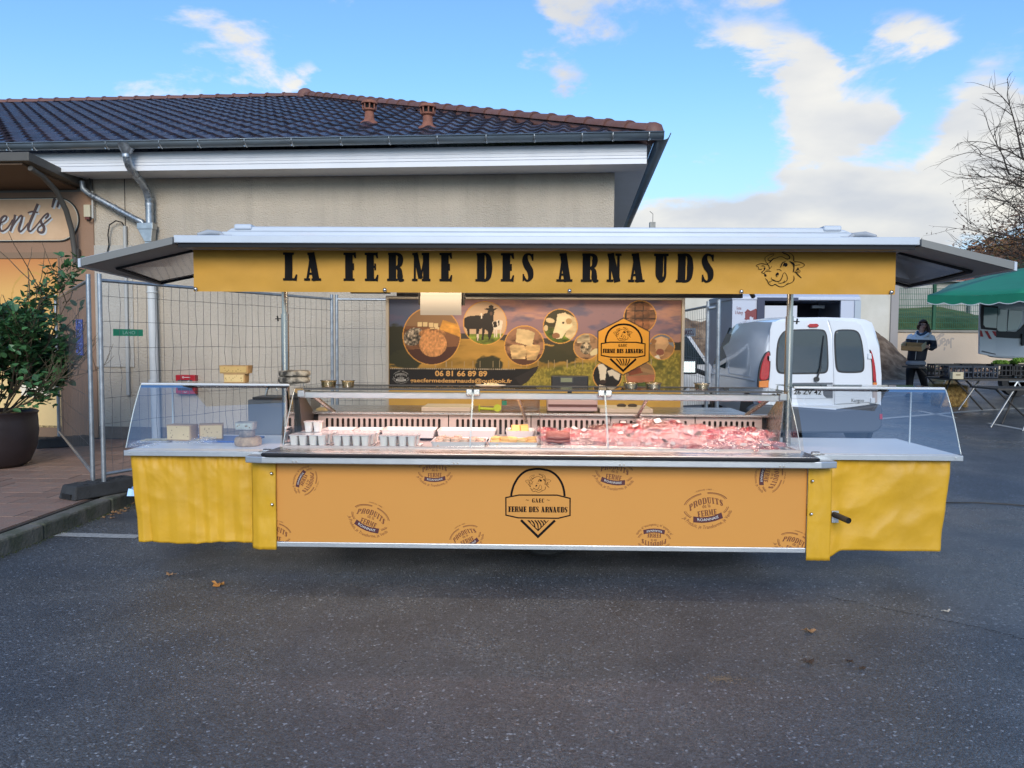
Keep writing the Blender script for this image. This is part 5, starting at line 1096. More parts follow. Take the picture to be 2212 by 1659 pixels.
def tray(x0, x1, y0, y1, z0, h_, label, grp='white trays in the display case', ins=.014):
    t = thing('display_tray', ((x0 + x1) / 2, (y0 + y1) / 2, z0), label, 'tray', grp); a, b, c_, d__ = x0 - (x0 + x1) / 2, x1 - (x0 + x1) / 2, y0 - (y0 + y1) / 2, y1 - (y0 + y1) / 2
    mb = MB(); A = rbox_prism(a + ins, b - ins, c_ + ins, d__ - ins, .012); B_ = rbox_prism(a, b, c_, d__, .014); Cc = rbox_prism(a + .006, b - .006, c_ + .006, d__ - .006, .012); D_ = rbox_prism(a + ins + .004, b - ins - .004, c_ + ins + .004, d__ - ins - .004, .010); n_ = len(A)
    V = [(p, q, 0) for p, q in A] + [(p, q, h_) for p, q in B_] + [(p, q, h_) for p, q in Cc] + [(p, q, .004) for p, q in D_]
    F_ = [tuple(range(n_ - 1, -1, -1)), tuple(range(3 * n_, 4 * n_))]
    for k in range(3): F_ += [(k * n_ + i, k * n_ + (i + 1) % n_, (k + 1) * n_ + (i + 1) % n_, (k + 1) * n_ + i) for i in range(n_)]
    mb.add(V, F_); mb.build('tray_shell', tray_m, t, world=False, smooth=50); return t
for k, (gx, w_, nr, wd) in enumerate(((-1.52, .29, 3, 'outer'), (-1.215, .28, 3, 'middle'), (-.895, .29, 2, 'inner'))): tray(gx - w_ / 2, gx + w_ / 2, 5.19, 5.52 - (.1 if nr == 2 else 0), DZ, .011, 'low white tray under the %s block of twin tubs' % wd, ins=.006)
def TX(px, y): return at(px, 930, y).x
crust1 = mat('small_cheese', (.68, .52, .34), .6, var=.15, vscale=25, bump=.4, bscale=60, objvar=.12); crust2 = mat('brown_rind', (.50, .32, .22), .65, var=.3, vscale=30, bump=.6, bscale=60, objvar=.15, col2=(.62, .48, .36)); crust3 = mat('yellow_cheese', (.72, .46, .16), .5, var=.08, vscale=12, objvar=.1)
def puck(name, m_, r, h_, world=False):
    mb = MB(); mb.lathe([(r * .82, 0), (r, h_ * .25), (r, h_ * .75), (r * .82, h_), (0, h_ * 1.02)], (0, 0, 0), 12); return mb.mesh(name, m_, smooth=50)
def slab(name, m_, a, b, h_):
    mb = MB(); taper(mb, -a, a, -b, b, 0, h_, -.001, min(a, b) * .3); return mb.mesh(name, m_, smooth=50)
def item(me, name, loc, rot, label, cat, grp):
    o = bpy.data.objects.new(name, me); COL.objects.link(o); o.location = loc; o.rotation_euler = rot; return tag(o, label, cat, grp)
# rear trays
e1 = tray(TX(700, 5.72), TX(768, 5.72), 5.62, 5.82, DZ + .02, .055, 'empty white tray behind the tubs, nearest the dark end cheek'); e2 = tray(TX(770, 5.72), TX(826, 5.72), 5.62, 5.82, DZ + .02, .055, 'empty white tray behind the tubs, beside the tray of pale cheeses')
trA = tray(TX(828, 5.7), TX(943, 5.7), 5.60, 5.83, DZ + .02, .06, 'rear white tray with one row of pale round cheeses, behind the inner tubs')
trB = tray(TX(947, 5.7), TX(1072, 5.7), 5.60, 5.83, DZ + .02, .06, 'rear white tray with one row of pale round cheeses, behind the brown cheeses')
trC = tray(TX(1093, 5.7), TX(1154, 5.7), 5.60, 5.83, DZ + .02, .06, 'small rear white tray heaped with orange cheese chunks')
trD = tray(TX(935, 5.35), TX(1052, 5.35), 5.22, 5.50, DZ, .045, 'front white tray filled with small brown rind cheeses'); trE = tray(TX(1056, 5.35), TX(1163, 5.35), 5.22, 5.50, DZ, .045, 'front white tray filled with yellow cheese pieces')
pk = puck('cheese', crust1, .027, .026)
for tr, nm in ((trA, 'behind the inner tubs'), (trB, 'behind the brown cheeses')):
    x0, x1 = tr.location.x - .10, tr.location.x + .16
    wdt = .33
    for i in range(7):
        for j in range(2): item(pk, 'small_cheese', (tr.location.x - wdt / 2 + .02 + i * .049, 5.665 + j * .085 + random.uniform(-.006, .006), DZ + .026), (random.uniform(-.1, .1), random.uniform(-.1, .1), 0), 'pale round cheese lying in the rear tray ' + nm, 'cheese', 'pale cheeses in the rear tray ' + nm)
ck = slab('cheese_chunk', crust3, .030, .024, .042)
for i, (dx_, dy_, dz_) in enumerate(((-.062, -.05, 0), (0, -.05, 0), (.062, -.05, 0), (-.05, .03, 0), (.03, .03, 0), (-.035, -.01, .042), (.03, .0, .042))): item(ck, 'cheese_chunk', (trC.location.x + dx_, trC.location.y + dy_, DZ + .03 + dz_), (random.uniform(-.15, .15), random.uniform(-.15, .15), random.uniform(-.3, .3)), 'orange cheese chunk heaped in the small rear tray', 'cheese', 'orange chunks in the small rear tray')
bk = slab('cheese', crust2, .026, .020, .017); yk = slab('cheese', crust3, .032, .020, .016)
for tr, me, lb, gp_, nx_, pw in ((trD, bk, 'small brown rind cheese piled in the front tray', 'brown rind cheeses in the front tray', 6, .058), (trE, yk, 'yellow cheese piece piled in the front tray', 'yellow cheese pieces in the front tray', 5, .062)):
    for lyr in range(3):
        for i in range(nx_):
            for j in range(5):
                if lyr == 2 and random.random() < .5: continue
                item(me, 'cheese', (tr.location.x - (nx_ - 1) * pw / 2 + i * pw + random.uniform(-.010, .010), tr.location.y - .10 + j * .049 + random.uniform(-.008, .008), DZ + .006 + lyr * .0175 + .0003 * i), (random.uniform(-.12, .12), random.uniform(-.12, .12), random.uniform(-.5, .5)), lb, 'cheese', gp_)
# clear divider between cheese and meat
dv = thing('divider_pane', (TX(1167, 5.3), 5.5, DZ), 'upright clear pane dividing the cheese trays from the meat packets', 'divider'); mb = MB(); xv = dv.location.x
mb.add([(xv, 5.19, DZ + .003), (xv, 5.84, DZ + .003), (xv, 5.84, 1.10), (xv, 5.55, 1.10), (xv, 5.24, .97)], [(0, 1, 2, 3, 4)]); mb.build('pane', GL, dv); mb = MB(); mb.tube([(xv, 5.19, DZ + .003), (xv, 5.24, .97), (xv, 5.55, 1.10)], .003, 5); mb.build('edge', dgrey, dv)
# meat packets: lumpy meat under a crumpled clear bag, price label on top
meats = [mat('raw_meat_%s' % n_, c_, .38, var=.35, vscale=38, col2=c2__, bump=.8, bscale=50, coat=.3, objvar=.12) for n_, c_, c2__ in (('red', (.20, .016, .020), (.36, .065, .06)), ('pink', (.36, .07, .075), (.52, .20, .18)), ('dark', (.09, .016, .014), (.20, .055, .04)))]
def bag_mat():
    m_ = bpy.data.materials.new('vacuum_bag'); m_.use_nodes = True; N = m_.node_tree.nodes; L = m_.node_tree.links; N.clear(); o_ = N.new('ShaderNodeOutputMaterial'); tr = N.new('ShaderNodeBsdfTransparent'); g = N.new('ShaderNodeBsdfGlossy'); g.inputs['Roughness'].default_value = .12
    df = N.new('ShaderNodeBsdfDiffuse'); df.inputs[0].default_value = (.85, .78, .78, 1); t = N.new('ShaderNodeTexCoord'); no = N.new('ShaderNodeTexNoise'); no.inputs['Scale'].default_value = 34; no.inputs['Distortion'].default_value = 1.6; L.new(t.outputs['Object'], no.inputs['Vector'])
    bp = N.new('ShaderNodeBump'); bp.inputs['Strength'].default_value = 1; bp.inputs['Distance'].default_value = .02; L.new(no.outputs[0], bp.inputs['Height']); L.new(bp.outputs[0], g.inputs['Normal'])
    m1 = N.new('ShaderNodeMixShader'); m1.inputs[0].default_value = .16; L.new(tr.outputs[0], m1.inputs[1]); L.new(g.outputs[0], m1.inputs[2]); m2 = N.new('ShaderNodeMixShader'); r = N.new('ShaderNodeMapRange'); r.inputs[1].default_value = .5; r.inputs[2].default_value = .68; r.inputs[4].default_value = .24; L.new(no.outputs[0], r.inputs[0]); L.new(r.outputs[0], m2.inputs[0]); L.new(m1.outputs[0], m2.inputs[1]); L.new(df.outputs[0], m2.inputs[2]); L.new(m2.outputs[0], o_.inputs[0]); return m_
bagm = bag_mat(); labm = mat('price_label', (.50, .47, .46), .5); 
def lump(seed, a, b, h_, n1_=11, n2_=9):
    mb = MB()
    def fn(s, t, top):
        X, Yv = (s - .5) * 2, (t - .5) * 2; k = max(0, 1 - max(abs(X), abs(Yv)) ** 5)
        z = (h_ * (.55 + .45 * nz_(X * 1.7 + seed, Yv * 2.3, seed)) + h_ * .35 * abs(nz_(X * 4 + seed, Yv * 5, seed + 3))) * k ** .5 if top else 0
        wob = 1 + .12 * nz_(X * 1.3, Yv * 1.3, seed + 9); return (X * a * wob, Yv * b * wob, max(.0, z))
    mb.grid(lambda s, t: fn(s, t, True), n1_, n2_); return mb
packs_m = []
for v in range(8):
    a, b, h_ = random.uniform(.075, .115), random.uniform(.045, .07), random.uniform(.022, .042); packs_m.append((a, b, h_, lump(v * 3.7, a, b, h_).mesh('meat', meats[(0, 1, 0, 1, 1, 0, 2, 1)[v]], smooth=80), lump(v * 3.7 + .2, a * 1.25, b * 1.3, h_ * 1.12, 17, 13).mesh('bag', bagm, smooth=35)))
lm = MB(); lm.quad((-.022, -.015, 0), (.022, -.015, 0), (.022, .015, .001), (-.022, .015, 0)); lme = lm.mesh('price_label', labm)
def meat_pack(x, y, z, rz, tilt, v, label, lab=True, big=1.):
    a, b, h_, me, bg = packs_m[v]; t = thing('meat_packet', (x, y, z), label, 'meat packet', 'vacuum packed meat heaped in the display case'); t.rotation_euler = (tilt, random.uniform(-.15, .15), rz); t.scale = (big,) * 3
    for nm, mm in (('meat', me), ('bag', bg)): o_ = bpy.data.objects.new(nm, mm); COL.objects.link(o_); o_.parent = t
    if lab: o_ = bpy.data.objects.new('price_label', lme); COL.objects.link(o_); o_.parent = t; o_.location = (random.uniform(-.02, .02), random.uniform(-.015, .015), h_ * 1.15); o_.rotation_euler = (random.uniform(0, .35), random.uniform(-.2, .2), random.uniform(-.5, .5))
xa = TX(1175, 5.3); xb_ = 1.76
prs = ['front row', 'second row', 'third row', 'fourth row', 'back row']
for j in range(5):
    n_ = 10 if j < 3 else 9
    for i in range(n_):
        x = xa + .05 + (xb_ - xa - .12) * (i + .5 * (j % 2) * .8) / (n_ - .6) + random.uniform(-.015, .015); y = 5.225 + j * .115 + random.uniform(-.012, .012)
        hump = .05 * math.exp(-((x - .95) / .30) ** 2) * sm(j, 1, 4) + .018 * j * (1 if x > .45 else .7); z = DZ + .004 + hump + random.uniform(0, .014)
        v = random.choice((1, 3, 4, 7, 0, 5)) if x > .5 and j < 3 else random.choice((0, 5, 2, 6, 1, 6)) if j > 2 and .55 < x < 1.25 else random.choice(range(8))
        meat_pack(x, y, z, random.uniform(-.7, .7), random.uniform(.05, .4), v, 'vacuum packed %s meat cut lying in the %s of the meat heap' % ('red', 'pink', 'red', 'pink', 'pink', 'red', 'dark', 'pink')[v:v + 1] if False else 'vacuum packed %s meat cut in the %s of the heap' % (('red', 'pink', 'red', 'pink', 'pink', 'red', 'dark', 'pink')[v], prs[j]), random.random() < .32)
meat_pack(.94, 5.60, DZ + .115, .2, .45, 6, 'large dark meat joint with a white label lying on top of the heap', True, 1.25); meat_pack(1.12, 5.62, DZ + .07, -.5, .4, 2, 'labelled meat packet leaning beside the large dark joint', True, 1.1)
meat_pack(.80, 5.62, DZ + .065, .5, .4, 6, 'dark meat packet leaning against the large joint on its cheese side', True, 1.0)
sau = mat('sausage', (.34, .085, .05), .4, var=.2, vscale=30, coat=.4)
for i in range(5):
    for j in range(2):
        x = xa + .10; y = 5.26 + i * .036; z = DZ + .05 + j * .024 + i * .005; t = thing('sausage', (x, y, z), 'long red sausage lying in the bundle beside the clear divider', 'sausage', 'bundle of sausages beside the divider')
        mb = MB(); mb.tube([(x - .085 + k * .024, y + .006 * math.sin(k + i), z + .003 * math.sin(k * 1.3 + j)) for k in range(8)], [.004, .012, .013, .013, .013, .013, .012, .004], 8); mb.build('casing', sau, t, smooth=70)
# on the wing shelves and glass tops
paste = mat('pressed_cheese', (.70, .50, .22), .55, var=.06, vscale=10, bump=.25, bscale=40); rind = mat('cheese_rind', (.48, .29, .12), .7, var=.2, vscale=14, bump=.6, bscale=40); drk = mat('dark_rind', (.075, .068, .058), .75, var=.7, vscale=16, col2=(.30, .27, .22), bump=1.5, bscale=28); gry = mat('grey_rind', (.34, .33, .29), .8, var=.3, vscale=14, col2=(.44, .42, .36), bump=1, bscale=30); brn = mat('tan_rind', (.42, .26, .12), .75, var=.3, vscale=18, col2=(.50, .34, .18), bump=1, bscale=40)
def wedge(name, loc, ax, by_, hz, label, rz=0., m1=rind, m2=paste, grp=None, chip=True):
    t = thing(name, loc, label, 'cheese', grp, rz=rz)
    mb = MB(); taper(mb, -ax, ax, -by_, by_, .0, hz, .003, .012); mb.build('rind', m1, t, world=False, smooth=50)
    mb = MB(); mb.box(-ax + .010, ax - .010, -by_ - .0015, -by_ + .01, .008, hz - .008); random.seed(int(ax * 1e4))
    mb.build('cut_face', m2, t, world=False)
    mb = MB()
    for k in range(9): x_ = random.uniform(-ax + .02, ax - .02); z_ = random.uniform(.015, hz - .015); mb.lathe([(0, 0), (.004, .0004)], (x_, -by_ - .002, z_), 7, M=Matrix.Rotation(R_(90), 3, 'X'), sx=random.uniform(.6, 1.8))
    mb.build('cheese_eyes', mat('cheese_hole', (.36, .22, .08), .8), t, world=False); return t
zs = 1.296
wedge('cheese_block', (at(511, 820, 5.55).x, 5.55, zs), .080, .05, .068, 'cut yellow cheese block on the glass top, under the longer one'); wedge('cheese_block', (at(510, 800, 5.55).x, 5.55, zs + .0685), .106, .055, .058, 'long cut yellow cheese slab lying on top of the shorter block', m2=mat('ochre_paste', (.58, .38, .13), .6, var=.08, vscale=12, bump=.3))
def wheelc(name, loc, r, h_, m_, label, grp=None):
    mb = MB(); P = [(0, 0), (r * .9, 0), (r, h_ * .15), (r * 1.02, h_ * .5), (r, h_ * .85), (r * .9, h_), (0, h_ * 1.0)]; mb.lathe(P, (0, 0, 0), 28); mb.v = [(x * (1 + .02 * nz_(x * 20, y * 20, z * 20)), y * (1 + .02 * nz_(x * 20, y * 20, z * 20)), z * (1 + .05 * nz_(x * 12, y * 12))) for x, y, z in mb.v]
    me = mb.mesh(name, m_, smooth=50); return item(me, name, loc, (0, 0, 0), label, 'cheese', grp)
xw = at(637, 815, 5.60).x; wheelc('round_cheese', (xw, 5.58, zs), .112, .047, drk, 'dark mouldy cheese wheel on the glass top, lower of the two'); wheelc('round_cheese', (xw + .004, 5.58, zs + .0485), .112, .042, drk, 'dark mouldy cheese wheel lying on top of the other dark wheel')
clear = glass('clear_plastic', (.96, .96, .94), 1.0, base=.08); bits = mat('cheese_cubes', (.70, .50, .20), .5, var=.25, vscale=60, bump=2.2, bscale=60)
def tubc(px, w_, label, m_):
    y = 5.62; p = at(px, 838, y); r = w_ / 2 * y / 1659; t = thing('cheese_tub', (p.x, y, 1.269), label, 'tub', 'clear tubs of cheese cubes on the counter top')
    mb = MB(); mb.lathe([(r * .82, .002), (r * .97, .037), (r * .6, .042), (0, .042)], (0, 0, 0), 20); mb.build('cheese_cubes', m_, t, world=False, smooth=60); mb = MB(); mb.lathe([(r * .86, 0), (r, .040), (r * 1.10, .043), (r * 1.10, .046), (r * .98, .047), (0, .0475)], (0, 0, 0), 24); mb.build('clear_cup', clear, t, world=False, smooth=40)
tubc(710, 33, 'wide clear tub of ochre cheese cubes nearest the dark wheels', bits); tubc(752, 27, 'narrower clear tub of ochre cubes beside the wider one', bits); b2 = mat('pale_cubes', (.74, .60, .36), .5, var=.25, vscale=60, bump=2.2, bscale=60)
tubc(1362, 30, 'clear tub of pale cheese cubes nearest the weighing scale', b2); tubc(1411, 33, 'clear tub of pale cheese cubes, middle of the three by the banner edge', b2); tubc(1516, 32, 'clear tub of pale cheese cubes nearest the telescopic pole by the vans', b2)
t = thing('tasting_plate', (at(1060, 838, 5.7).x, 5.70, 1.27), 'white paper plate of cheese bits on the counter top below the banner', 'plate'); mb = MB(); mb.lathe([(0, .002), (.07, .003), (.10, .012), (.105, .014)], (0, 0, 0), 26, sx=1.1, sy=.8); mb.build('plate', mat('paper_plate', (.72, .68, .62), .5), t, world=False, smooth=60)
random.seed(4); mb = MB()
for k in range(44): a = random.uniform(0, 6.3); r = random.uniform(0, .06); s = .007; Mx = Matrix.Translation((r * math.cos(a), r * .75 * math.sin(a), .008 + random.uniform(0, .014))) @ Euler((random.random() * 3, random.random() * 3, 0)).to_matrix().to_4x4(); mb.box(-s, s, -s, s, -s * .7, s * .7, M=Mx)
tag(mb.build('cheese_bits', b2, t, world=False), kind='stuff')
# left wing
SHL = SZL
bd = thing('cutting_board', (at(480, 945, 5.72).x, 5.72, SHL), 'blue cutting board lying on the white side shelf', 'cutting board'); mb = MB(); mb.box(-.26, .27, -.16, .16, 0.001, .014); mb.build('board', mat('board_blue', (.035, .10, .36), .4), bd, world=False, bevel=.004)
p = at(400, 940, 5.62); wedge('cheese_piece', (p.x - .01, 5.60, SHL + .015), .098, .055, .115, 'large cut cheese half on the blue board, the one nearer the shelf end', rz=-.12); p = at(425, 940, 5.55); wedge('cheese_piece', (p.x + .055, 5.68, SHL + .015), .085, .06, .112, 'large cut cheese half on the blue board, set behind its neighbour', rz=.35)
sx_ = at(536, 960, 5.42).x
wheelc('round_cheese', (sx_, 5.42, SHL + .002), .092, .062, brn, 'broad tan cheese at the bottom of the stack of three on the side shelf'); wheelc('round_cheese', (sx_ - .006, 5.42, SHL + .066), .055, .050, mat('brown_grey_rind', (.20, .16, .12), .8, var=.35, vscale=20, bump=1.2, bscale=40, col2=(.28, .23, .18)), 'small brown cheese in the middle of the stack of three'); wedge('cheese_block', (sx_ - .012, 5.42, SHL + .119), .066, .05, .052, 'grey blue-veined cheese block topping the stack of three', m1=gry, m2=mat('blue_cheese', (.50, .51, .42), .6, var=.25, vscale=40, bump=.4))
for k, (px, nm) in enumerate(((335, 'nearer the shelf end'), (408, 'nearer the stacked cheeses'))):
    p = onz(px, 955, SHL); t = thing('sliced_cheese_tray', (p.x, p.y + .02, SHL + .001), 'flat film wrapped tray of sliced cheese on the shelf, ' + nm, 'cheese tray', 'film wrapped trays of sliced cheese'); mb = MB(); taper(mb, -.115, .115, -.07, .07, 0, .010, .008, .02); mb.build('tray', tray_m, t, world=False, smooth=50)
    mb = MB()
    for q in range(5): mb.box(-.095 + q * .034, -.035 + q * .034, -.05, .05, .011 + .0012 * q, .0155 + .0012 * q)
    mb.build('cheese_slices', mat('slice_yellow', (.66, .52, .26), .5), t, world=False); mb = lump(30 + k, .125, .08, .026, 15, 11); mb.build('film', bagm, t, world=False, smooth=25)
t = thing('crumpled_bag', (at(300, 962, 5.3).x, 5.36, SHL + .001), 'crumpled clear plastic bag at the outer end of the side shelf', 'plastic bag'); lump(41, .085, .06, .045, 17, 13).build('film', bagm, t, world=False, smooth=20)
t = thing('cheese_wrap', (at(440, 950, 5.45).x, 5.44, SHL + .012), 'open clear wrapping drawn back from the cut cheese half', 'wrapping'); lump(47, .09, .05, .06, 17, 13).build('film', bagm, t, world=False, smooth=20)
# hand-wash sink, boards, scale, scoop, clear box, paper roll
sk = thing('hand_sink', (-2.09, 6.2, .5), 'grey stainless hand wash sink behind the side shelf', 'sink'); mb = MB(); mb.box(-2.25, -1.75, 6.08, 6.40, .84, 1.13); mb.build('basin_box', mat('sink_steel', (.25, .245, .24), .35, metal=.6, var=.05), sk, bevel=.004); mb = MB(); mb.box(-2.22, -1.78, 6.10, 6.38, 1.131, 1.150); mb.build('basin_rim', dgrey, sk); mb = MB(); xx = at(575, 850, 6.2).x; mb.tube([(xx - .02, 6.25, 1.14), (xx - .01, 6.25, 1.20), (xx + .015, 6.25, 1.235), (xx + .05, 6.25, 1.235), (xx + .07, 6.25, 1.215), (xx + .075, 6.25, 1.195)], .009, 8); mb.build('tap', mat('polished_steel'  , (.62, .62, .6), .15), sk, smooth=60)
ivory = mat('ivory_board', (.60, .55, .44), .45)
for nm, a, b in (('cutting board nearest the lamp end of the cheese trays', 910, 1017), ('cutting board beside the weighing scale', 1296, 1411)):
    xa_, xb2 = at(a, 890, 5.9).x, at(b, 890, 5.9).x; t = thing('cutting_board', ((xa_ + xb2) / 2, 6.05, 1.063), 'thick ivory ' + nm, 'cutting board', 'ivory boards on the back counter'); mb = MB(); mb.box(xa_, xb2, 5.9, 6.25, 1.0635, 1.098); mb.build('board', ivory, t, bevel=.006)
sx0, sx1 = at(1182, 880, 5.9).x, at(1291, 880, 5.9).x
sc_ = thing('weighing_scale', ((sx0 + sx1) / 2, 6.05, 1.063), 'white shop scale with a black display head on the back counter', 'scale'); mb = MB(); mb.box(sx0, sx1, 5.9, 6.22, 1.072, 1.165); mb.build('housing', mat('scale_white', (.62, .52, .52), .35), sc_, bevel=.012)
mb = MB(); mb.box(sx0 + .008, sx1 - .004, 5.894, 5.899, 1.108, 1.128); mb.build('dark_slot', mat('scale_slot', (.12, .06, .055), .4), sc_); mb = MB(); mb.box(sx0 + .02, sx1 - .02, 5.92, 6.2, 1.168, 1.178); mb.build('pan', steel, sc_, bevel=.003)
mb = MB(); mb.tube([(sx0 + .19, 6.24, 1.1), (sx0 + .19, 6.24, 1.28)], .018, 8); mb.build('post', black_r, sc_, smooth=60); mb = MB(); mb.box(.178, .478, 6.2, 6.26, 1.245, 1.335); hd = mb.build('display_head', mat('black_plastic', (.012, .012, .013), .35), sc_, bevel=.008)
mb = MB(); mb.box(.255, .345, 6.197, 6.2, 1.285, 1.318); mb.build('lcd', mat('lcd', (.22, .24, .14), .3), hd); mb = MB(); mb.box(.25, .355, 6.199, 6.2015, 1.278, 1.325); mb.build('lcd_frame', mat('lcd_bezel', (.05, .05, .05), .4), hd)
xa_, xb2 = at(1083, 880, 5.9).x, at(1166, 880, 5.9).x
t = thing('clear_box', ((xa_ + xb2) / 2, 6.0, 1.063), 'clear plastic box with a green sticker standing beside the scale', 'box'); mb = MB(); mb.box(xa_, xb2, 5.93, 6.15, 1.064, 1.175); mb.build('shell', glass('smoke_plastic', (.62, .52, .48), .8, base=.05), t); mb = MB(); mb.box(xa_ + .004, xa_ + .040, 5.926, 5.929, 1.115, 1.150); mb.build('sticker', mat('green_sticker', (.02, .30, .20), .5), t)
t = thing('measuring_scoop', (at(1057, 885, 5.88).x, 5.895, 1.066), 'lime green plastic scoop lying between the ivory board and clear box', 'scoop'); lime = mat('lime', (.45, .58, .03), .4); xc = t.location.x
mb = MB(); mb.tube([(xc - .07, 5.90, 1.09), (xc + .045, 5.90, 1.085)], .011, 10); mb.build('handle', lime, t, smooth=60); mb = MB(); mb.lathe([(.0, -.014), (.026, -.008), (.030, .010)], (xc + .062, 5.90, 1.093), 16, M=Matrix.Rotation(R_(70), 3, 'X')); mb.build('bowl', lime, t, smooth=60); mb = MB(); mb.lathe([(.006, -.028), (.018, -.01), (.018, .01), (.006, .028)], (xc - .078, 5.90, 1.092), 10, sx=.5); mb.build('end_guard', lime, t, smooth=60)
t = thing('cheese_lump', (at(696, 886, 5.95).x, 5.95, 1.063), 'small yellow cheese lump left on the back counter near the end cheek', 'cheese'); lump(60, .045, .03, .03).build('body', mat('slice_yellow'), t, world=False, smooth=60) if False else lump(60, .045, .03, .03).build('body', MATS['slice_yellow'], t, world=False, smooth=60)
for k, px in enumerate((1344, 1368)):
    p = at(px, 880, 6.05); t = thing('knob_lid', (p.x, 6.1, 1.098), 'dark round lid lying on the ivory board, %s the scale' % ('nearer' if k == 0 else 'farther from'), 'lid'); mb = MB(); mb.lathe([(.03, 0), (.035, .012), (.02, .022), (0, .024)], (0, 0, 0), 14, sx=1.1); mb.build('lid', mat('dark_lid', (.05, .04, .035), .5), t, world=False, smooth=60)
pr_x0, pr_x1 = at(910, 650, 5.6).x, at(998, 650, 5.6).x
t = thing('paper_roll', ((pr_x0 + pr_x1) / 2, 5.6, 1.95), 'white wrapping paper roll hanging from the canopy before the banner', 'paper roll'); mb = MB(); mb.cyl((pr_x0, 5.62, 1.93), (pr_x1, 5.62, 1.93), .062, n=32); mb.build('roll', mat('paper', (.45, .43, .41), .7), t, smooth=50)
mb = MB(); mb.grid(lambda s, q: (pr_x0 + (pr_x1 - pr_x0) * s, 5.556 - .012 * math.sin(q * 2.5), 1.795 + .135 * q), 3, 8); mb.build('loose_sheet', MATS['paper'], t, smooth=60)
for x in (pr_x0 - .012, pr_x1 + .012): mb = MB(); mb.box(x - .005, x + .005, 5.57, 5.66, 1.87, 2.17); mb.cyl((x - .012, 5.62, 1.93), (x + .012, 5.62, 1.93), .014, n=10); mb.build('bracket', dgrey, t, bevel=.002)
# ================================================================== mesh fences
galv = mat('fence_tube', (.34, .37, .40), .4, metal=.7, var=.25, vscale=12); wire_m = mat('fence_wire', (.15, .155, .16), .5, metal=.5)
rubber = mat('fence_foot', (.030, .032, .034), .8, var=.3, vscale=10, bump=.4)
def fence_panel(A, B_, z0, H, label, sp=.098, hs=.245, seed=0, wr=.0024, poke=.06):
    A = Vector((A[0], A[1], 0)); B_ = Vector((B_[0], B_[1], 0)); D = (B_ - A); L_ = D.length; D.normalize(); random.seed(seed)
    t = thing('mesh_fence_panel', (A.x, A.y, z0), label, 'fence', 'temporary mesh fence panels around the stall')
    P = lambda s, z: A + D * s + Vector((0, 0, z))
    for s_ in (0, L_): mb = MB(); mb.tube([P(s_, z0), P(s_, z0 + H + poke)], .021, 12); mb.build('fence_post', galv, t, smooth=60)
    for z in (z0 + .17, z0 + H): mb = MB(); mb.tube([P(0, z), P(L_, z)], .0165, 10); mb.build('rail', galv, t, smooth=60)
    mb = MB(); n_ = int(L_ / sp); Nn = Vector((-D.y, D.x, 0))
    for k in range(1, n_):
        s0 = k * L_ / n_; a_, b_ = random.uniform(-.012, .012), random.uniform(-.012, .012)
        mb.tube([P(s0 + (a_ * math.sin(q * 2.2 + k) + b_ * math.sin(q * 4.1)) * (0 < q < 8), z0 + .17 + (H - .17) * q / 8) + Nn * .004 for q in range(9)], wr, 3, caps=False)
    n_ = int((H - .17) / hs)
    for k in range(1, n_ + 1):
        z = z0 + .17 + (H - .17) * k / (n_ + .6); mb.tube([P(L_ * q / 12, z + random.uniform(-.006, .006)) for q in range(13)], wr, 3, caps=False)
    tag(mb.build('mesh_wires', wire_m, t), kind='stuff'); return t
def foot(x, y, z, rz, label, L_=.68):
    t = thing('rubber_block', (x, y, z), label, 'fence foot', 'black feet of the mesh fence', rz=rz)
    mb = MB(); mb.hexa([(-.13, -L_ / 2, 0), (.13, -L_ / 2, 0), (.13, L_ / 2, 0), (-.13, L_ / 2, 0)], [(-.11, -L_ / 2 + .03, .13), (.11, -L_ / 2 + .03, .13), (.11, L_ / 2 - .03, .13), (-.11, L_ / 2 - .03, .13)]); mb.build('block', rubber, t, world=False, bevel=.014)
    mb = MB(); mb.box(-.07, .07, -L_ / 2 - .002, -L_ / 2 + .012, .012, .055); mb.build('grip_hole', dark_m, t, world=False)
    mb = MB()
    for k in range(5): mb.box(-.08, .08, -L_ / 2 + .12 + k * .11, -L_ / 2 + .16 + k * .11, .128, .137)
    mb.build('ribs', rubber, t, world=False, bevel=.003); return t
pzf = .13
c0 = onz(203, 1052, .2); cA = (c0.x - .02, c0.y + .02); cB = (c0.x + .115, c0.y - .03)
eL = onz(128, 952, .2); eR = (-2.62, 10.15)
fence_panel(cA, (eL.x, eL.y), pzf + .03, 2.0, 'mesh fence panel running back past the potted shrub', seed=1)
fence_panel(cB, eR, pzf + .03, 2.0, 'mesh fence panel with the green tag behind the left shelf', seed=2)
fence_panel((eR[0] + .06, eR[1] + .02), (.80, 10.35), pzf + .03, 2.0, 'mesh fence panel along the beige wall behind the banner', seed=3)
foot(c0.x + .06, c0.y + .02, pzf, R_(-28), 'black rubber fence foot at the kerb beside the yellow skirt'); foot(eL.x + .10, eL.y - .05, pzf, R_(-52), 'black rubber fence foot between the plant pot and the kerb panel'); foot(-2.6, 10.15, pzf, R_(40), 'black fence foot against the wall behind the shelf')
q0 = at(1531, 700, 9.2); q1 = at(1552, 700, 9.15)
fence_panel((q0.x, 9.25), (q0.x - .03, 11.35), ground_h(2.4, 9.3) + .02, 1.98, 'mesh fence panel running straight back beside the small white van', seed=4); fence_panel((q1.x, 9.15), (1.0, 10.3), ground_h(2.4, 9.3) + .02, 1.98, 'mesh fence panel ending at the post before the van door', seed=5) if False else None
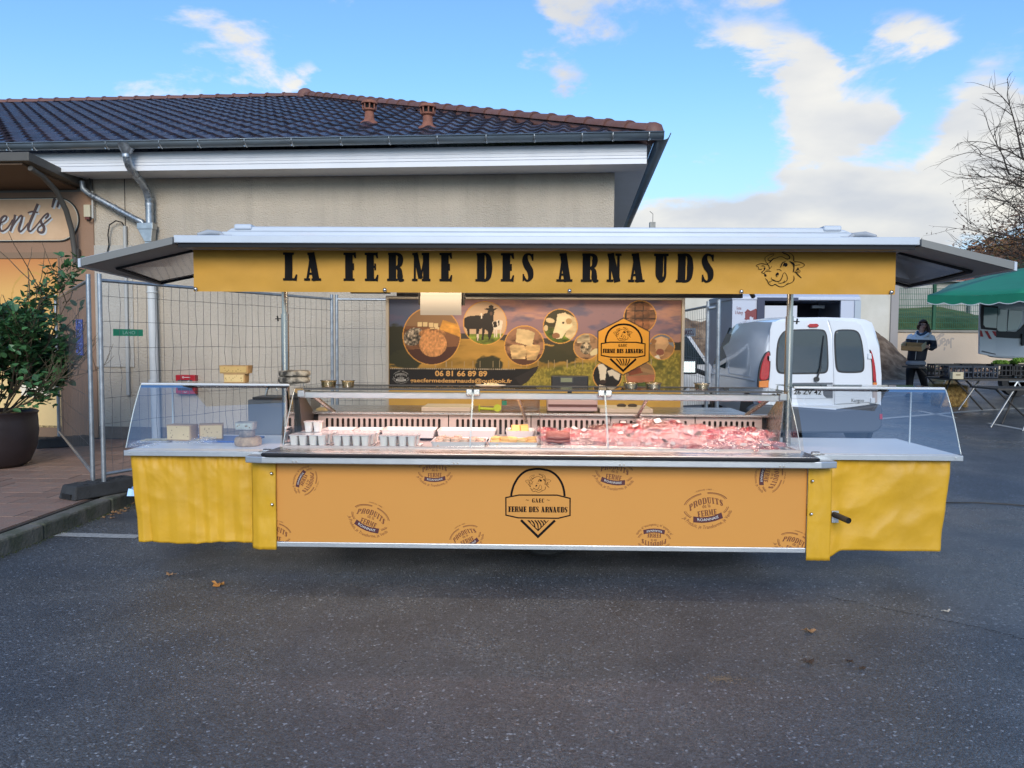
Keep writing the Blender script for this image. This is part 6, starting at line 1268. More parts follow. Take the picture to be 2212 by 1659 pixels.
t = thing('fence_post', (q1.x, 9.15, 0), 'single galvanised fence post standing just before the small white van', 'post'); mb = MB(); mb.tube([(q1.x, 9.15, .03), (q1.x, 9.15, 2.12)], .024, 12); mb.tube([(q1.x - .03, 9.2, 2.03), (q1.x - .12, 9.18, 2.02)], .02, 8); mb.build('tube', galv, t, smooth=60)
# tags on the fences
def fence_pos(A, B_, k, z): A = Vector((*A, 0)); B_ = Vector((*B_, 0)); q = A.lerp(B_, k); return Vector((q.x, q.y, z))
g0 = at(243, 718, 7.72); g1 = at(307, 719, 8.05); t = thing('green_tag', ((g0.x + g1.x) / 2, 7.9, g0.z), 'green plastic name tag LAHO tied to the mesh fence', 'tag')
d0 = (g1 - g0).normalized(); Z_ = Vector((0, 0, 1)); nn = d0.cross(Z_) ; off = nn * .012
mb = MB(); a_ = [g0 + off + Z_ * .035, g0 + off - Z_ * .035, g1 + off - Z_ * .035, g1 + off + Z_ * .035]; mb.hexa([p - nn * .004 for p in a_], a_); fix_normals(mb.build('plate', mat('tag_green', (.02, .27, .13), .4, var=.15, vscale=8), t))
ti = Ink((g0 + g1) / 2 + off, d0, Z_, nn, .002); ink_text(ti, 'LAHO', -.07, -.017, .15, .036, .02); ti.m.build('lettering', mat('tag_pale', (.30, .55, .40), .5), t)
g0 = at(1473, 720, 10.95); g1 = at(1503, 716, 10.3); t = thing('white_tag', (g0.x, 10.6, g0.z), 'white hire company tag seen from behind on the fence by the van door', 'tag'); g0.z = g1.z = (g0.z + g1.z) / 2
d0 = (g1 - g0).normalized(); nn = Vector((-1, 0, 0)) if False else Vector((d0.y, -d0.x, 0)); mb = MB(); a_ = [g0 + Z_ * .055, g0 - Z_ * .055, g1 - Z_ * .055, g1 + Z_ * .055]; mb.hexa(a_, [p + nn * .004 for p in a_]); fix_normals(mb.build('plate', mat('tag_white', (.68, .68, .68), .4), t))
L_ = (g1 - g0).length; ti = Ink((g0 + g1) / 2 + nn * .004, d0, Z_, nn, .002)
v, f, _ = text_verts('LOXAM', .03); ti.m.add([ti.P(L_ * .42 - a * L_ * .8, b * .09 - .03) for a, b in v], [tuple(reversed(q)) for q in f]); ti.m.build('lettering', mat('tag_maroon', (.16, .02, .05), .5), t)

# ================================================================== potted shrub on the pavement
PT = onz(38, 968, .13); PT = Vector((-6.20, 8.72, .13))
pot = thing('plant_pot', PT, 'large round dark brown pot holding the leafy shrub by the shop door', 'pot')
mb = MB(); mb.lathe([(.29, 0), (.36, .05), (.43, .22), (.45, .40), (.445, .54), (.44, .60), (.455, .63), (.44, .645), (.41, .60)], PT, 40); mb.build('pot_shell', mat('pot_brown', (.028, .020, .021), .42, var=.2, vscale=4), pot, smooth=50); mb = MB(); mb.lathe([(.44, .57), (.2, .60), (0, .61)], PT, 20); mb.build('soil', mat('soil', (.035, .025, .018), .95, var=.4, vscale=20, bump=1.5, bscale=30), pot, smooth=60)
shr = thing('shrub', PT + Vector((0, 0, .58)), 'bushy evergreen shrub with one tall leafy shoot in the brown pot', 'shrub')
random.seed(21)
stm = mat('twig', (.10, .075, .045), .8); leafm = mat('shrub_leaf', (.070, .19, .075), .38, var=.3, vscale=6, objvar=.35, col2=(.07, .16, .05))
lv = MB(); n_ = 5
lv.add([(0, 0, 0), (.018, .012, .004), (.027, .034, .006), (.018, .058, .002), (0, .075, -.006), (-.018, .058, .002), (-.027, .034, .006), (-.018, .012, .004), (0, .036, -.003)], [(0, 1, 8), (1, 2, 8), (2, 3, 8), (3, 4, 8), (4, 5, 8), (5, 6, 8), (6, 7, 8), (7, 0, 8)])
lme_ = lv.mesh('leaf', leafm, smooth=30)
B0 = PT + Vector((0, 0, .58)); tips = []
def limb(p, d, L_, r, depth, mb):
    pts = [p]; q = Vector(p); dd = Vector(d)
    for k in range(5):
        dd = (dd + Vector((random.uniform(-.25, .25), random.uniform(-.25, .25), random.uniform(-.05, .22)))).normalized(); q = q + dd * L_ / 5; pts.append(q.copy())
        if k >= 1: tips.append((q.copy(), dd.copy()))
        if depth > 0 and k in (1, 2, 3, 4):
            for _ in range(2):
                e = (dd + Vector((random.uniform(-1, 1), random.uniform(-1, 1), random.uniform(-.3, .6)))).normalized(); limb(q, e, L_ * random.uniform(.4, .6), r * .55, depth - 1, mb)
    mb.tube(pts, [r * (1 - .13 * i) for i in range(6)], 5)
sb = MB()
for k in range(15):
    a_ = k * 2.399; e = Vector((math.cos(a_) * random.uniform(.3, .9), math.sin(a_) * random.uniform(.3, .9), random.uniform(.15, 1.1))).normalized(); limb(B0 + Vector((math.cos(a_) * .1, math.sin(a_) * .1, 0)), e, random.uniform(.75, 1.05), .012, 2, sb)
for k in range(3): limb(B0 + Vector((.22, -.05, .2)), Vector((.42 + .05 * k, -.05, 1)).normalized(), 1.25 + .06 * k, .012, 1, sb)
# tall shoot towards the fence
top = at(152, 600, 8.6); basep = B0 + Vector((.2, -.1, .8)); pts = [basep.lerp(top, k / 6) + Vector((random.uniform(-.03, .03), 0, 0)) for k in range(7)]; sb.tube(pts, .007, 5); tips += [(p, Vector((.3, 0, 1)).normalized()) for p in pts for _ in range(3)]
for k in range(1, 7):
    for _ in range(3): e = Vector((random.uniform(-1, 1), random.uniform(-.6, .6), random.uniform(.1, .9))).normalized(); limb(pts[k], e, random.uniform(.18, .34), .004, 0, sb)
sb.build('stems', stm, shr, smooth=60)
leaves = []
for k in range(230):
    a_ = random.uniform(0, 6.3); r_ = random.uniform(.45, .74); tips.append((B0 + Vector((r_ * math.cos(a_), r_ * math.sin(a_), random.uniform(.12, 1.15))), Vector((math.cos(a_), math.sin(a_), .3)).normalized()))
for p, d in tips:
    rel = p - B0
    if p.z < .74 or rel.length > 2.2: continue
    if rel.z < 1.25 and math.hypot(rel.x, rel.y) > .78 + random.uniform(-.08, .12): continue
    if rel.z > 1.28 and min((p - q).length for q in pts) > .30: continue
    for _ in range(random.choice((1, 2, 2, 3))):
        sp_ = p + Vector((random.uniform(-.05, .05), random.uniform(-.05, .05), random.uniform(-.05, .05))); yv = (d + Vector((random.uniform(-1.4, 1.4), random.uniform(-1.4, 1.4), random.uniform(-.9, .6)))).normalized()
        zv = (Vector((random.uniform(-.5, .5), random.uniform(-.9, .3), 1))).normalized(); xv_ = yv.cross(zv).normalized(); zv = xv_.cross(yv); s_ = random.uniform(.75, 1.45)
        M_ = Matrix((xv_ * s_, yv * s_, zv * s_)).transposed().to_4x4(); M_.translation = sp_; leaves.append((sp_.y, M_))
leaves.sort(key=lambda q: q[0] + random.uniform(-.2, .2)); T_ = Matrix.Translation(-(PT + Vector((0, 0, .58))))
vis = [q for q in leaves if proj(q[1].translation)[0] > -5]
for _, M_ in vis[:295]: inst(None, lme_, 'leaf', shr, T_ @ M_)
fb = MB()
s1 = set(id(q[1]) for q in vis[:295])
for q in leaves:
    if id(q[1]) in s1: continue
    fb.add([q[1] @ v.co for v in lme_.vertices], [tuple(p.vertices) for p in lme_.polygons])
tag(fb.build('foliage', leafm, shr, smooth=30), kind='stuff')
print('leaves', len(leaves))

# clutter between fence and stall: hoses, foil sheet, leaves
hz_ = thing('hose_coil', (-3.45, 7.55, .0), 'black hoses and cables heaped on the paving beside the yellow skirt', 'hose'); random.seed(8)
for k in range(7):
    mb = MB(); r = random.uniform(.14, .3); cx_, cy_ = -3.45 + random.uniform(-.12, .2), 7.6 + random.uniform(-.2, .3); mb.tube([(cx_ + r * 1.3 * math.cos(t_ * .5), cy_ + r * math.sin(t_ * .5), .16 + .05 * k * .5 + .03 * math.sin(t_ * .9 + k)) for t_ in range(12)], random.choice((.012, .018, .024)), 7); mb.build('hose', black_r, hz_, smooth=60)
mb = MB(); mb.box(-3.75, -3.1, 7.45, 7.9, 0.0, .14); mb.build('crate_base', rubber, hz_, bevel=.01)
t = thing('foil_sheet', (-3.65, 7.2, .13), 'crumpled silver foil lying on the kerb beside the fence foot', 'foil'); lump(77, .16, .09, .10, 15, 11).build('foil', mat('foil', (.75, .78, .82), .15, metal=1), t, world=False, smooth=15)
def leaf_on_ground(px, py, s_, col, label, seed, z=None, grp=None):
    p = ong(px, py) if z is None else onz(px, py, z); random.seed(seed); t = thing('fallen_leaf', p, label, 'leaf', grp); mb = MB(); pts = []; a0 = random.uniform(0, 6)
    for k in range(13): r = s_ * (1 if k % 2 else .78) * random.uniform(.75, 1.1); a_ = a0 + 2 * math.pi * k / 13; pts.append((r * math.cos(a_), r * .8 * math.sin(a_), .004 + random.uniform(.1, .75) * s_ * abs(math.cos(a_))))
    mb.add(pts + [(0, 0, .004)], [(k, (k + 1) % 13, 13) for k in range(13)]); mb.tube([(s_ * .3 * math.cos(a0), 0, .01), (s_ * 1.5 * math.cos(a0 + 1), s_ * 1.2 * math.sin(a0 + 1), .008)], .0015, 4)
    mb.build('blade', mat('leaf_' + col[0], col[1], .7, var=.3, vscale=30), t, world=False); return t
LO = ('orange', (.50, .22, .05)); LB = ('brown', (.07, .04, .025)); LT = ('tan', (.34, .19, .09)); LW = ('pale', (.50, .47, .40))
leaf_on_ground(472, 1266, .050, LO, 'large curled orange leaf on the asphalt in front of the stall', 1); leaf_on_ground(367, 1243, .030, LT, 'small tan leaf on the asphalt left of the large orange leaf', 2); leaf_on_ground(1750, 1366, .034, LT, 'tan leaf lying on the asphalt below the right corner flap', 3)
leaf_on_ground(1748, 1432, .030, LB, 'dark brown leaf below the tan leaf on the asphalt', 4); leaf_on_ground(1835, 1430, .022, LB, 'small dark leaf right of the brown one on the asphalt', 5); leaf_on_ground(1862, 1445, .020, LB, 'smallest dark leaf at the end of the row on the asphalt', 6); leaf_on_ground(2045, 1322, .022, LW, 'pale scrap beside the crack in the asphalt', 7)
random.seed(31)
for k in range(12):
    px = 232 + k * 5 + random.uniform(-6, 6); py = 1120 - (px - 232) * .55 + random.uniform(-6, 8); p = ong(px, py); leaf_on_ground(px, py, random.uniform(.018, .03), LT, 'dry tan leaf caught in the gutter beside the kerb', 40 + k, grp='dry leaves along the kerb')
for (px, py) in ((1895, 798), (1907, 806), (1990, 838), (2060, 786), (2095, 800), (1858, 790)): leaf_on_ground(px, py, .045, LT, 'dry leaf lying on the car park asphalt far behind the stall', px, grp='dry leaves on the far car park')
# sand patch on the asphalt
sp0 = ong(1560, 1468); mb = MB(); random.seed(6); P = []
for k in range(500): a_ = random.uniform(0, 6.3); r = abs(random.gauss(0, .5)); x = sp0.x + r * .15 * math.cos(a_); y = sp0.y + r * .07 * math.sin(a_); s_ = random.uniform(.0015, .0045); mb.add([(x, y, .001), (x + s_, y, .003), (x, y + s_, .004)], [(0, 1, 2)])
tag(mb.build('sand', mat('sand', (.20, .14, .09), .9)), 'patch of scattered tan grit on the foreground asphalt', 'sand', kind='stuff')

# ================================================================== small white delivery van
def loft(secs, ringpts): pass
VX0, VX1, VY = 3.23, 4.90, 10.75; vg = ground_h(4.0, 11.2)
van = thing('delivery_van', ((VX0 + VX1) / 2, VY, vg), 'small white delivery van with twin rear doors and its side door open', 'van')
vw = mat('van_white', (.70, .73, .77), .22, coat=.6, var=.02); tr_ = mat('black_trim', (.02, .021, .023), .5); gls = mat('van_glass', (.035, .055, .07), .05, metal=.35, spec=.8, coat=1.0)
Wv, Lv, Hv = VX1 - VX0, 3.95, 1.80; cxv = (VX0 + VX1) / 2
def vsec(y, hw_b, hw_t, z0, zs, zt, r=.16):     # half section points from bottom to roof centre
    P = [(hw_b * .96, z0), (hw_b, z0 + .1), (hw_b + .0, zs * .75), (hw_b * .995, zs), ((hw_b + hw_t) / 2 + .02, (zs + zt) / 2), (hw_t + .01, zt - r * 1.1), (hw_t - r * .22, zt - r * .45), (hw_t - r * .8, zt - .03), (hw_t - r * 1.8, zt - .008), (0, zt)]
    L_ = [(-a, y, z) for a, z in P]; R3 = [(a, y, z) for a, z in P[::-1]][1:]
    return [(cxv + a, VY + y_, vg + z) for a, y_, z in L_ + R3]
h_ = Wv / 2
secs = [vsec(0.0, h_ - .015, h_ - .15, .42, 1.0, 1.76), vsec(.03, h_, h_ - .125, .40, 1.0, 1.80), vsec(.9, h_ + .01, h_ - .10, .38, 1.0, 1.83), vsec(1.9, h_ + .01, h_ - .11, .38, 1.0, 1.82), vsec(2.35, h_ + .01, h_ - .13, .38, 1.0, 1.74), vsec(2.95, h_, h_ - .26, .38, .98, 1.16, .08), vsec(3.6, h_ - .05, h_ - .22, .38, .82, .95, .06), vsec(3.9, h_ - .14, h_ - .30, .42, .70, .80, .05)]
mb = MB(); n_ = len(secs[0])
for s_ in secs: mb.v += s_
mb.f = [(j * n_ + i, (j + 1) * n_ + i, (j + 1) * n_ + i + 1, j * n_ + i + 1) for j in range(len(secs) - 1) for i in range(n_ - 1)]; mb.f += [tuple(range(n_)), tuple(range((len(secs) - 1) * n_, len(secs) * n_))[::-1]]; mb.mi = [0] * len(mb.f)
bo = mb.build('body', vw, van, smooth=35); fix_normals(bo)
RY = VY - .0
def rounded(P, k=2):
    for _ in range(k): P = [((1 - w_) * P[i][0] + w_ * P[(i + 1) % len(P)][0], (1 - w_) * P[i][1] + w_ * P[(i + 1) % len(P)][1]) for i in range(len(P)) for w_ in (.22, .78)]
    return P
def rear(poly, name, m_, d=.012, y0=None, parent=None, bevel=.004, lab=None):      # panels on the rear face, px coordinates of the photograph met with the rear plane
    if name in ('glass', 'window_frame', 'red_lens', 'tail_lamp'): poly = rounded(poly)
    P = [at(a, b, RY) for a, b in poly]; mb = MB(); mb.prism([(p.x, p.z) for p in P], lambda a, b, d_: Vector((a, d_, b)), RY - d if y0 is None else y0, RY + .02); o_ = mb.build(name, m_, parent or van, bevel=bevel); fix_normals(o_); return o_
def z26(pts): return [((2600 + a * .42194) / 1.8083, (1050 + b * .42194) / 1.8083) for a, b in pts]
dl = rear(z26([(985, 490), (1490, 468), (1530, 600), (1545, 1000), (1550, 1305), (945, 1310), (950, 1000), (955, 700), (965, 560)]), 'rear_door', vw, .018, bevel=.01); dr = rear(z26([(1502, 470), (1760, 488), (1810, 520), (1860, 640), (1905, 860), (1915, 1100), (1912, 1235), (1560, 1255), (1553, 1000), (1540, 600)]), 'rear_door', vw, .018, bevel=.01)
def rr(x0, y0, x1, y1, r, n=5, skew=0):
    P = []
    for cx_, cy_, a0 in ((x1 - r, y0 + r, -90), (x1 - r, y1 - r, 0), (x0 + r, y1 - r, 90), (x0 + r, y0 + r, 180)):
        for i in range(n + 1): t_ = R_(a0 + 90 * i / n); y_ = cy_ + r * math.sin(t_); P.append((cx_ + r * math.cos(t_) + skew * (y_ - y0) / (y1 - y0), y_))
    return P
w1 = rear(z26(rr(1050, 558, 1495, 978, 70, skew=0) if False else [(1090, 570), (1180, 560), (1440, 556), (1478, 575), (1497, 640), (1507, 900), (1495, 955), (1455, 975), (1060, 978), (1022, 950), (1014, 880), (1022, 720), (1040, 640)]), 'window_frame', tr_, .021, parent=dl); rear(z26([(1095, 582), (1180, 572), (1430, 568), (1466, 588), (1484, 645), (1493, 895), (1482, 945), (1448, 962), (1068, 965), (1034, 940), (1028, 880), (1036, 722), (1052, 650)]), 'glass', gls, .024, parent=dl)
w2 = rear(z26([(1570, 560), (1740, 560), (1790, 590), (1818, 680), (1838, 850), (1835, 940), (1800, 966), (1600, 966), (1570, 930), (1560, 850), (1550, 620)]), 'window_frame', tr_, .021, parent=dr); rear(z26([(1582, 572), (1733, 572), (1778, 600), (1804, 690), (1824, 850), (1821, 930), (1792, 953), (1610, 953), (1584, 925), (1574, 850), (1564, 630)]), 'glass', gls, .024, parent=dr)
red = mat('lamp_red', (.42, .008, .012), .15, coat=.8, var=.15, vscale=30); amb = mat('lamp_amber', (.70, .20, .02), .15, coat=.8); revw = mat('lamp_clear', (.5, .42, .40), .15, coat=.8)
def taillamp(name, outer, amber, parts_):
    t_ = rear(z26(outer), name, tr_, .026, bevel=.006); rear(z26(parts_), 'red_lens', red, .040, parent=t_, bevel=.01); rear(z26(amber), 'amber_lens', amb, .042, parent=t_, bevel=.006); return t_
tl = taillamp('tail_lamp', [(968, 755), (925, 770), (885, 840), (860, 930), (848, 1060), (846, 1100), (950, 1100), (968, 900)], [(858, 1040), (950, 1030), (944, 1098), (856, 1098)], [(960, 765), (928, 778), (895, 845), (870, 935), (860, 1035), (950, 1026), (958, 900)]); rear(z26([(850, 1165), (938, 1165), (935, 1255), (850, 1250)]), 'red_lens', red, .035, parent=tl)
tl2 = taillamp('tail_lamp', [(1880, 740), (1900, 760), (1930, 880), (1948, 1060), (1948, 1085), (1910, 1085), (1905, 900)], [(1912, 1050), (1946, 1050), (1946, 1084), (1912, 1084)], [(1884, 750), (1900, 770), (1928, 880), (1943, 1045), (1911, 1045), (1907, 900)]); rear(z26([(1910, 1120), (1950, 1120), (1950, 1235), (1912, 1240)]), 'reversing_lens', revw, .035, parent=tl2)
rear(z26([(1325, 510), (1395, 508), (1412, 525), (1395, 543), (1325, 544), (1308, 527)]), 'brake_lamp', red, .04, bevel=.006); rear(z26([(1170, 1055), (1540, 1052), (1540, 1082), (1170, 1084)]), 'handle_strip', mat('grey_trim', (.12, .13, .15), .4), .032); rear(z26([(1455, 1055), (1540, 1055), (1540, 1195), (1480, 1195), (1455, 1170)]), 'lock_panel', mat('grey_trim'  , (.12, .13, .15)), .034)
pl8 = rear(z26([(1170, 1120), (1440, 1120), (1440, 1168), (1170, 1168)]), 'number_plate', mat('plate_white', (.62, .64, .66), .4), .030); rear(z26([(1160, 1165), (1535, 1165), (1535, 1200), (1160, 1200)]), 'plate_ledge', vw, .03); rear(z26([(985, 1255), (1555, 1255), (1555, 1310), (985, 1310)]), 'bumper_step', vw, .10, bevel=.01)
pi_ = Ink((0, RY - .030, 0), (1, 0, 0), (0, 0, 1), (0, -1, 0), .002); pa_ = at(*z26([(1178, 1160)])[0], RY); pb2 = at(*z26([(1432, 1160)])[0], RY); ink_text(pi_, '26 ZV 42', pa_.x, pa_.z, pb2.x - pa_.x, .062, .02); pi_.m.build('plate_lettering', ink_b, pl8)
bi_ = Ink((0, RY - .018, 0), (1, 0, 0), (0, 0, 1), (0, -1, 0), .002); pa_ = at(*z26([(1715, 1232)])[0], RY); pb2 = at(*z26([(1830, 1232)])[0], RY); ink_text(bi_, 'Kangoo', pa_.x, pa_.z, pb2.x - pa_.x, .05, .015); bi_.m.build('badge', mat('badge_grey', (.12, .13, .14), .4), van)
rear(z26([(880, 1250), (1560, 1300), (1960, 1245), (1975, 1300), (1970, 1450), (1930, 1495), (1880, 1510), (1000, 1515), (930, 1490), (740, 1400), (740, 1290), (800, 1252)]), 'rear_bumper', mat('bumper_grey', (.065, .072, .085), .55), .13, bevel=.03); rear(z26([(1940, 1335), (1966, 1335), (1966, 1385), (1940, 1385)]), 'reflector', red, .14)
mb = MB(); a_ = at(*z26([(1400, 1022)])[0], RY - .05); b_ = at(*z26([(1440, 900)])[0], RY - .05); mb.cyl((a_.x, RY - .02, a_.z), (a_.x, RY - .06, a_.z), .035, n=14); mb.tube([a_, b_], .012, 6); mb.tube([b_ + Vector((-.01, 0, -.02)), b_ + Vector((.03, .02, .42))], .008, 5); mb.build('wiper', tr_, van, smooth=60)
for q in ((955, 830), (940, 1240), (1892, 808), (1918, 1220)): p = at(*z26([q])[0], RY - .03); mb = MB(); mb.box(p.x - .03, p.x + .03, RY - .04, RY, p.z - .04, p.z + .04); mb.build('hinge', vw, van, bevel=.008)
xl = VX0 - .005                                    # side details
mb = MB(); sidep = [(.55, .95), (.55, 1.40), (.62, 1.50), (1.55, 1.52), (1.72, 1.42), (1.78, 1.05), (1.70, .95)]
def sidex(z): return cxv - (h_ + .012 if z < 1.0 else h_ + .012 - (z - 1.0) / .8 * .125)
for a, b in zip(sidep, sidep[1:] + sidep[:1]): mb.tube([(sidex(a[1]), VY + a[0], vg + a[1]), (sidex(b[1]), VY + b[0], vg + b[1])], .008, 5)
mb.build('side_pressing', mat('van_crease', (.42, .46, .52), .3), van); mb = MB(); mb.tube([(cxv - h_ - .012, VY + .3, vg + .90), (cxv - h_ - .012, VY + 3.2, vg + .90)], .010, 5); mb.build('side_crease', MATS['van_crease'], van)
for yy_ in (.62, 3.15):
    for s_ in (-1, 1):
        mb = MB(); M_ = Matrix.Rotation(R_(90), 3, 'Y'); mb.lathe([(.16, -.09), (.27, -.10), (.30, -.06), (.30, .06), (.27, .10), (.16, .09)], (cxv + s_ * (h_ - .09), VY + yy_, vg + .30), 28, M=M_); wo = mb.build('wheel', MATS['tyre'], van, smooth=40); mb = MB(); mb.lathe([(0, -.1), (.10, -.11), (.17, -.07), (.17, .07), (.1, .11), (0, .1)], (cxv + s_ * (h_ - .09), VY + yy_, vg + .30), 20, M=M_); mb.build('rim', alu, wo, smooth=40)
        mb = MB(); mb.lathe([(.30, -.02), (.37, -.02), (.37, .02), (.30, .02)], (cxv + s_ * (h_ + .006), VY + yy_, vg + .34), 28, M=M_); mb.build('wheel_arch', tr_, van, smooth=40)
# windscreen, side glass, mirror and the open front door
mb = MB(); mb.quad((cxv - h_ + .16, VY + 2.42, vg + 1.70), (cxv + h_ - .16, VY + 2.42, vg + 1.70), (cxv + h_ - .12, VY + 2.98, vg + 1.19), (cxv - h_ + .12, VY + 2.98, vg + 1.19)); mb.build('windscreen', gls, van)
mb = MB(); mb.add([(sidex(z) - .006, VY + y, vg + z) for y, z in ((1.95, 1.02), (1.95, 1.58), (2.25, 1.60), (2.80, 1.10), (2.75, 1.0))], [(0, 1, 2, 3, 4)]); mb.build('side_window', gls, van)
dxl = at(*z26([(250, 900)])[0], 12.9).x; hin = Vector((cxv - h_, VY + 2.95, vg)); od = Vector((-.72, -.42, 0)).normalized()
def dr_pt(s, z, lean=0.): return hin + od * s + Vector((0, 0, z)) + Vector((.05 * lean, 0, 0))
dn = od.cross(Vector((0, 0, 1)))
mb = MB(); dpoly = [(0, .35), (.85, .35), (.92, .8), (.93, 1.05), (.88, 1.5), (.74, 1.66), (.60, 1.64), (.10, 1.1), (0, 1.02)]
mb.prism(dpoly, lambda a, b, d_: dr_pt(a, b) + dn * d_, -.03, .03); do = mb.build('open_door', vw, van, bevel=.012); fix_normals(do)
mb = MB(); mb.prism([(.16, 1.06), (.84, 1.06), (.80, 1.46), (.70, 1.57), (.62, 1.56)], lambda a, b, d_: dr_pt(a, b) + dn * d_, -.036, .036); fix_normals(mb.build('door_window', gls, do)); mb = MB(); mb.prism([(.08, .5), (.8, .5), (.84, .95), (.1, .98)], lambda a, b, d_: dr_pt(a, b) + dn * d_, .03, .045); fix_normals(mb.build('door_card', tr_, do, bevel=.01))
mc = at(*z26([(218, 908)])[0], 12.6); mb = MB(); mb.box(mc.x - .15, mc.x + .13, 12.55, 12.68, mc.z - .12, mc.z + .12); mo = mb.build('wing_mirror', tr_, van, bevel=.035, seg=4); mb = MB(); mb.box(mc.x - .12, mc.x + .09, 12.543, 12.549, mc.z - .09, mc.z + .09); mb.build('mirror_glass', mat('mirror', (.7, .8, .8), .03, metal=1), mo, bevel=.003)
mb = MB(); mb.tube([(mc.x + .1, 12.6, mc.z - .05), (mc.x + .3, 12.7, mc.z - .12)], .04, 8); mb.build('mirror_arm', tr_, mo)
# ================================================================== market truck behind the small van
TY = 15.5; tg = ground_h(4.5, TY)
tk = thing('market_truck', (5.2, TY, tg), 'tall pale box truck with open serving hatch behind the small white van', 'truck')
tw_ = mat('truck_white', (.50, .54, .64), .4, var=.02); navy = mat('navy_frame', (.02, .03, .075), .45)
def tp(a, b, y=None): return at(*z26([(a, b)])[0], TY if y is None else y)
tA, tB = tp(620, 285), tp(1798, 205)
mb = MB(); zt0, zt1 = tA.z, tB.z; zb_t = tg + .45; o0, o1, o2, o3 = tp(845, 305).x, tp(1625, 275).x, tp(845, 470).z, tp(1600, 278).z
def tkq(x0, x1, z0, zfun0, y0=TY, y1=TY + .06): mb.hexa([(x0, y0, z0), (x1, y0, z0), (x1, y1, z0), (x0, y1, z0)], [(x0, y0, zfun0), (x1, y0, zfun0), (x1, y1, zfun0), (x0, y1, zfun0)])
ztop = (zt0 + zt1) / 2
tkq(tA.x, o0, zb_t, ztop - .10); tkq(o1, tB.x, zb_t, ztop - .10); tkq(o0, o1, zb_t, o2 - .35); tkq(o0, o1, o3, ztop - .10); mb.box(tA.x, tB.x, TY + 2.0, TY + 2.06, zb_t, ztop - .1); mb.box(tA.x, tA.x + .05, TY + .06, TY + 2.0, zb_t, ztop - .1); mb.box(tB.x - .05, tB.x, TY + .06, TY + 2.0, zb_t, ztop - .1)
mb.build('box_body', tw_, tk)
mb = MB(); mb.prism([(TY - .02, ztop - .10), (TY - .015, ztop - .03), (TY + .10, ztop + .03), (TY + 1.95, ztop + .03), (TY + 2.08, ztop - .1)], lambda a, b, d_: Vector((d_, a, b)), tA.x - .02, tB.x + .02); fix_normals(mb.build('roof_rim', tw_, tk, bevel=.02))
mb = MB(); mb.box(tB.x - .10, tB.x + .02, TY - .03, TY - .002, zb_t, ztop - .1); mb.build('corner_post', mat('truck_edge', (.40, .46, .52), .4), tk)
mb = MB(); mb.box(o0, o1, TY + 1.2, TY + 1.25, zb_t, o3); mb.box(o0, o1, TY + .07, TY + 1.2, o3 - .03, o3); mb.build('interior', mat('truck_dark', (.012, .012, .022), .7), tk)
mb = MB(); x1_ = tp(1225, 300).x; mb.box(o0, x1_ + .0, TY - .03, TY + .02, o3 - .045, o3 + .02); mb.box(o0, o0 + .15, TY - .03, TY + .02, o2 - .35, o3 - .045); mb.build('hatch_frame', navy, tk)
mb = MB(); a_, b_ = tp(900, 330), tp(1220, 465); mb.box(a_.x, b_.x, TY + .03, TY + .05, b_.z - .3, a_.z - .02); mb.build('sliding_panel', mat('panel_pale', (.58, .60, .66), .4), tk)
mb = MB(); a_ = tp(1445, 340); mb.box(a_.x, a_.x + .25, TY + .5, TY + .6, a_.z - .03, a_.z + .03); mb.build('ceiling_lamp', mat('lamp_body', (.3, .32, .35), .4), tk)
it = Ink((0, TY, 0), (1, 0, 0), (0, 0, 1), (0, -1, 0), .004); mar = mat('ink_red_brown', (.20, .035, .04), .5)
p = tp(658, 380); q = tp(700, 380); ink_text(it, 'Ferme', p.x, p.z, q.x - p.x, .075, .0); p = tp(645, 420); q = tp(716, 420); ink_text(it, '& Auberge', p.x, p.z, q.x - p.x, .075, .0)
def T2(p, w_): it.stroke([(tp(*q).x, tp(*q).z) for q in p], w_)
T2([(738, 412), (760, 388), (785, 404), (832, 382), (846, 400)], .05); T2([(757, 470), (757, 405)], .09); T2([(775, 404), (790, 440)], .08); T2([(790, 440), (832, 395)], .08); T2([(835, 470), (835, 395)], .10); T2([(738, 470), (742, 462)], .05); T2([(748, 470), (752, 460)], .03)
it.m.build('lettering', mar, tk); mb = MB(); mb.box(tA.x + .4, tB.x - .2, TY + .2, TY + 1.9, tg + .32, tg + .5); mb.build('chassis', MATS['chassis_dark'], tk)
for xx in (tA.x + .8, tB.x - .7):
    for yy_ in (TY + .2, TY + 1.8): mb = MB(); mb.lathe([(.15, -.1), (.33, -.1), (.35, 0), (.33, .1), (.15, .1), (0, .1)], (xx, yy_, tg + .35), 24, M=Matrix.Rotation(R_(90), 3, 'X')); mb.build('wheel', MATS['tyre'], tk, smooth=40)

# ================================================================== houses, walls, bank and hill behind the car park
grassm = mat('grass', (.085, .135, .030), .9, var=.4, vscale=1.2, col2=(.13, .16, .045), bump=2, bscale=14)
soilm = mat('bare_soil', (.15, .095, .06), .95, var=.5, vscale=3.5, col2=(.21, .15, .10), bump=4, bscale=6)
concm = mat('old_concrete', (.32, .31, .28), .9, var=.22, vscale=.7, col2=(.42, .41, .37), bump=.6, bscale=20)
cream = mat('cream_render', (.60, .58, .50), .85, var=.06, vscale=.8, col2=(.66, .64, .57), bump=.4)
peach = mat('peach_render', (.62, .50, .38), .85, var=.05, vscale=.7, bump=.5, bscale=30)
def terrain(name, fn, nu, nv, m_, smooth=60):
    mb = MB(); mb.grid(fn, nu, nv); return tag(mb.build(name, m_, smooth=smooth), kind='structure')
def hz2(s, t):     # soil then grass slope behind the fence
    x = -6 + 22 * s; y = 23 + 50 * t; b = ground_h(x, y); return (x, y, b - .1 + 1.6 * sm(t, 0, .05) + 5.4 * sm(t, .04, .75) + .12 * nz_(x * .7, y * .7))
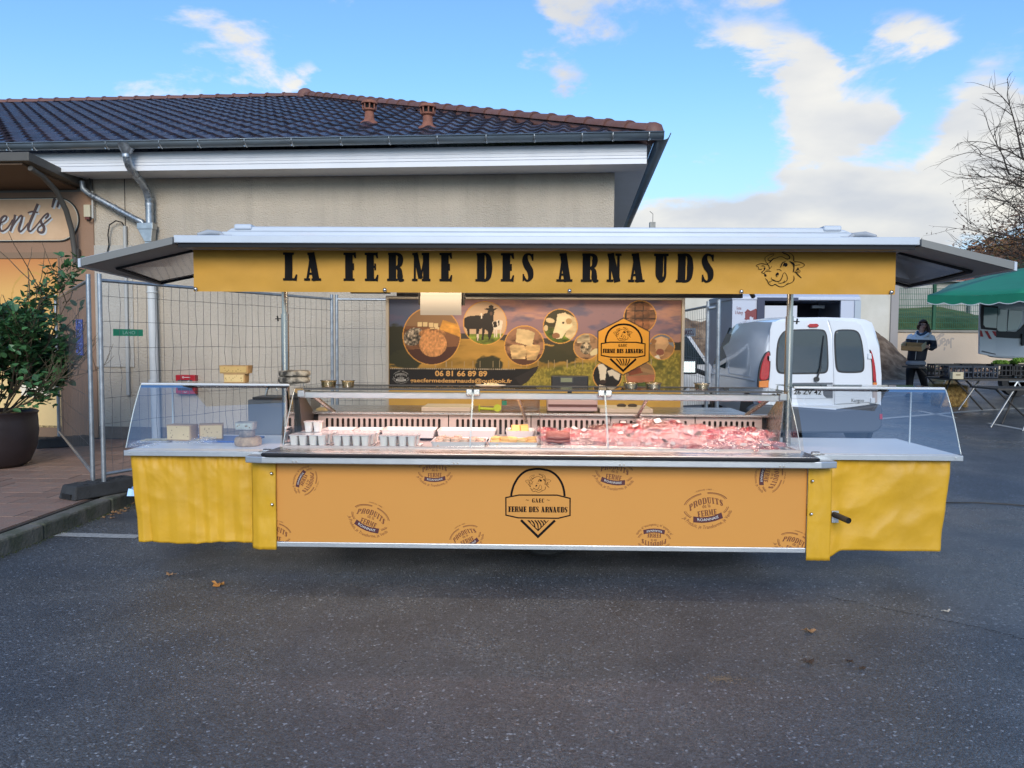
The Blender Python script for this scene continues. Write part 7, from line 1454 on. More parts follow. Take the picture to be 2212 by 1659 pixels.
terrain('hillside', hz2, 50, 60, grassm)
def bank(s, t):
    x = -2 + 9.4 * s; y = 20.6 + 3.1 * t; b = ground_h(x, y); return (x, y, b + .02 + 1.75 * sm(t, .05, 1) + (.16 * nz_(x * 1.3, y * 1.3) + .08 * nz_(x * 4, y * 4)) * (t > .02))
terrain('soil_bank', bank, 70, 22, soilm)
# white gable wall of the house, and the mound at its foot
WY = 23.; p0_, p1_ = at(1852, 700, WY), at(1922, 700, WY)
hs_ = thing('cream_house', (p0_.x, WY, 1), 'cream rendered house end wall standing behind the market truck', 'house')
mb = MB(); mb.box(p0_.x - 5.2, p1_.x, WY, WY + 7, .6, 4.6); mb.build('wall', cream, hs_)
mb = MB(); mb.box(p1_.x + .001, p1_.x + .22, WY - .06, WY + .2, .6, 4.6); mb.build('wall_end', mat('grey_wall_end', (.36, .34, .33), .9), hs_)
mb = MB(); mb.prism([(WY - .4, 4.6), (WY + 3.5, 5.4), (WY + 7.4, 4.6)], lambda a, b, d_: Vector((d_, a, b)), p0_.x - 5.6, p1_.x + .1); fix_normals(mb.build('roof', mat('far_roof', (.20, .10, .07), .8, var=.3, vscale=8), hs_))
rx0, rx1 = at(1890, 760, 22).x, at(2125, 760, 23.5).x; RWY = 23.2; zt_r = at(2000, 715, RWY).z
rw = thing('retaining_wall', ((rx0 + rx1) / 2, RWY, .8), 'low peach rendered retaining wall with faded graffiti and a grey coping', 'wall'); 
mb = MB(); mb.box(p1_.x + .001, rx1 + 3, RWY, RWY + .25, .6, zt_r - .04); mb.build('wall', peach, rw); mb = MB(); mb.box(p1_.x - .02, rx1 + 3, RWY - .04, RWY + .3, zt_r - .039, zt_r + .03); mb.build('coping', mat('coping', (.28, .26, .22), .9, var=.2), rw)
gi = Ink((0, RWY, 0), (1, 0, 0), (0, 0, 1), (0, -1, 0), .004)
def GZ(a, b): p = at((3600 + a / 3.3175) / 1.8083, (1200 + b / 3.3175) / 1.8083, RWY); return (p.x, p.z)
for P_ in ([(190, 400), (215, 375), (235, 390), (200, 430), (195, 470), (225, 500), (245, 470), (240, 420)], [(225, 370), (250, 345), (285, 345), (270, 370), (235, 372)], [(265, 480), (262, 420), (290, 405), (305, 430), (285, 450), (270, 445)], [(290, 500), (310, 470)], [(320, 500), (325, 440), (345, 420), (350, 480)], [(380, 530), (378, 420), (400, 405), (420, 415)], [(300, 520), (290, 560)], [(350, 470), (370, 440)]): gi.stroke([GZ(*q) for q in P_], .045, smooth=3)
gi.m.build('graffiti', mat('graffiti_grey', (.42, .36, .31), .8), rw)
gl_ = MB(); gl_.grid(lambda s, t: (p1_.x + (rx1 + 3 - p1_.x) * s, RWY + .25 + 7.5 * t, zt_r - .02 + .55 * t + .03 * nz_(s * 30, t * 8)), 30, 12); tag(gl_.build('upper_lawn', mat('lawn', (.06, .12, .025), .9, var=.3, vscale=4, bump=2, bscale=20), smooth=60), kind='structure')
# green panel fence on the retaining wall
gm_ = mat('fence_green', (.012, .10, .045), .5); f0, f1 = at(1926, 680, RWY + .15).x, at(2130, 680, RWY + .15).x
gf = thing('green_fence', ((f0 + f1) / 2, RWY + .15, zt_r), 'green welded mesh fence standing on the peach retaining wall', 'fence')
fz0, fz1 = zt_r + .03, at(2000, 622, RWY).z
for xx in (f0, at(2017, 680, RWY + .15).x, f1 + .2): mb = MB(); mb.box(xx - .04, xx + .04, RWY + .11, RWY + .19, fz0, fz1 + .12); mb.build('fence_post', gm_, gf)
mb = MB(); xx = f0
while xx < f1 + .2: mb.box(xx - .004, xx + .004, RWY + .145, RWY + .155, fz0 + .03, fz1); xx += .055
for k in range(8): z = fz0 + .05 + (fz1 - fz0 - .05) * k / 7; mb.box(f0, f1 + .2, RWY + .14, RWY + .146, z - .006, z + .006)
tag(mb.build('mesh_wires', mat('fence_green_wire', (.02, .13, .07), .5), gf), kind='stuff')
# grey concrete garden wall with a clay tile coping
CY = 30.5; zc0 = 2.0; zc1 = at(2050, 602, CY).z
cw = thing('garden_wall', (14.5, CY, 2), 'long weathered concrete garden wall capped with red clay tiles', 'wall'); mb = MB(); cx0, cx1 = at(1900, 650, CY).x, at(2290, 650, CY).x; mb.box(cx0, cx1, CY, CY + .3, 1.2, zc1 - .12); mb.build('wall', concm, cw)
clay = mat('clay_tile', (.34, .12, .07), .8, var=.3, vscale=9, objvar=.3, bump=.5); mb = MB(); prof = [(math.cos(math.pi * k / 6) * .10, math.sin(math.pi * k / 6) * .07) for k in range(7)]
mb.v = [(a, -.28, b) for a, b in prof] + [(a * .8, .3, b * .8 + .16) for a, b in prof]; mb.f = [(i, i + 1, 8 + i, 7 + i) for i in range(6)] + [tuple(range(7))]; mb.mi = [0] * 7; cme_ = mb.mesh('clay_tile', clay, smooth=50); xx = at(2020, 600, CY).x
while xx < cx1: inst(None, cme_, 'clay_tile', cw, Matrix.Translation((xx - 14.5, .05, zc1 - .14 - 2 + random.uniform(-.012, .012)))); xx += .235
mb = MB(); mb.box(at(2015, 600, CY).x, cx1, CY - .24, CY + .4, zc1 - .13, zc1 - .10); mb.build('tile_bed', concm, cw)
mb = MB(); mb.box(at(2098, 640, CY - .3).x, at(2118, 640, CY - .3).x, CY - .3, CY - .1, 1.9, zc1 - .1); mb.build('slatted_panel', mat('pale_slat', (.45, .44, .40), .8), cw)
# mound of soil, kerb of the car park
def mound(s, t):
    a_ = at(1850, 780, 21.2).x; x = a_ - 2.4 + 5.4 * s; y = 19.9 + 3.2 * t; b = ground_h(x, y); r = math.hypot((x - a_) / 2.7, (y - 22.6) / 2.5); return (x, y, b - .03 + 1.4 * sm(1 - r, 0, .8) + .10 * nz_(x * 2.3, y * 2.3) * sm(1 - r, 0, .3) + .07 * nz_(x * 6, y * 6) * sm(1 - r, 0, .3))
terrain('soil_mound', mound, 70, 34, soilm)
kb2 = thing('car_park_kerb', (8, 19.6, 0), 'x', 'kerb'); kb2['kind'] = 'structure'; del kb2['category']; del kb2['label']; pa_, pb_ = ong(1800, 797), ong(1985, 790)
km2 = mat('kerb_far', (.20, .20, .19), .9, var=.2, vscale=4)
nK = 9
for k in range(nK):
    A_ = pa_.lerp(pb_, k / nK); B2 = pa_.lerp(pb_, (k + .97) / nK); mb = MB(); mb.hexa([A_ - Vector((0, .07, .05)), B2 - Vector((0, .07, .05)), B2 + Vector((0, .08, -.05)), A_ + Vector((0, .08, -.05))], [A_ + Vector((0, -.07, .17)), B2 + Vector((0, -.07, .17)), B2 + Vector((0, .08, .17)), A_ + Vector((0, .08, .17))]); mb.build('kerb_stone', km2, kb2)
# far roofs above the canopy and behind the trees
fr = thing('far_house', (at(1400, 490, 60).x, 60, 0), 'distant house whose grey roof ridge and chimney just clear the canopy', 'house'); mb = MB(); a_, b_ = at(1300, 497, 60), at(1414, 488, 60); mb.box(a_.x - 3, b_.x, 60, 68, 2, a_.z - .6); mb.build('wall', cream, fr); mb = MB(); mb.hexa([(a_.x - 3, 59.5, a_.z - .6), (b_.x, 59.5, b_.z - .9), (b_.x, 68.5, b_.z - .9), (a_.x - 3, 68.5, a_.z - .6)], [(a_.x, 63.9, a_.z + .1), (b_.x, 63.9, b_.z + .25), (b_.x, 64.1, b_.z + .25), (a_.x, 64.1, a_.z + .1)]); slate = mat('slate', (.06, .062, .065), .7, var=.2, vscale=2); mb.build('roof', slate, fr)
c_ = at(1410, 486, 63.5); mb = MB(); mb.box(c_.x - .25, c_.x + .2, 63.3, 63.8, c_.z - .9, c_.z + .22); mb.build('chimney', concm, fr); mb = MB(); mb.tube([(c_.x, 63.5, c_.z + .2), (c_.x, 63.5, c_.z + .9), (c_.x - .25, 63.5, c_.z + 1.1)], .03, 4); mb.build('aerial', dgrey, fr)
f2 = thing('stone_house', (at(2150, 560, 55).x, 55, 4), 'distant dark slate roof with two chimneys above the autumn hedge', 'house'); a_, b_ = at(2118, 560, 55), at(2200, 562, 55); mb = MB(); mb.box(a_.x, b_.x, 55, 62, 2, a_.z - .5); mb.build('wall', mat('far_stone', (.30, .27, .24), .9, var=.2), f2); mb = MB(); mb.prism([(54.6, a_.z - .6), (58.5, a_.z + .25), (62.4, a_.z - .6)], lambda a, b, d_: Vector((d_, a, b)), a_.x - .2, b_.x + .2); fix_normals(mb.build('roof', slate, f2))
for px in (2120, 2193): c_ = at(px, 548, 58.5); mb = MB(); mb.box(c_.x - .28, c_.x + .28, 58.2, 58.8, c_.z - 1.2, c_.z); mb.lathe([(.1, 0), (.08, .25)], (c_.x, 58.5, c_.z), 8); mb.build('chimney', concm, f2)
f3 = thing('roadside_sign', (at(2170, 606, 40).x, 40, 3), 'small blue and white sign standing among the autumn bushes', 'sign'); c_ = at(2169, 607, 40); mb = MB(); mb.box(c_.x - .32, c_.x + .32, 40, 40.05, c_.z - .16, c_.z + .16); mb.build('plate', mat('sign_blue', (.04, .10, .35), .4), f3); mb = MB(); mb.box(c_.x - .24, c_.x - .05, 39.99, 39.998, c_.z - .10, c_.z + .1); mb.box(c_.x + .05, c_.x + .2, 39.99, 39.998, c_.z - .10, c_.z + .1); mb.build('marks', mat('tag_white'), f3) if False else mb.build('marks', MATS['tag_white'], f3); mb = MB(); mb.tube([(c_.x, 40.08, 1), (c_.x, 40.08, c_.z)], .04, 6); mb.build('pole', galv, f3)
lp = thing('street_lamp', (at(2068, 540, 45).x, 45, 1.5), 'thin street lamp with a slanting arm seen just above the right canopy wing', 'street lamp'); a_ = at(2064, 548, 45); mb = MB(); mb.tube([(a_.x, 45, 1.5), (a_.x, 45, a_.z + .25)], .06, 6); mb.build('pole', galv, lp); mb = MB(); mb.tube([a_ + Vector((0, 0, 0)), at(2100, 536, 45)], .045, 6); mb.tube([a_ + Vector((-.5, 0, .2)), a_ + Vector((.6, 0, .2))], .05, 5); mb.tube([at(2092, 538, 45), at(2108, 533, 45)], .09, 6); mb.build('lamp_arm', dgrey, lp)

# ================================================================== trees
bark = mat('bark', (.055, .042, .034), .9, var=.3, vscale=8, bump=.6)
def branch(mb, p, d, L_, r, lv_, tips_, droop=0., wig=.22, kids=(2, 3)):
    n_ = 6; pts = [p.copy()]; q = p.copy(); dd = d.copy()
    for k in range(n_):
        dd = (dd + Vector((random.uniform(-wig, wig), random.uniform(-wig, wig), random.uniform(-wig, wig) - droop))).normalized(); q = q + dd * L_ / n_; pts.append(q.copy())
        if lv_ > 0 and k > 0:
            for _ in range(random.choice(kids) if k % 2 else 1):
                e = (dd + Vector((random.uniform(-1, 1), random.uniform(-1, 1), random.uniform(-.6, .8))) * .85).normalized(); branch(mb, q, e, L_ * random.uniform(.38, .6), r * .5, lv_ - 1, tips_, droop, wig, kids)
    if lv_ <= 1: tips_ += pts[2:]
    mb.tube(pts, [r * (1 - .12 * i) for i in range(n_ + 1)], 4 if r < .03 else 6, caps=False)
random.seed(77)
bt = thing('bare_tree', (15.2, 19.5, .6), 'tall bare winter tree reaching over from the right edge above the parasol', 'tree'); mb = MB(); tp_ = []
trk = [Vector((15.2, 19.5, .6)), Vector((15.1, 19.5, 3.2)), Vector((14.9, 19.5, 5.5)), Vector((14.7, 19.5, 7.5)), Vector((14.6, 19.5, 9.5))]; mb.tube(trk, [.28, .23, .18, .13, .07], 10); mb.build('trunk', bark, bt, smooth=60); mb = MB()
def toward(px, py, y): return at(px, py, y)
for (sx_, tgt, rr_) in ((Vector((14.95, 19.5, 4.7)), (2108, 345, 19.2), .05), (Vector((14.9, 19.5, 5.1)), (2140, 290, 19.4), .042), (Vector((14.95, 19.5, 4.3)), (2140, 395, 19.0), .042), (Vector((15.0, 19.5, 6.4)), (2206, 225, 19.6), .02)):
    e = toward(*tgt); d_ = (e - sx_); branch(mb, sx_, (d_.normalized() + Vector((0, 0, .16))).normalized(), d_.length * .8, rr_, 3, tp_, droop=.035, wig=.10, kids=(1, 1, 1, 2))
mb.build('branches', bark, bt, smooth=60)
def leaf_cloud(name, pts, n_, spread, size, m_, parent, seed):
    random.seed(seed); mb = MB()
    for _ in range(n_):
        c_ = random.choice(pts); p = c_ + Vector((random.gauss(0, spread), random.gauss(0, spread), random.gauss(0, spread))); a_ = Vector((random.uniform(-1, 1), random.uniform(-1, 1), random.uniform(-1, 1))).normalized(); b_ = a_.orthogonal().normalized(); s_ = size * random.uniform(.6, 1.3); mb.add([p - a_ * s_, p + b_ * s_ * .5, p + a_ * s_, p - b_ * s_ * .5], [(0, 1, 2, 3)])
    return tag(mb.build(name, m_, parent), kind='stuff')
aut = mat('autumn_leaf', (.26, .10, .04), .7, var=.4, vscale=2, col2=(.34, .17, .05)); autd = mat('russet_leaf', (.19, .095, .05), .7, var=.4, vscale=1.5, col2=(.13, .08, .05)); ygl = mat('yellow_green_leaf', (.17, .18, .03), .7, var=.4, vscale=1.5, col2=(.24, .16, .03)); dgl = mat('dark_green_leaf', (.035, .06, .022), .7, var=.4, vscale=2)
ot = thing('oak_tree', (17.6, 22.5, 1), 'tree holding sparse russet leaves below the bare branches at the right edge', 'tree'); mb = MB(); tp_ = []; mb.tube([Vector((17.6, 22.5, .6)), Vector((17.5, 22.5, 3)), Vector((17.2, 22.5, 6))], [.25, .2, .08], 8); mb.build('trunk', bark, ot); mb = MB()
random.seed(12)
for sz_, tgt in ((3.4, (2122, 470, 22)), (3.8, (2135, 425, 22)), (2.6, (2140, 515, 22)), (3.0, (2140, 495, 22)), (4.4, (2175, 400, 22)), (2.8, (2185, 520, 22)), (4.8, (2200, 440, 22))): s0 = Vector((17.3, 22.5, sz_)); e = at(*tgt); d_ = e - s0; branch(mb, s0, d_.normalized(), d_.length * .72, .035, 2, tp_, 0, .16)
mb.build('branches', bark, ot, smooth=60); leaf_cloud('foliage', tp_, 2600, .09, .05, autd, ot, 3)
def bush(name, px, py, y, rx, rz_, n_, m_, label, seed, cat='tree', size=.11):
    c_ = at(px, py, y); g = 1.0; random.seed(seed); t = thing(name, (c_.x, y, g), label, cat, 'autumn trees behind the garden wall' if cat == 'tree' else None); mb = MB(); mb.tube([(c_.x, y, g - .3), (c_.x + .1, y, c_.z - rz_ * .3)], [.12, .06], 6); pts = []
    for k in range(26): a_ = random.uniform(0, 6.3); b_ = random.uniform(-1, 1); r_ = random.uniform(.5, 1) ; p = c_ + Vector((rx * r_ * math.cos(a_) * math.sqrt(1 - b_ * b_), rx * r_ * math.sin(a_) * math.sqrt(1 - b_ * b_), rz_ * r_ * b_)); pts.append(p); mb.tube([(c_.x + .05, y, c_.z - rz_ * .5), p], [.03, .008], 4)
    mb.build('trunk', bark, t); leaf_cloud('crown', pts, n_, rx * .24, size, m_, t, seed); return t
bush('autumn_tree', 2130, 585, 38, 1.5, .9, 2600, aut, 'orange brown autumn tree just past the right canopy wing tip', 1); bush('autumn_tree', 2185, 580, 41, 1.8, 1.1, 3000, ygl, 'yellow green autumn tree beyond the small blue sign', 2); bush('autumn_tree', 2235, 570, 37, 1.8, 1.5, 3200, aut, 'orange autumn tree at the right edge above the green parasol', 3); bush('autumn_tree', 2205, 545, 47, 2.2, .9, 2600, autd, 'russet tree beneath the slate roof at the right edge', 4); bush('hedge_bush', 2165, 600, 34.5, 1.2, .45, 1500, dgl, 'dark green bush rising over the clay tiled garden wall', 5, 'bush'); bush('autumn_tree', 2100, 580, 36, 1.2, .7, 1600, autd, 'dull brown tree half hidden by the right canopy wing tip', 6); bush('autumn_tree', 2160, 560, 44, 1.6, .7, 2000, aut, 'rusty tree below the two chimneys', 9)
wp_ = thing('wall_weeds', (at(2018, 782, 22.8).x, 22.8, .8), 'low green weeds at the foot of the peach wall beside the pumpkin', 'weeds'); wp_['kind'] = 'stuff'; random.seed(9); mb = MB()
for k in range(420): c_ = at(random.gauss(2016, 8), 780, 22.9); z0 = ground_h(c_.x, 22.9); x = c_.x; s_ = random.uniform(.05, .2); mb.add([(x, 22.9, z0), (x + .03, 22.9, z0), (x + random.uniform(-.15, .15), 22.9 + random.uniform(-.15, .1), z0 + s_)], [(0, 1, 2)])
tag(mb.build('foliage', mat('weed', (.10, .17, .04), .8, var=.4), wp_), kind='stuff')

# ================================================================== vegetable stall: parasol, trestles, crates
grn = mat('parasol_green', (.012, .22, .12), .6, var=.08, vscale=3); pz = thing('parasol', (at(2260, 640, 15.5).x, 15.5, .4), 'big green market parasol with a scalloped white edged valance at the right edge', 'parasol')
apx = at(2275, 568, 16.0); ed = [(2002, 652, 14.2), (2015, 640, 17.5), (2120, 606, 19.4), (2260, 600, 19.6), (2420, 640, 18.5), (2460, 670, 14.2), (2225, 672, 12.2)]
def ppt(k): return at(*ed[k])
E1, E2, E3 = at(2003, 638, 14.6), at(2225, 632, 12.9), at(2500, 642, 14.6); B1, B2_, B3 = at(2050, 616, 18.0), at(2235, 604, 19), at(2450, 620, 18)
rim = [E1, E2, E3, B3, B2_, B1]; mb = MB(); 
for k in range(6):
    A_, Bq = rim[k], rim[(k + 1) % 6]; N1 = 8
    def fn(s, t, A_=A_, Bq=Bq): e = A_.lerp(Bq, s); q = apx.lerp(e, t); q = Vector(q); q.z += .03 * math.sin(math.pi * t) - .03 * math.sin(math.pi * s) * t; return q
    mb.grid(fn, N1, N1)
fx = mb.build('canopy', grn, pz, smooth=80); fx.modifiers.new('t', 'SOLIDIFY').thickness = .006
for k in (0, 1, 5):
    A_, Bq = rim[k], rim[(k + 1) % 6]; mb = MB(); n_ = 60; up_ = []; lo_ = []; lo2 = []
    for i in range(n_ + 1): s = i / n_; e = A_.lerp(Bq, s); e = Vector(e); e.z += -.03 * math.sin(math.pi * s); dd_ = .12 + .035 * abs(math.sin(s * math.pi * 5.5)); up_.append(e); lo_.append(e - Vector((0, 0, dd_))); lo2.append(e - Vector((0, 0, dd_ + .014)))
    mb.add(up_ + lo_, [(i, i + 1, n_ + 2 + i, n_ + 1 + i) for i in range(n_)], 0); mb.add([p + Vector((0, -.002, 0)) for p in lo_ + lo2], [(i, i + 1, n_ + 2 + i, n_ + 1 + i) for i in range(n_)], 1); mb.build('valance', [grn, mat('white_binding', (.7, .72, .7), .6)], pz)
mb = MB(); mb.tube([(apx.x, apx.y, .4), apx - Vector((0, 0, .02))], .03, 10); mb.build('pole', alu, pz, smooth=60)
vy = 14.9
def gz(x, y): return ground_h(x, y)
wood_d = mat('table_top', (.05, .045, .04), .7, var=.2); legm = mat('leg_steel', (.30, .31, .31), .4, metal=.6, var=.3, vscale=5); legd = mat('leg_dark', (.06, .055, .05), .6, metal=.3)
def trestle(x0, x1, y0, y1, zt, label, leg_px):
    t = thing('trestle_table', ((x0 + x1) / 2, (y0 + y1) / 2, gz(x0, y0)), label, 'table', 'folding tables of the vegetable stall'); mb = MB(); mb.box(x0, x1, y0, y1, zt - .03, zt); mb.build('table_top', wood_d, t)
    for (xa2, xb3, yy_, m1) in leg_px: g = gz(xa2, yy_); mb = MB(); mb.tube([(xa2, yy_, zt - .03), (xb3, yy_ - .05, g)], .016, 6); mb.build('leg', m1, t, smooth=60)
    return t
zt1 = at(2100, 817, vy).z
X = lambda px, y: at(px, 820, y).x
trestle(X(2030, vy), X(2240, vy), vy - .35, vy + .55, zt1, 'long trestle table carrying the black vegetable crates', [(X(2058, vy), X(2115, vy), vy - .1, legd), (X(2108, vy), X(2062, vy), vy - .12, legm), (X(2012, vy + .9), X(2042, vy), vy + .2, legd), (X(2085, vy), X(2150, vy), vy + .0, legd)])
zt0_ = at(2010, 792, 16.2).z; trestle(X(1968, 16.2), X(2018, 16.2), 15.9, 16.6, zt0_, 'end of a bare trestle table behind the person with the tray', [(X(1975, 16.2), X(2040, 16.2), 16.0, legd), (X(2038, 16.2), X(2000, 16.2), 15.9, legm)])
vy2 = 12.9; zt2 = at(2190, 838, vy2).z; trestle(X(2140, vy2), X(2300, vy2), vy2 - .2, vy2 + .6, zt2, 'nearer grey trestle table cut by the right edge of the photo', [(X(2178, vy2), X(2128, vy2), vy2 - .15, legm), (X(2205, vy2), X(2167, vy2), vy2 - .5, legm), (X(2145, vy2), X(2230, vy2), vy2 - .1, legd), (X(2215, vy2), X(2180, vy2), vy2 + .2, legd)])
crm = mat('crate_navy', (.018, .026, .042), .55, var=.2, vscale=8); crk_ = mat('crate_black', (.012, .012, .014), .6)
def crate(x, y, z, w_, d__, h_, m_, label, rz=0., fill=None):
    t = thing('vegetable_crate', (x, y, z), label, 'crate', 'vegetable crates on the trestle tables', rz=rz)
    for nm, a in (('long_side', ((-w_ / 2, w_ / 2, -d__ / 2, -d__ / 2 + .02), (-w_ / 2, w_ / 2, d__ / 2 - .02, d__ / 2))), ('short_side', ((-w_ / 2, -w_ / 2 + .02, -d__ / 2 + .02, d__ / 2 - .02), (w_ / 2 - .02, w_ / 2, -d__ / 2 + .02, d__ / 2 - .02)))):
        for q in a:
            mb = MB(); x0, x1, y0, y1 = q; mb.box(x0, x1, y0, y1, 0, .03); mb.box(x0, x1, y0, y1, h_ - .035, h_); mb.box(x0 + .004, x1 - .004, y0 + .004, y1 - .004, h_ * .45, h_ * .55)
            L2 = (x1 - x0) if nm == 'long_side' else (y1 - y0); n_ = max(3, int(L2 / .07))
            for k in range(n_ + 1):
                if nm == 'long_side': c_ = x0 + .01 + (L2 - .02) * k / n_; mb.box(c_ - .01, c_ + .01, y0 + .002, y1 - .002, .03, h_ - .035)
                else: c_ = y0 + .01 + (L2 - .02) * k / n_; mb.box(x0 + .002, x1 - .002, c_ - .01, c_ + .01, .03, h_ - .035)
            mb.build(nm, m_, t, world=False)
    mb = MB(); mb.box(-w_ / 2, w_ / 2, -d__ / 2, d__ / 2, 0.002, .012); mb.build('crate_floor', m_, t, world=False); return t
def balls(n_, x, y, z, rx, ry, r, m_, name, label, cat, grp, seed, squash=.8):
    random.seed(seed); mb = MB(); mb.lathe([(0, -r * squash)] + [(r * math.cos(R_(a_)), r * squash * math.sin(R_(a_))) for a_ in (-60, -30, 0, 30, 60)] + [(0, r * squash)], (0, 0, 0), 10); me = mb.mesh(name, m_, smooth=60)
    for k in range(n_): item(me, name, (x + random.uniform(-rx, rx), y + random.uniform(-ry, ry), z + random.uniform(0, r)), (random.uniform(-.5, .5), random.uniform(-.5, .5), random.random() * 6), label, cat, grp)
onion = mat('onion', (.34, .17, .11), .5, var=.3, vscale=20, objvar=.3, col2=(.45, .36, .30)); lett = mat('lettuce', (.20, .36, .05), .6, var=.35, vscale=14, objvar=.2, col2=(.28, .45, .10), bump=1)
crs = [(2042, 0, .22, crk_, 'black crate of onions at the far left end of the crates'), (2072, -.18, .0, crm, 'navy crate in the front row nearest the small wooden box'), (2100, .28, 0, crk_, 'black crate of onions standing behind the front navy pair'), (2125, -.20, 0, crm, 'navy crate in the front row beside the crate of lettuces'), (2165, .1, 0, crk_, 'black crate heaped with lettuces, the nearer to the parasol edge'), (2205, .1, 0, crk_, 'black crate heaped with lettuces, cut by the right edge')]
for k, (px, dy_, _z, m_, lb) in enumerate(crs):
    y = vy + dy_ ; x = X(px, y); crate(x, y + .1, zt1 + .001 + (.0 if k in (1, 3) else .03), .46 if k not in (4, 5) else .40, .30, .24, m_, lb, 0)
    if k in (0, 2, 1, 3): balls(14, x, y + .1, zt1 + .17 - (.05 if k in (1, 3) else 0), .17, .09, .036, onion, 'onion', 'pinkish onion lying in the ' + lb.replace(' of onions', '').replace(' in the front row', ''), 'onion', 'onions in the ' + lb.split(' ', 1)[1][:30], 60 + k)
lv2 = MB()
def lettuce(x, y, z, r, seed, label, grp):
    random.seed(seed); t = thing('lettuce', (x, y, z), label, 'lettuce', grp); mb = MB()
    for k in range(22): a_ = random.uniform(0, 6.3); e = random.uniform(.1, 1.3); d_ = Vector((math.cos(a_) * math.cos(e), math.sin(a_) * math.cos(e), math.sin(e))); s_ = d_.cross(Vector((0, 0, 1))).normalized() * r * .55; c_ = d_ * r * .5; u_ = s_.cross(d_) * .5; mb.add([c_ * .2, c_ + s_, c_ * 2.0 + s_ * .8 + u_ * .6, c_ * 2.2 + u_, c_ * 2.0 - s_ * .8 + u_ * .5, c_ - s_], [(0, 1, 2, 3), (0, 3, 4, 5)])
    mb.build('lettuce_leaves', lett, t, world=False)
k_ = 0
for px, base_y in ((2155, .1), (2172, .1), (2163, .22), (2190, .15), (2205, .1), (2218, .2), (2198, .0), (2208, .22)):
    y = vy + base_y; lettuce(X(px, y), y + .05, zt1 + .24 + .05 * (k_ > 3), .10, k_ + 5, 'bright green lettuce heaped on the black crates', 'lettuces heaped on the black crates'); k_ += 1
bx = thing('wooden_box', (X(2065, vy - .4), vy - .42, zt1), 'small pale wooden box on the front edge of the crate table', 'box'); mb = MB(); mb.box(-.10, .10, -.05, .05, .001, .13); mb.build('box_body', mat('poplar', (.52, .45, .30), .7, var=.1, vscale=8), bx, world=False, bevel=.004); mb = MB(); mb.box(-.04, .04, -.054, -.0505, .07, .09); mb.build('hand_slot', mat('slot_brown', (.16, .12, .07), .7), bx, world=False)
# pumpkins, straw bale
pkm = mat('pumpkin', (.16, .17, .10), .6, var=.3, vscale=4, col2=(.30, .17, .06), bump=.3)
def pumpkin(px, py, y, r, label):
    c_ = ong(px, py) if y is None else Vector((at(px, py, y).x, y, ground_h(at(px, py, y).x, y))); t = thing('pumpkin', c_, label, 'pumpkin'); mb = MB(); n_ = 32; pr2 = [(.02, .02), (.5, .03), (.85, .22), (1, .5), (.9, .82), (.6, .98), (.25, 1.0), (.04, .92)]
    for rr2, z in pr2:
        for k in range(n_): a_ = 2 * math.pi * k / n_; q = rr2 * r * (1 + .09 * (abs(math.cos(a_ * 5)) - .6)); mb.v.append((q * math.cos(a_), q * math.sin(a_), z * r * 1.15))
    mb.f = [(j * n_ + i, j * n_ + (i + 1) % n_, (j + 1) * n_ + (i + 1) % n_, (j + 1) * n_ + i) for j in range(len(pr2) - 1) for i in range(n_)] + [tuple(range((len(pr2) - 1) * n_, len(pr2) * n_))]; mb.mi = [0] * len(mb.f); mb.build('flesh', pkm, t, world=False, smooth=80); mb = MB(); mb.tube([(0, 0, r * 1.05), (.01, 0, r * 1.25)], r * .1, 6); mb.build('stalk', bark, t, world=False)
pumpkin(2018, 800, 17.6, .20, 'small green pumpkin at the left of the pair beyond the crates'); pumpkin(2034, 800, 17.9, .26, 'large ribbed grey green pumpkin beside the smaller one beyond the crates'); pumpkin(2046, 800, 18.4, .22, 'grey pumpkin half hidden behind the first black crate')
# those stand on a low pallet table
pt = thing('low_stand', (at(2034, 800, 17.9).x, 18.0, ground_h(12, 18)), 'x', 'stand'); bpy.data.objects.remove(pt)
bl = ong(2061, 880); sb_ = thing('straw_bale', (bl.x, bl.y + .2, bl.z), 'golden brown straw bale standing under the crate table', 'straw bale'); random.seed(14); mb = MB(); mb.box(-.27, .27, -.2, .2, 0, .42); mb.build('core', mat('straw_core', (.22, .13, .04), .9, var=.5, vscale=18, bump=3, bscale=25, col2=(.34, .22, .07)), sb_, world=False, bevel=.06, seg=4); mb = MB()
for k in range(2600):
    f_ = random.choice((0, 0, 1, 2)); u_, v_ = random.uniform(-1, 1), random.uniform(0, 1); p = Vector((u_ * .27, -.2, v_ * .42)) if f_ == 0 else Vector((u_ * .27, random.uniform(-.2, .2), .42)) if f_ == 1 else Vector((random.choice((-.27, .27)), random.uniform(-.2, .2), v_ * .42)); d_ = Vector((random.uniform(-1, 1), random.uniform(-1, .5), random.uniform(-1, 1))).normalized() * random.uniform(.02, .05); n_ = d_.orthogonal().normalized() * .003; mb.add([p - d_ - n_, p - d_ + n_, p + d_], [(0, 1, 2)])
tag(mb.build('straw', mat('straw', (.40, .26, .08), .8, var=.3, vscale=10), sb_, world=False), kind='stuff')

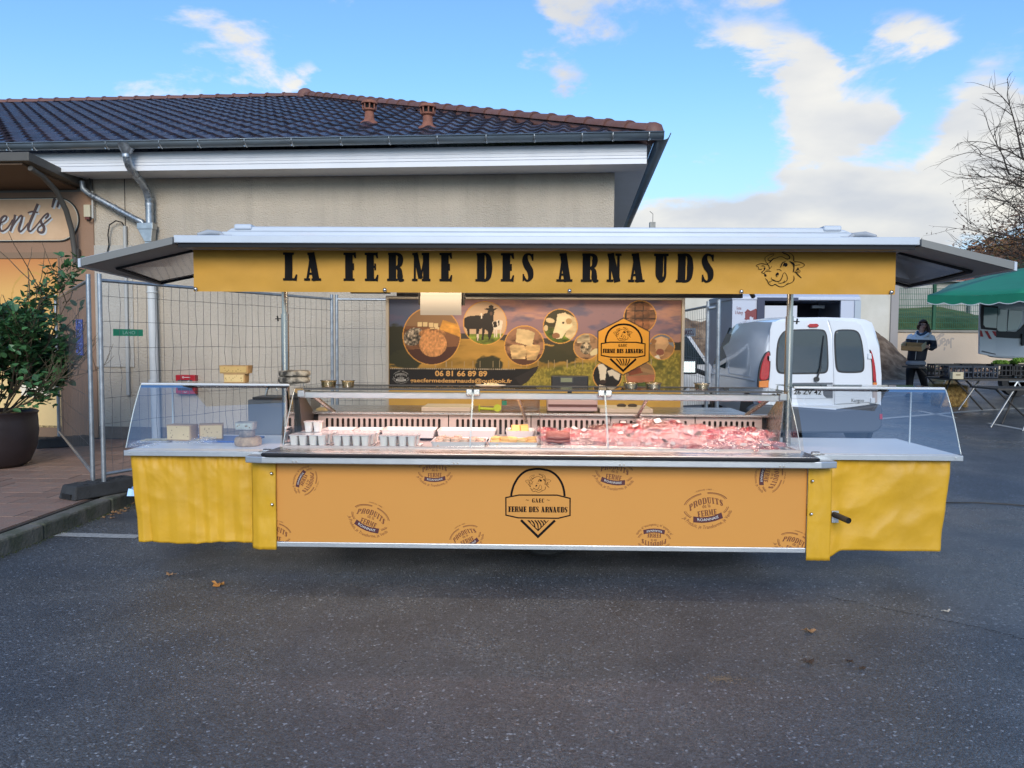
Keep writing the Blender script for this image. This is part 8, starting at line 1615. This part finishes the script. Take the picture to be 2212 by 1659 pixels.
# ================================================================== white service van with striped rear door
SY = 17.0; sg_ = ground_h(14, SY)
sv = thing('service_van', (at(2160, 800, SY).x, SY, sg_), 'white service van with red and white warning stripes on its open rear door', 'van')
def zs_(pts): return [((3600 + a / 3.3175) / 1.8083, (1200 + b / 3.3175) / 1.8083) for a, b in pts]
def face(poly, name, m_, d0, d1, parent=sv, bevel=0.): P = [at(a, b, SY) for a, b in poly]; mb = MB(); mb.prism([(p.x, p.z) for p in P], lambda a, b, d_: Vector((a + max(0, d_ - SY) * .66, d_, b)), SY + d0, SY + d1); o_ = mb.build(name, m_, parent, bevel=bevel); fix_normals(o_); return o_
face(zs_([(850, -190), (840, 640), (1000, 660), (1900, 700), (2100, 500), (1900, 200), (1650, -100), (1500, -200)]), 'body', vw, 0, 1.75, bevel=.06)
face(zs_([(905, 200), (915, 240), (960, 300), (1220, 320), (1290, 260), (1380, 160), (1400, 400), (1215, 405), (870, 385), (858, 330), (865, 150)]), 'window_surround', tr_, -.012, .01); wt = mat('van_window', (.34, .50, .48), .08, spec=.8, coat=1)
face(zs_([(925, 20), (1105, 25), (1090, 318), (990, 315), (920, 215)]), 'window', wt, -.02, .01, bevel=.01); face(zs_([(1122, 35), (1300, 40), (1290, 190), (1240, 300), (1105, 305)]), 'window', wt, -.02, .01, bevel=.01); face(zs_([(1285, 345), (1325, 350), (1325, 495), (1290, 500), (1278, 470)]), 'door_handle', tr_, -.05, .01, bevel=.01)
od_ = face(zs_([(655, -30), (690, -60), (880, -20), (860, 330), (845, 640), (645, 600), (648, 250)]), 'open_rear_door', vw, -.30, -.24, bevel=.012); face(zs_([(668, -20), (878, 0), (862, 305), (665, 285), (655, 120)]), 'window_frame', tr_, -.312, -.29, parent=od_); face(zs_([(700, 5), (868, 20), (855, 275), (715, 262), (690, 230)]), 'window', wt, -.318, -.31, parent=od_)
si = Ink((0, SY - .305, 0), (1, 0, 0), (0, 0, 1), (0, -1, 0), .002)
for q in ([(650, 300), (672, 308), (694, 385), (652, 380)], [(708, 308), (748, 312), (802, 415), (765, 410)], [(802, 312), (853, 315), (856, 378), (838, 374)]): si.poly([(at(*p, SY).x, at(*p, SY).z) for p in zs_(q)])
si.m.build('warning_stripes', mat('stripe_red', (.50, .03, .035), .45), od_)
face(zs_([(675, 560), (845, 600), (845, 612), (672, 575)]), 'door_ledge', mat('grey_trim'  , (.12, .13, .15)), -.32, -.30, parent=od_)
for px, py in ((2197, 840), (2400, 880)):
    c_ = at(px, 875, SY - .1); zc__ = sg_ + .33; mb = MB(); M_ = Matrix.Rotation(R_(90), 3, 'X'); mb.lathe([(.19, -.1), (.30, -.11), (.33, -.05), (.33, .1), (.19, .1)], (c_.x, SY + .02, zc__), 26, M=M_); wo = mb.build('wheel', MATS['tyre'], sv, smooth=40); mb = MB(); mb.lathe([(.03, -.03), (.19, -.03), (.2, -.1), (.2, .1)], (c_.x, SY + .02, zc__), 20, M=M_, mi=0)
    for k in range(6): a_ = k * math.pi / 3; mb.tube([(c_.x, SY - .08, zc__), (c_.x + .19 * math.cos(a_), SY - .08, zc__ + .19 * math.sin(a_))], .022, 5)
    mb.build('rim', alu, wo, smooth=40)
# ================================================================== person carrying a wooden tray
pg = ong(1978, 857)
PS = thing('person', pg, 'person with long brown hair, glasses and navy and white jacket carrying a tray', 'person', rz=-math.atan2(pg.x, pg.y))
def J(a, b, y=0.): return Vector(((a - 700) * .00116, y, (1545 - b) * .00116))
def skin(name, pts, edges, rad, m_, sub=2, root=0, mats=None):
    me = bpy.data.meshes.new('tmp'); me.from_pydata([tuple(p) for p in pts], edges, []); o = bpy.data.objects.new('tmp', me); COL.objects.link(o)
    sk = o.modifiers.new('s', 'SKIN'); sk.use_smooth_shade = True
    for i, r in enumerate(rad):
        v = me.skin_vertices[0].data[i]; v.radius = (r, r) if isinstance(r, (int, float)) else r; v.use_root = (i == root)
    s2 = o.modifiers.new('d', 'SUBSURF'); s2.levels = sub; s2.render_levels = sub
    bpy.context.view_layer.update(); nm = bpy.data.meshes.new_from_object(o.evaluated_get(bpy.context.evaluated_depsgraph_get())); bpy.data.objects.remove(o)
    for mm in (mats or [m_]): nm.materials.append(mm)
    nm.polygons.foreach_set('use_smooth', [True] * len(nm.polygons))
    r = bpy.data.objects.new(name, nm); COL.objects.link(r); r.parent = PS; return r
skn = mat('skin', (.56, .31, .23), .5, sss=.1); nav = mat('jacket_navy', (.011, .014, .026), .6, bump=.5, bscale=20); jw = mat('jacket_white', (.74, .75, .79), .55); trs = mat('trousers_black', (.008, .009, .012), .75); gryc = mat('shirt_grey', (.20, .23, .28), .8, bump=.4); hairm = mat('hair_brown', (.045, .020, .012), .5, var=.3, vscale=30); shoe = mat('shoe_dark', (.015, .017, .022), .5)
HL, HR = J(468, 560, -.36), J(838, 606, -.34)
P = [J(690, 900), J(705, 760), J(730, 560), J(745, 420), J(757, 345), J(765, 290, -.015), J(778, 225, -.025), J(782, 165, -.01),
     J(600, 425), J(545, 560, -.05), J(480, 575, -.26), HL, J(905, 440), J(965, 610, -.02), J(905, 640, -.20), HR,
     J(615, 950), J(595, 1160, -.02), J(588, 1470, .03), J(565, 1515, -.08), J(770, 950), J(790, 1160, .02), J(868, 1440, .30), J(850, 1505, .20)]
E_ = [(0, 1), (1, 2), (2, 3), (3, 4), (4, 5), (5, 6), (6, 7), (3, 8), (8, 9), (9, 10), (10, 11), (3, 12), (12, 13), (13, 14), (14, 15), (0, 16), (16, 17), (17, 18), (18, 19), (0, 20), (20, 21), (21, 22), (22, 23)]
Rr = [(.12, .09), (.10, .07), (.10, .07), (.10, .07), .05, .052, (.076, .088), (.062, .078), .042, .040, .036, .030, .042, .040, .036, .030, .085, .06, .04, .035, .085, .06, .04, .03]
fing = []
for base, s_ in ((HL, 1), (HR, -1)):
    bi = 11 if s_ > 0 else 15; d_ = Vector((.02 * s_, -.03, 0))
    for k in range(4):
        L_ = (.052, .06, .056, .044)[k]; a0 = len(P); P.append(base + Vector((-.012 * s_ + .004, -.018, .024 - .017 * k))); Rr.append(.0105); P.append(base + Vector((.012 * s_, -.030 - L_ * .3, .022 - .018 * k))); Rr.append(.009); P.append(base + Vector((.03 * s_, -.012 - L_ * .1, .020 - .018 * k))); Rr.append(.007); E_ += [(bi, a0), (a0, a0 + 1), (a0 + 1, a0 + 2)]
    a0 = len(P); P.append(base + Vector((.015 * s_, .01, .03))); Rr.append(.011); P.append(base + Vector((.04 * s_, -.005, .045))); Rr.append(.009); E_ += [(bi, a0), (a0, a0 + 1)]
skin('body', P, E_, Rr, skn)
HC = J(780, 215, -.02)
mb = MB()
def ell(mb, c, rx, ry, rz, n=16, m_=10): mb.lathe([(max(1e-4, math.sin(math.pi * i / m_)), -math.cos(math.pi * i / m_)) for i in range(m_ + 1)], (0, 0, 0), n); k = n * (m_ + 1); mb.v[-k:] = [(c[0] + x * rx, c[1] + y * ry, c[2] + z * rz) for x, y, z in mb.v[-k:]]
fc = Vector((HC.x + .012, HC.y - .085, HC.z))
mb = MB(); ell(mb, (fc.x + .008, fc.y - .012, fc.z - .012), .012, .018, .020); mb.build('nose', skn, PS, smooth=60, world=False)
mb = MB(); ell(mb, (fc.x + .006, fc.y + .002, fc.z - .055), .024, .010, .008); mb.build('mouth', mat('lip', (.30, .09, .08), .5), PS, smooth=60, world=False)
for s_ in (-1, 1):
    mb = MB(); ell(mb, (fc.x + .006 + s_ * .030, fc.y + .006, fc.z + .010), .013, .008, .008); mb.build('eye', mat('eye_dark', (.05, .035, .03), .3), PS, smooth=60, world=False)
mb = MB()
for s_ in (-1, 1): mb.tube([(fc.x + .006 + s_ * .033 + .026 * math.cos(t_ * .63), fc.y - .016, fc.z + .008 + .022 * math.sin(t_ * .63)) for t_ in range(11)], .003, 5)
mb.tube([(fc.x - .002, fc.y - .02, fc.z + .012), (fc.x + .014, fc.y - .02, fc.z + .012)], .003, 4); mb.tube([(fc.x - .055, fc.y - .014, fc.z + .012), (fc.x - .07, fc.y + .06, fc.z + .012)], .003, 4); mb.tube([(fc.x + .068, fc.y - .014, fc.z + .012), (fc.x + .08, fc.y + .06, fc.z + .012)], .003, 4)
mb.build('glasses', mat('glasses_frame', (.10, .03, .03), .3), PS, smooth=60, world=False)
def loft(name, secs, m_, n=22, cap0=True, cap1=True, mats=None, wob=0.):
    mb = MB()
    for k, (c, rx, ry) in enumerate(secs):
        for q in range(n): t = 2 * math.pi * q / n; w_ = 1 + wob * nz_(math.cos(t) * 2, math.sin(t) * 2 , c.z * 9); mb.v.append((c.x + rx * w_ * math.cos(t), c.y + ry * w_ * math.sin(t), c.z))
    mb.f = [(a * n + q, a * n + (q + 1) % n, (a + 1) * n + (q + 1) % n, (a + 1) * n + q) for a in range(len(secs) - 1) for q in range(n)]
    if cap0: mb.f.append(tuple(range(n - 1, -1, -1)))
    if cap1: mb.f.append(tuple((len(secs) - 1) * n + q for q in range(n)))
    mb.mi = [0] * len(mb.f); o_ = mb.build(name, mats or m_, PS, smooth=70, world=False); fix_normals(o_); o_.modifiers.new('s', 'SUBSURF').render_levels = 1; return o_
# hair: cap over the skull open at the face, falling to the shoulders
mb = MB(); n1_, n2_ = 18, 12; hc = HC + Vector((.0, .018, .012))
vs_ = [(hc.x + .098 * math.sin(math.pi * a / n2_) * math.cos(2 * math.pi * b / n1_), hc.y + .100 * math.sin(math.pi * a / n2_) * math.sin(2 * math.pi * b / n1_), hc.z + .118 * math.cos(math.pi * a / n2_)) for a in range(n2_ + 1) for b in range(n1_)]
fs_ = []
for a in range(n2_):
    for b in range(n1_):
        q = (a * n1_ + b, (a + 1) * n1_ + b, (a + 1) * n1_ + (b + 1) % n1_, a * n1_ + (b + 1) % n1_); c_ = sum((Vector(vs_[k]) for k in q), Vector()) / 4
        if c_.y < hc.y - .035 and c_.z < hc.z + .062 and abs(c_.x - hc.x - .012) < .072: continue
        fs_.append(q)
mb.add(vs_, fs_); ho = mb.build('hair', hairm, PS, smooth=80, world=False); ho.modifiers.new('t', 'SOLIDIFY').thickness = .012
loft('hair_length', [(J(790, 215, .03), .10, .075), (J(795, 270, .035), .112, .072), (J(812, 320, .03), .118, .062), (J(835, 360, .02), .10, .05), (J(850, 390, .01), .06, .03)], hairm, wob=.12)
mb = MB(); mb.tube([J(700, 215, -.045), J(692, 260, -.05), J(700, 300, -.045)], [.022, .020, .010], 8); mb.build('hair_lock', hairm, PS, smooth=70, world=False); mb = MB(); mb.tube([J(858, 200, -.04), J(872, 260, -.045), J(888, 320, -.06), J(880, 370, -.075)], [.022, .028, .030, .012], 8); mb.build('hair_lock', hairm, PS, smooth=70, world=False)
jk = loft('jacket', [(J(688, 885), .172, .130), (J(690, 850), .190, .142), (J(700, 740), .186, .138), (J(715, 620), .190, .142), (J(735, 520), .202, .145), (J(745, 455), .212, .138), (J(750, 412), .190, .120), (J(755, 378), .120, .090), (J(758, 352), .075, .07)], nav, mats=[nav, jw], cap0=True, wob=.06)
def sleeve(pts, rs): mb = MB(); mb.tube(pts, rs, 14); o_ = mb.build('sleeve', [nav, jw], PS, smooth=80, world=False); return o_
slv = [sleeve([J(620, 425), J(585, 440, -.005), J(560, 500, -.02), J(540, 565, -.06), J(505, 580, -.16), J(480, 572, -.26)], [.070, .078, .070, .062, .054, .042]), sleeve([J(880, 432), J(918, 450, -.005), J(950, 530, -.01), J(968, 612, -.03), J(930, 640, -.13), J(878, 628, -.25)], [.070, .080, .074, .066, .056, .042])]
zy = J(0, 478).z
for o_ in [jk] + slv:
    bm = bmesh.new(); bm.from_mesh(o_.data); bmesh.ops.bisect_plane(bm, geom=bm.verts[:] + bm.edges[:] + bm.faces[:], plane_co=(0, 0, zy), plane_no=(.06, 0, 1)); bm.to_mesh(o_.data); bm.free()
    for p in o_.data.polygons:
        if p.center.z + .06 * p.center.x > zy + .001: p.material_index = 1
loft('shirt_hem', [(J(682, 972), .205, .150), (J(684, 920), .200, .146), (J(688, 850), .172, .13)], gryc, wob=.10)
loft('trousers_waist', [(J(690, 1030), .150, .12), (J(690, 990), .178, .135), (J(690, 930), .175, .13)], trs)
loft('trouser_leg', [(J(585, 1475, .02), .074, .078), (J(590, 1400, .02), .070, .074), (J(592, 1180, -.02), .078, .082), (J(600, 1060), .100, .10), (J(618, 985), .112, .118)], trs, wob=.10)
loft('trouser_leg', [(J(868, 1455, .30), .068, .074), (J(850, 1370, .22), .068, .074), (J(800, 1175, .02), .082, .086), (J(780, 1060), .102, .10), (J(765, 985), .112, .118)], trs, wob=.10)
for a, b in ((J(588, 1505, .03), J(555, 1527, -.13)), (J(868, 1490, .30), J(845, 1520, .15))):
    mb = MB(); mb.tube([a + Vector((.0, .05, -.01)), a, a.lerp(b, .5), b, b + (b - a).normalized() * .035], [.030, .048, .045, .038, .012], 12); mb.build('shoe', shoe, PS, smooth=80, world=False)
mb = MB(); mb.tube([J(698, 490, -.146), J(690, 560, -.147), J(690, 600, -.147), J(680, 740, -.142), J(672, 855, -.146)], .006, 5); mb.build('zip', mat('white_zip', (.7, .7, .72), .5), PS, world=False)
mb = MB(); mb.tube([J(690, 330, -.03), J(700, 370, -.08), J(740, 400, -.10), J(800, 380, -.09), J(835, 340, -.04)], [.022, .030, .028, .030, .022], 10); mb.build('scarf', mat('scarf_blue', (.04, .08, .14), .8), PS, smooth=60, world=False)
mb = MB(); mb.tube([J(700, 345, -.02), J(670, 385, -.06), J(690, 430, -.12)], [.028, .034, .018], 10); mb.tube([J(790, 440, -.13), J(850, 400, -.10), J(895, 365, -.04), J(880, 345, .05), J(770, 350, .09), J(690, 345, .05), J(680, 370, -.03)], [.020, .036, .038, .045, .05, .042, .03], 10); mb.build('hood', jw, PS, smooth=80, world=False)
# wooden tray held in both hands
wd = mat('tray_wood', (.46, .25, .10), .6, var=.15, vscale=6, stretch=(1, 8, 8)); wdp = mat('tray_ply', (.50, .42, .26), .65); wdu = mat('tray_under', (.16, .10, .055), .7)
TR = thing('wooden_tray', pg + Matrix.Rotation(-math.atan2(pg.x, pg.y), 3, 'Z') @ J(640, 650, -.42), 'shallow open wooden tray carried in both hands at waist height', 'tray', rz=R_(-14)); TR.rotation_euler = (R_(14), R_(3), R_(-26) - math.atan2(pg.x, pg.y) * .6)
for nm, b_, m_ in (('long_side', (-.20, .20, -.16, -.148, 0, .095), wd), ('long_side', (-.20, .20, .148, .16, 0, .095), wd), ('end_board', (.189, .205, -.148, .148, 0, .125), wdp), ('end_board', (-.205, -.189, -.148, .148, 0, .125), wdp), ('tray_base', (-.20, .20, -.158, .158, -.012, -.001), wdu)): mb = MB(); mb.box(*b_); mb.build(nm, m_, TR, world=False, bevel=.003)
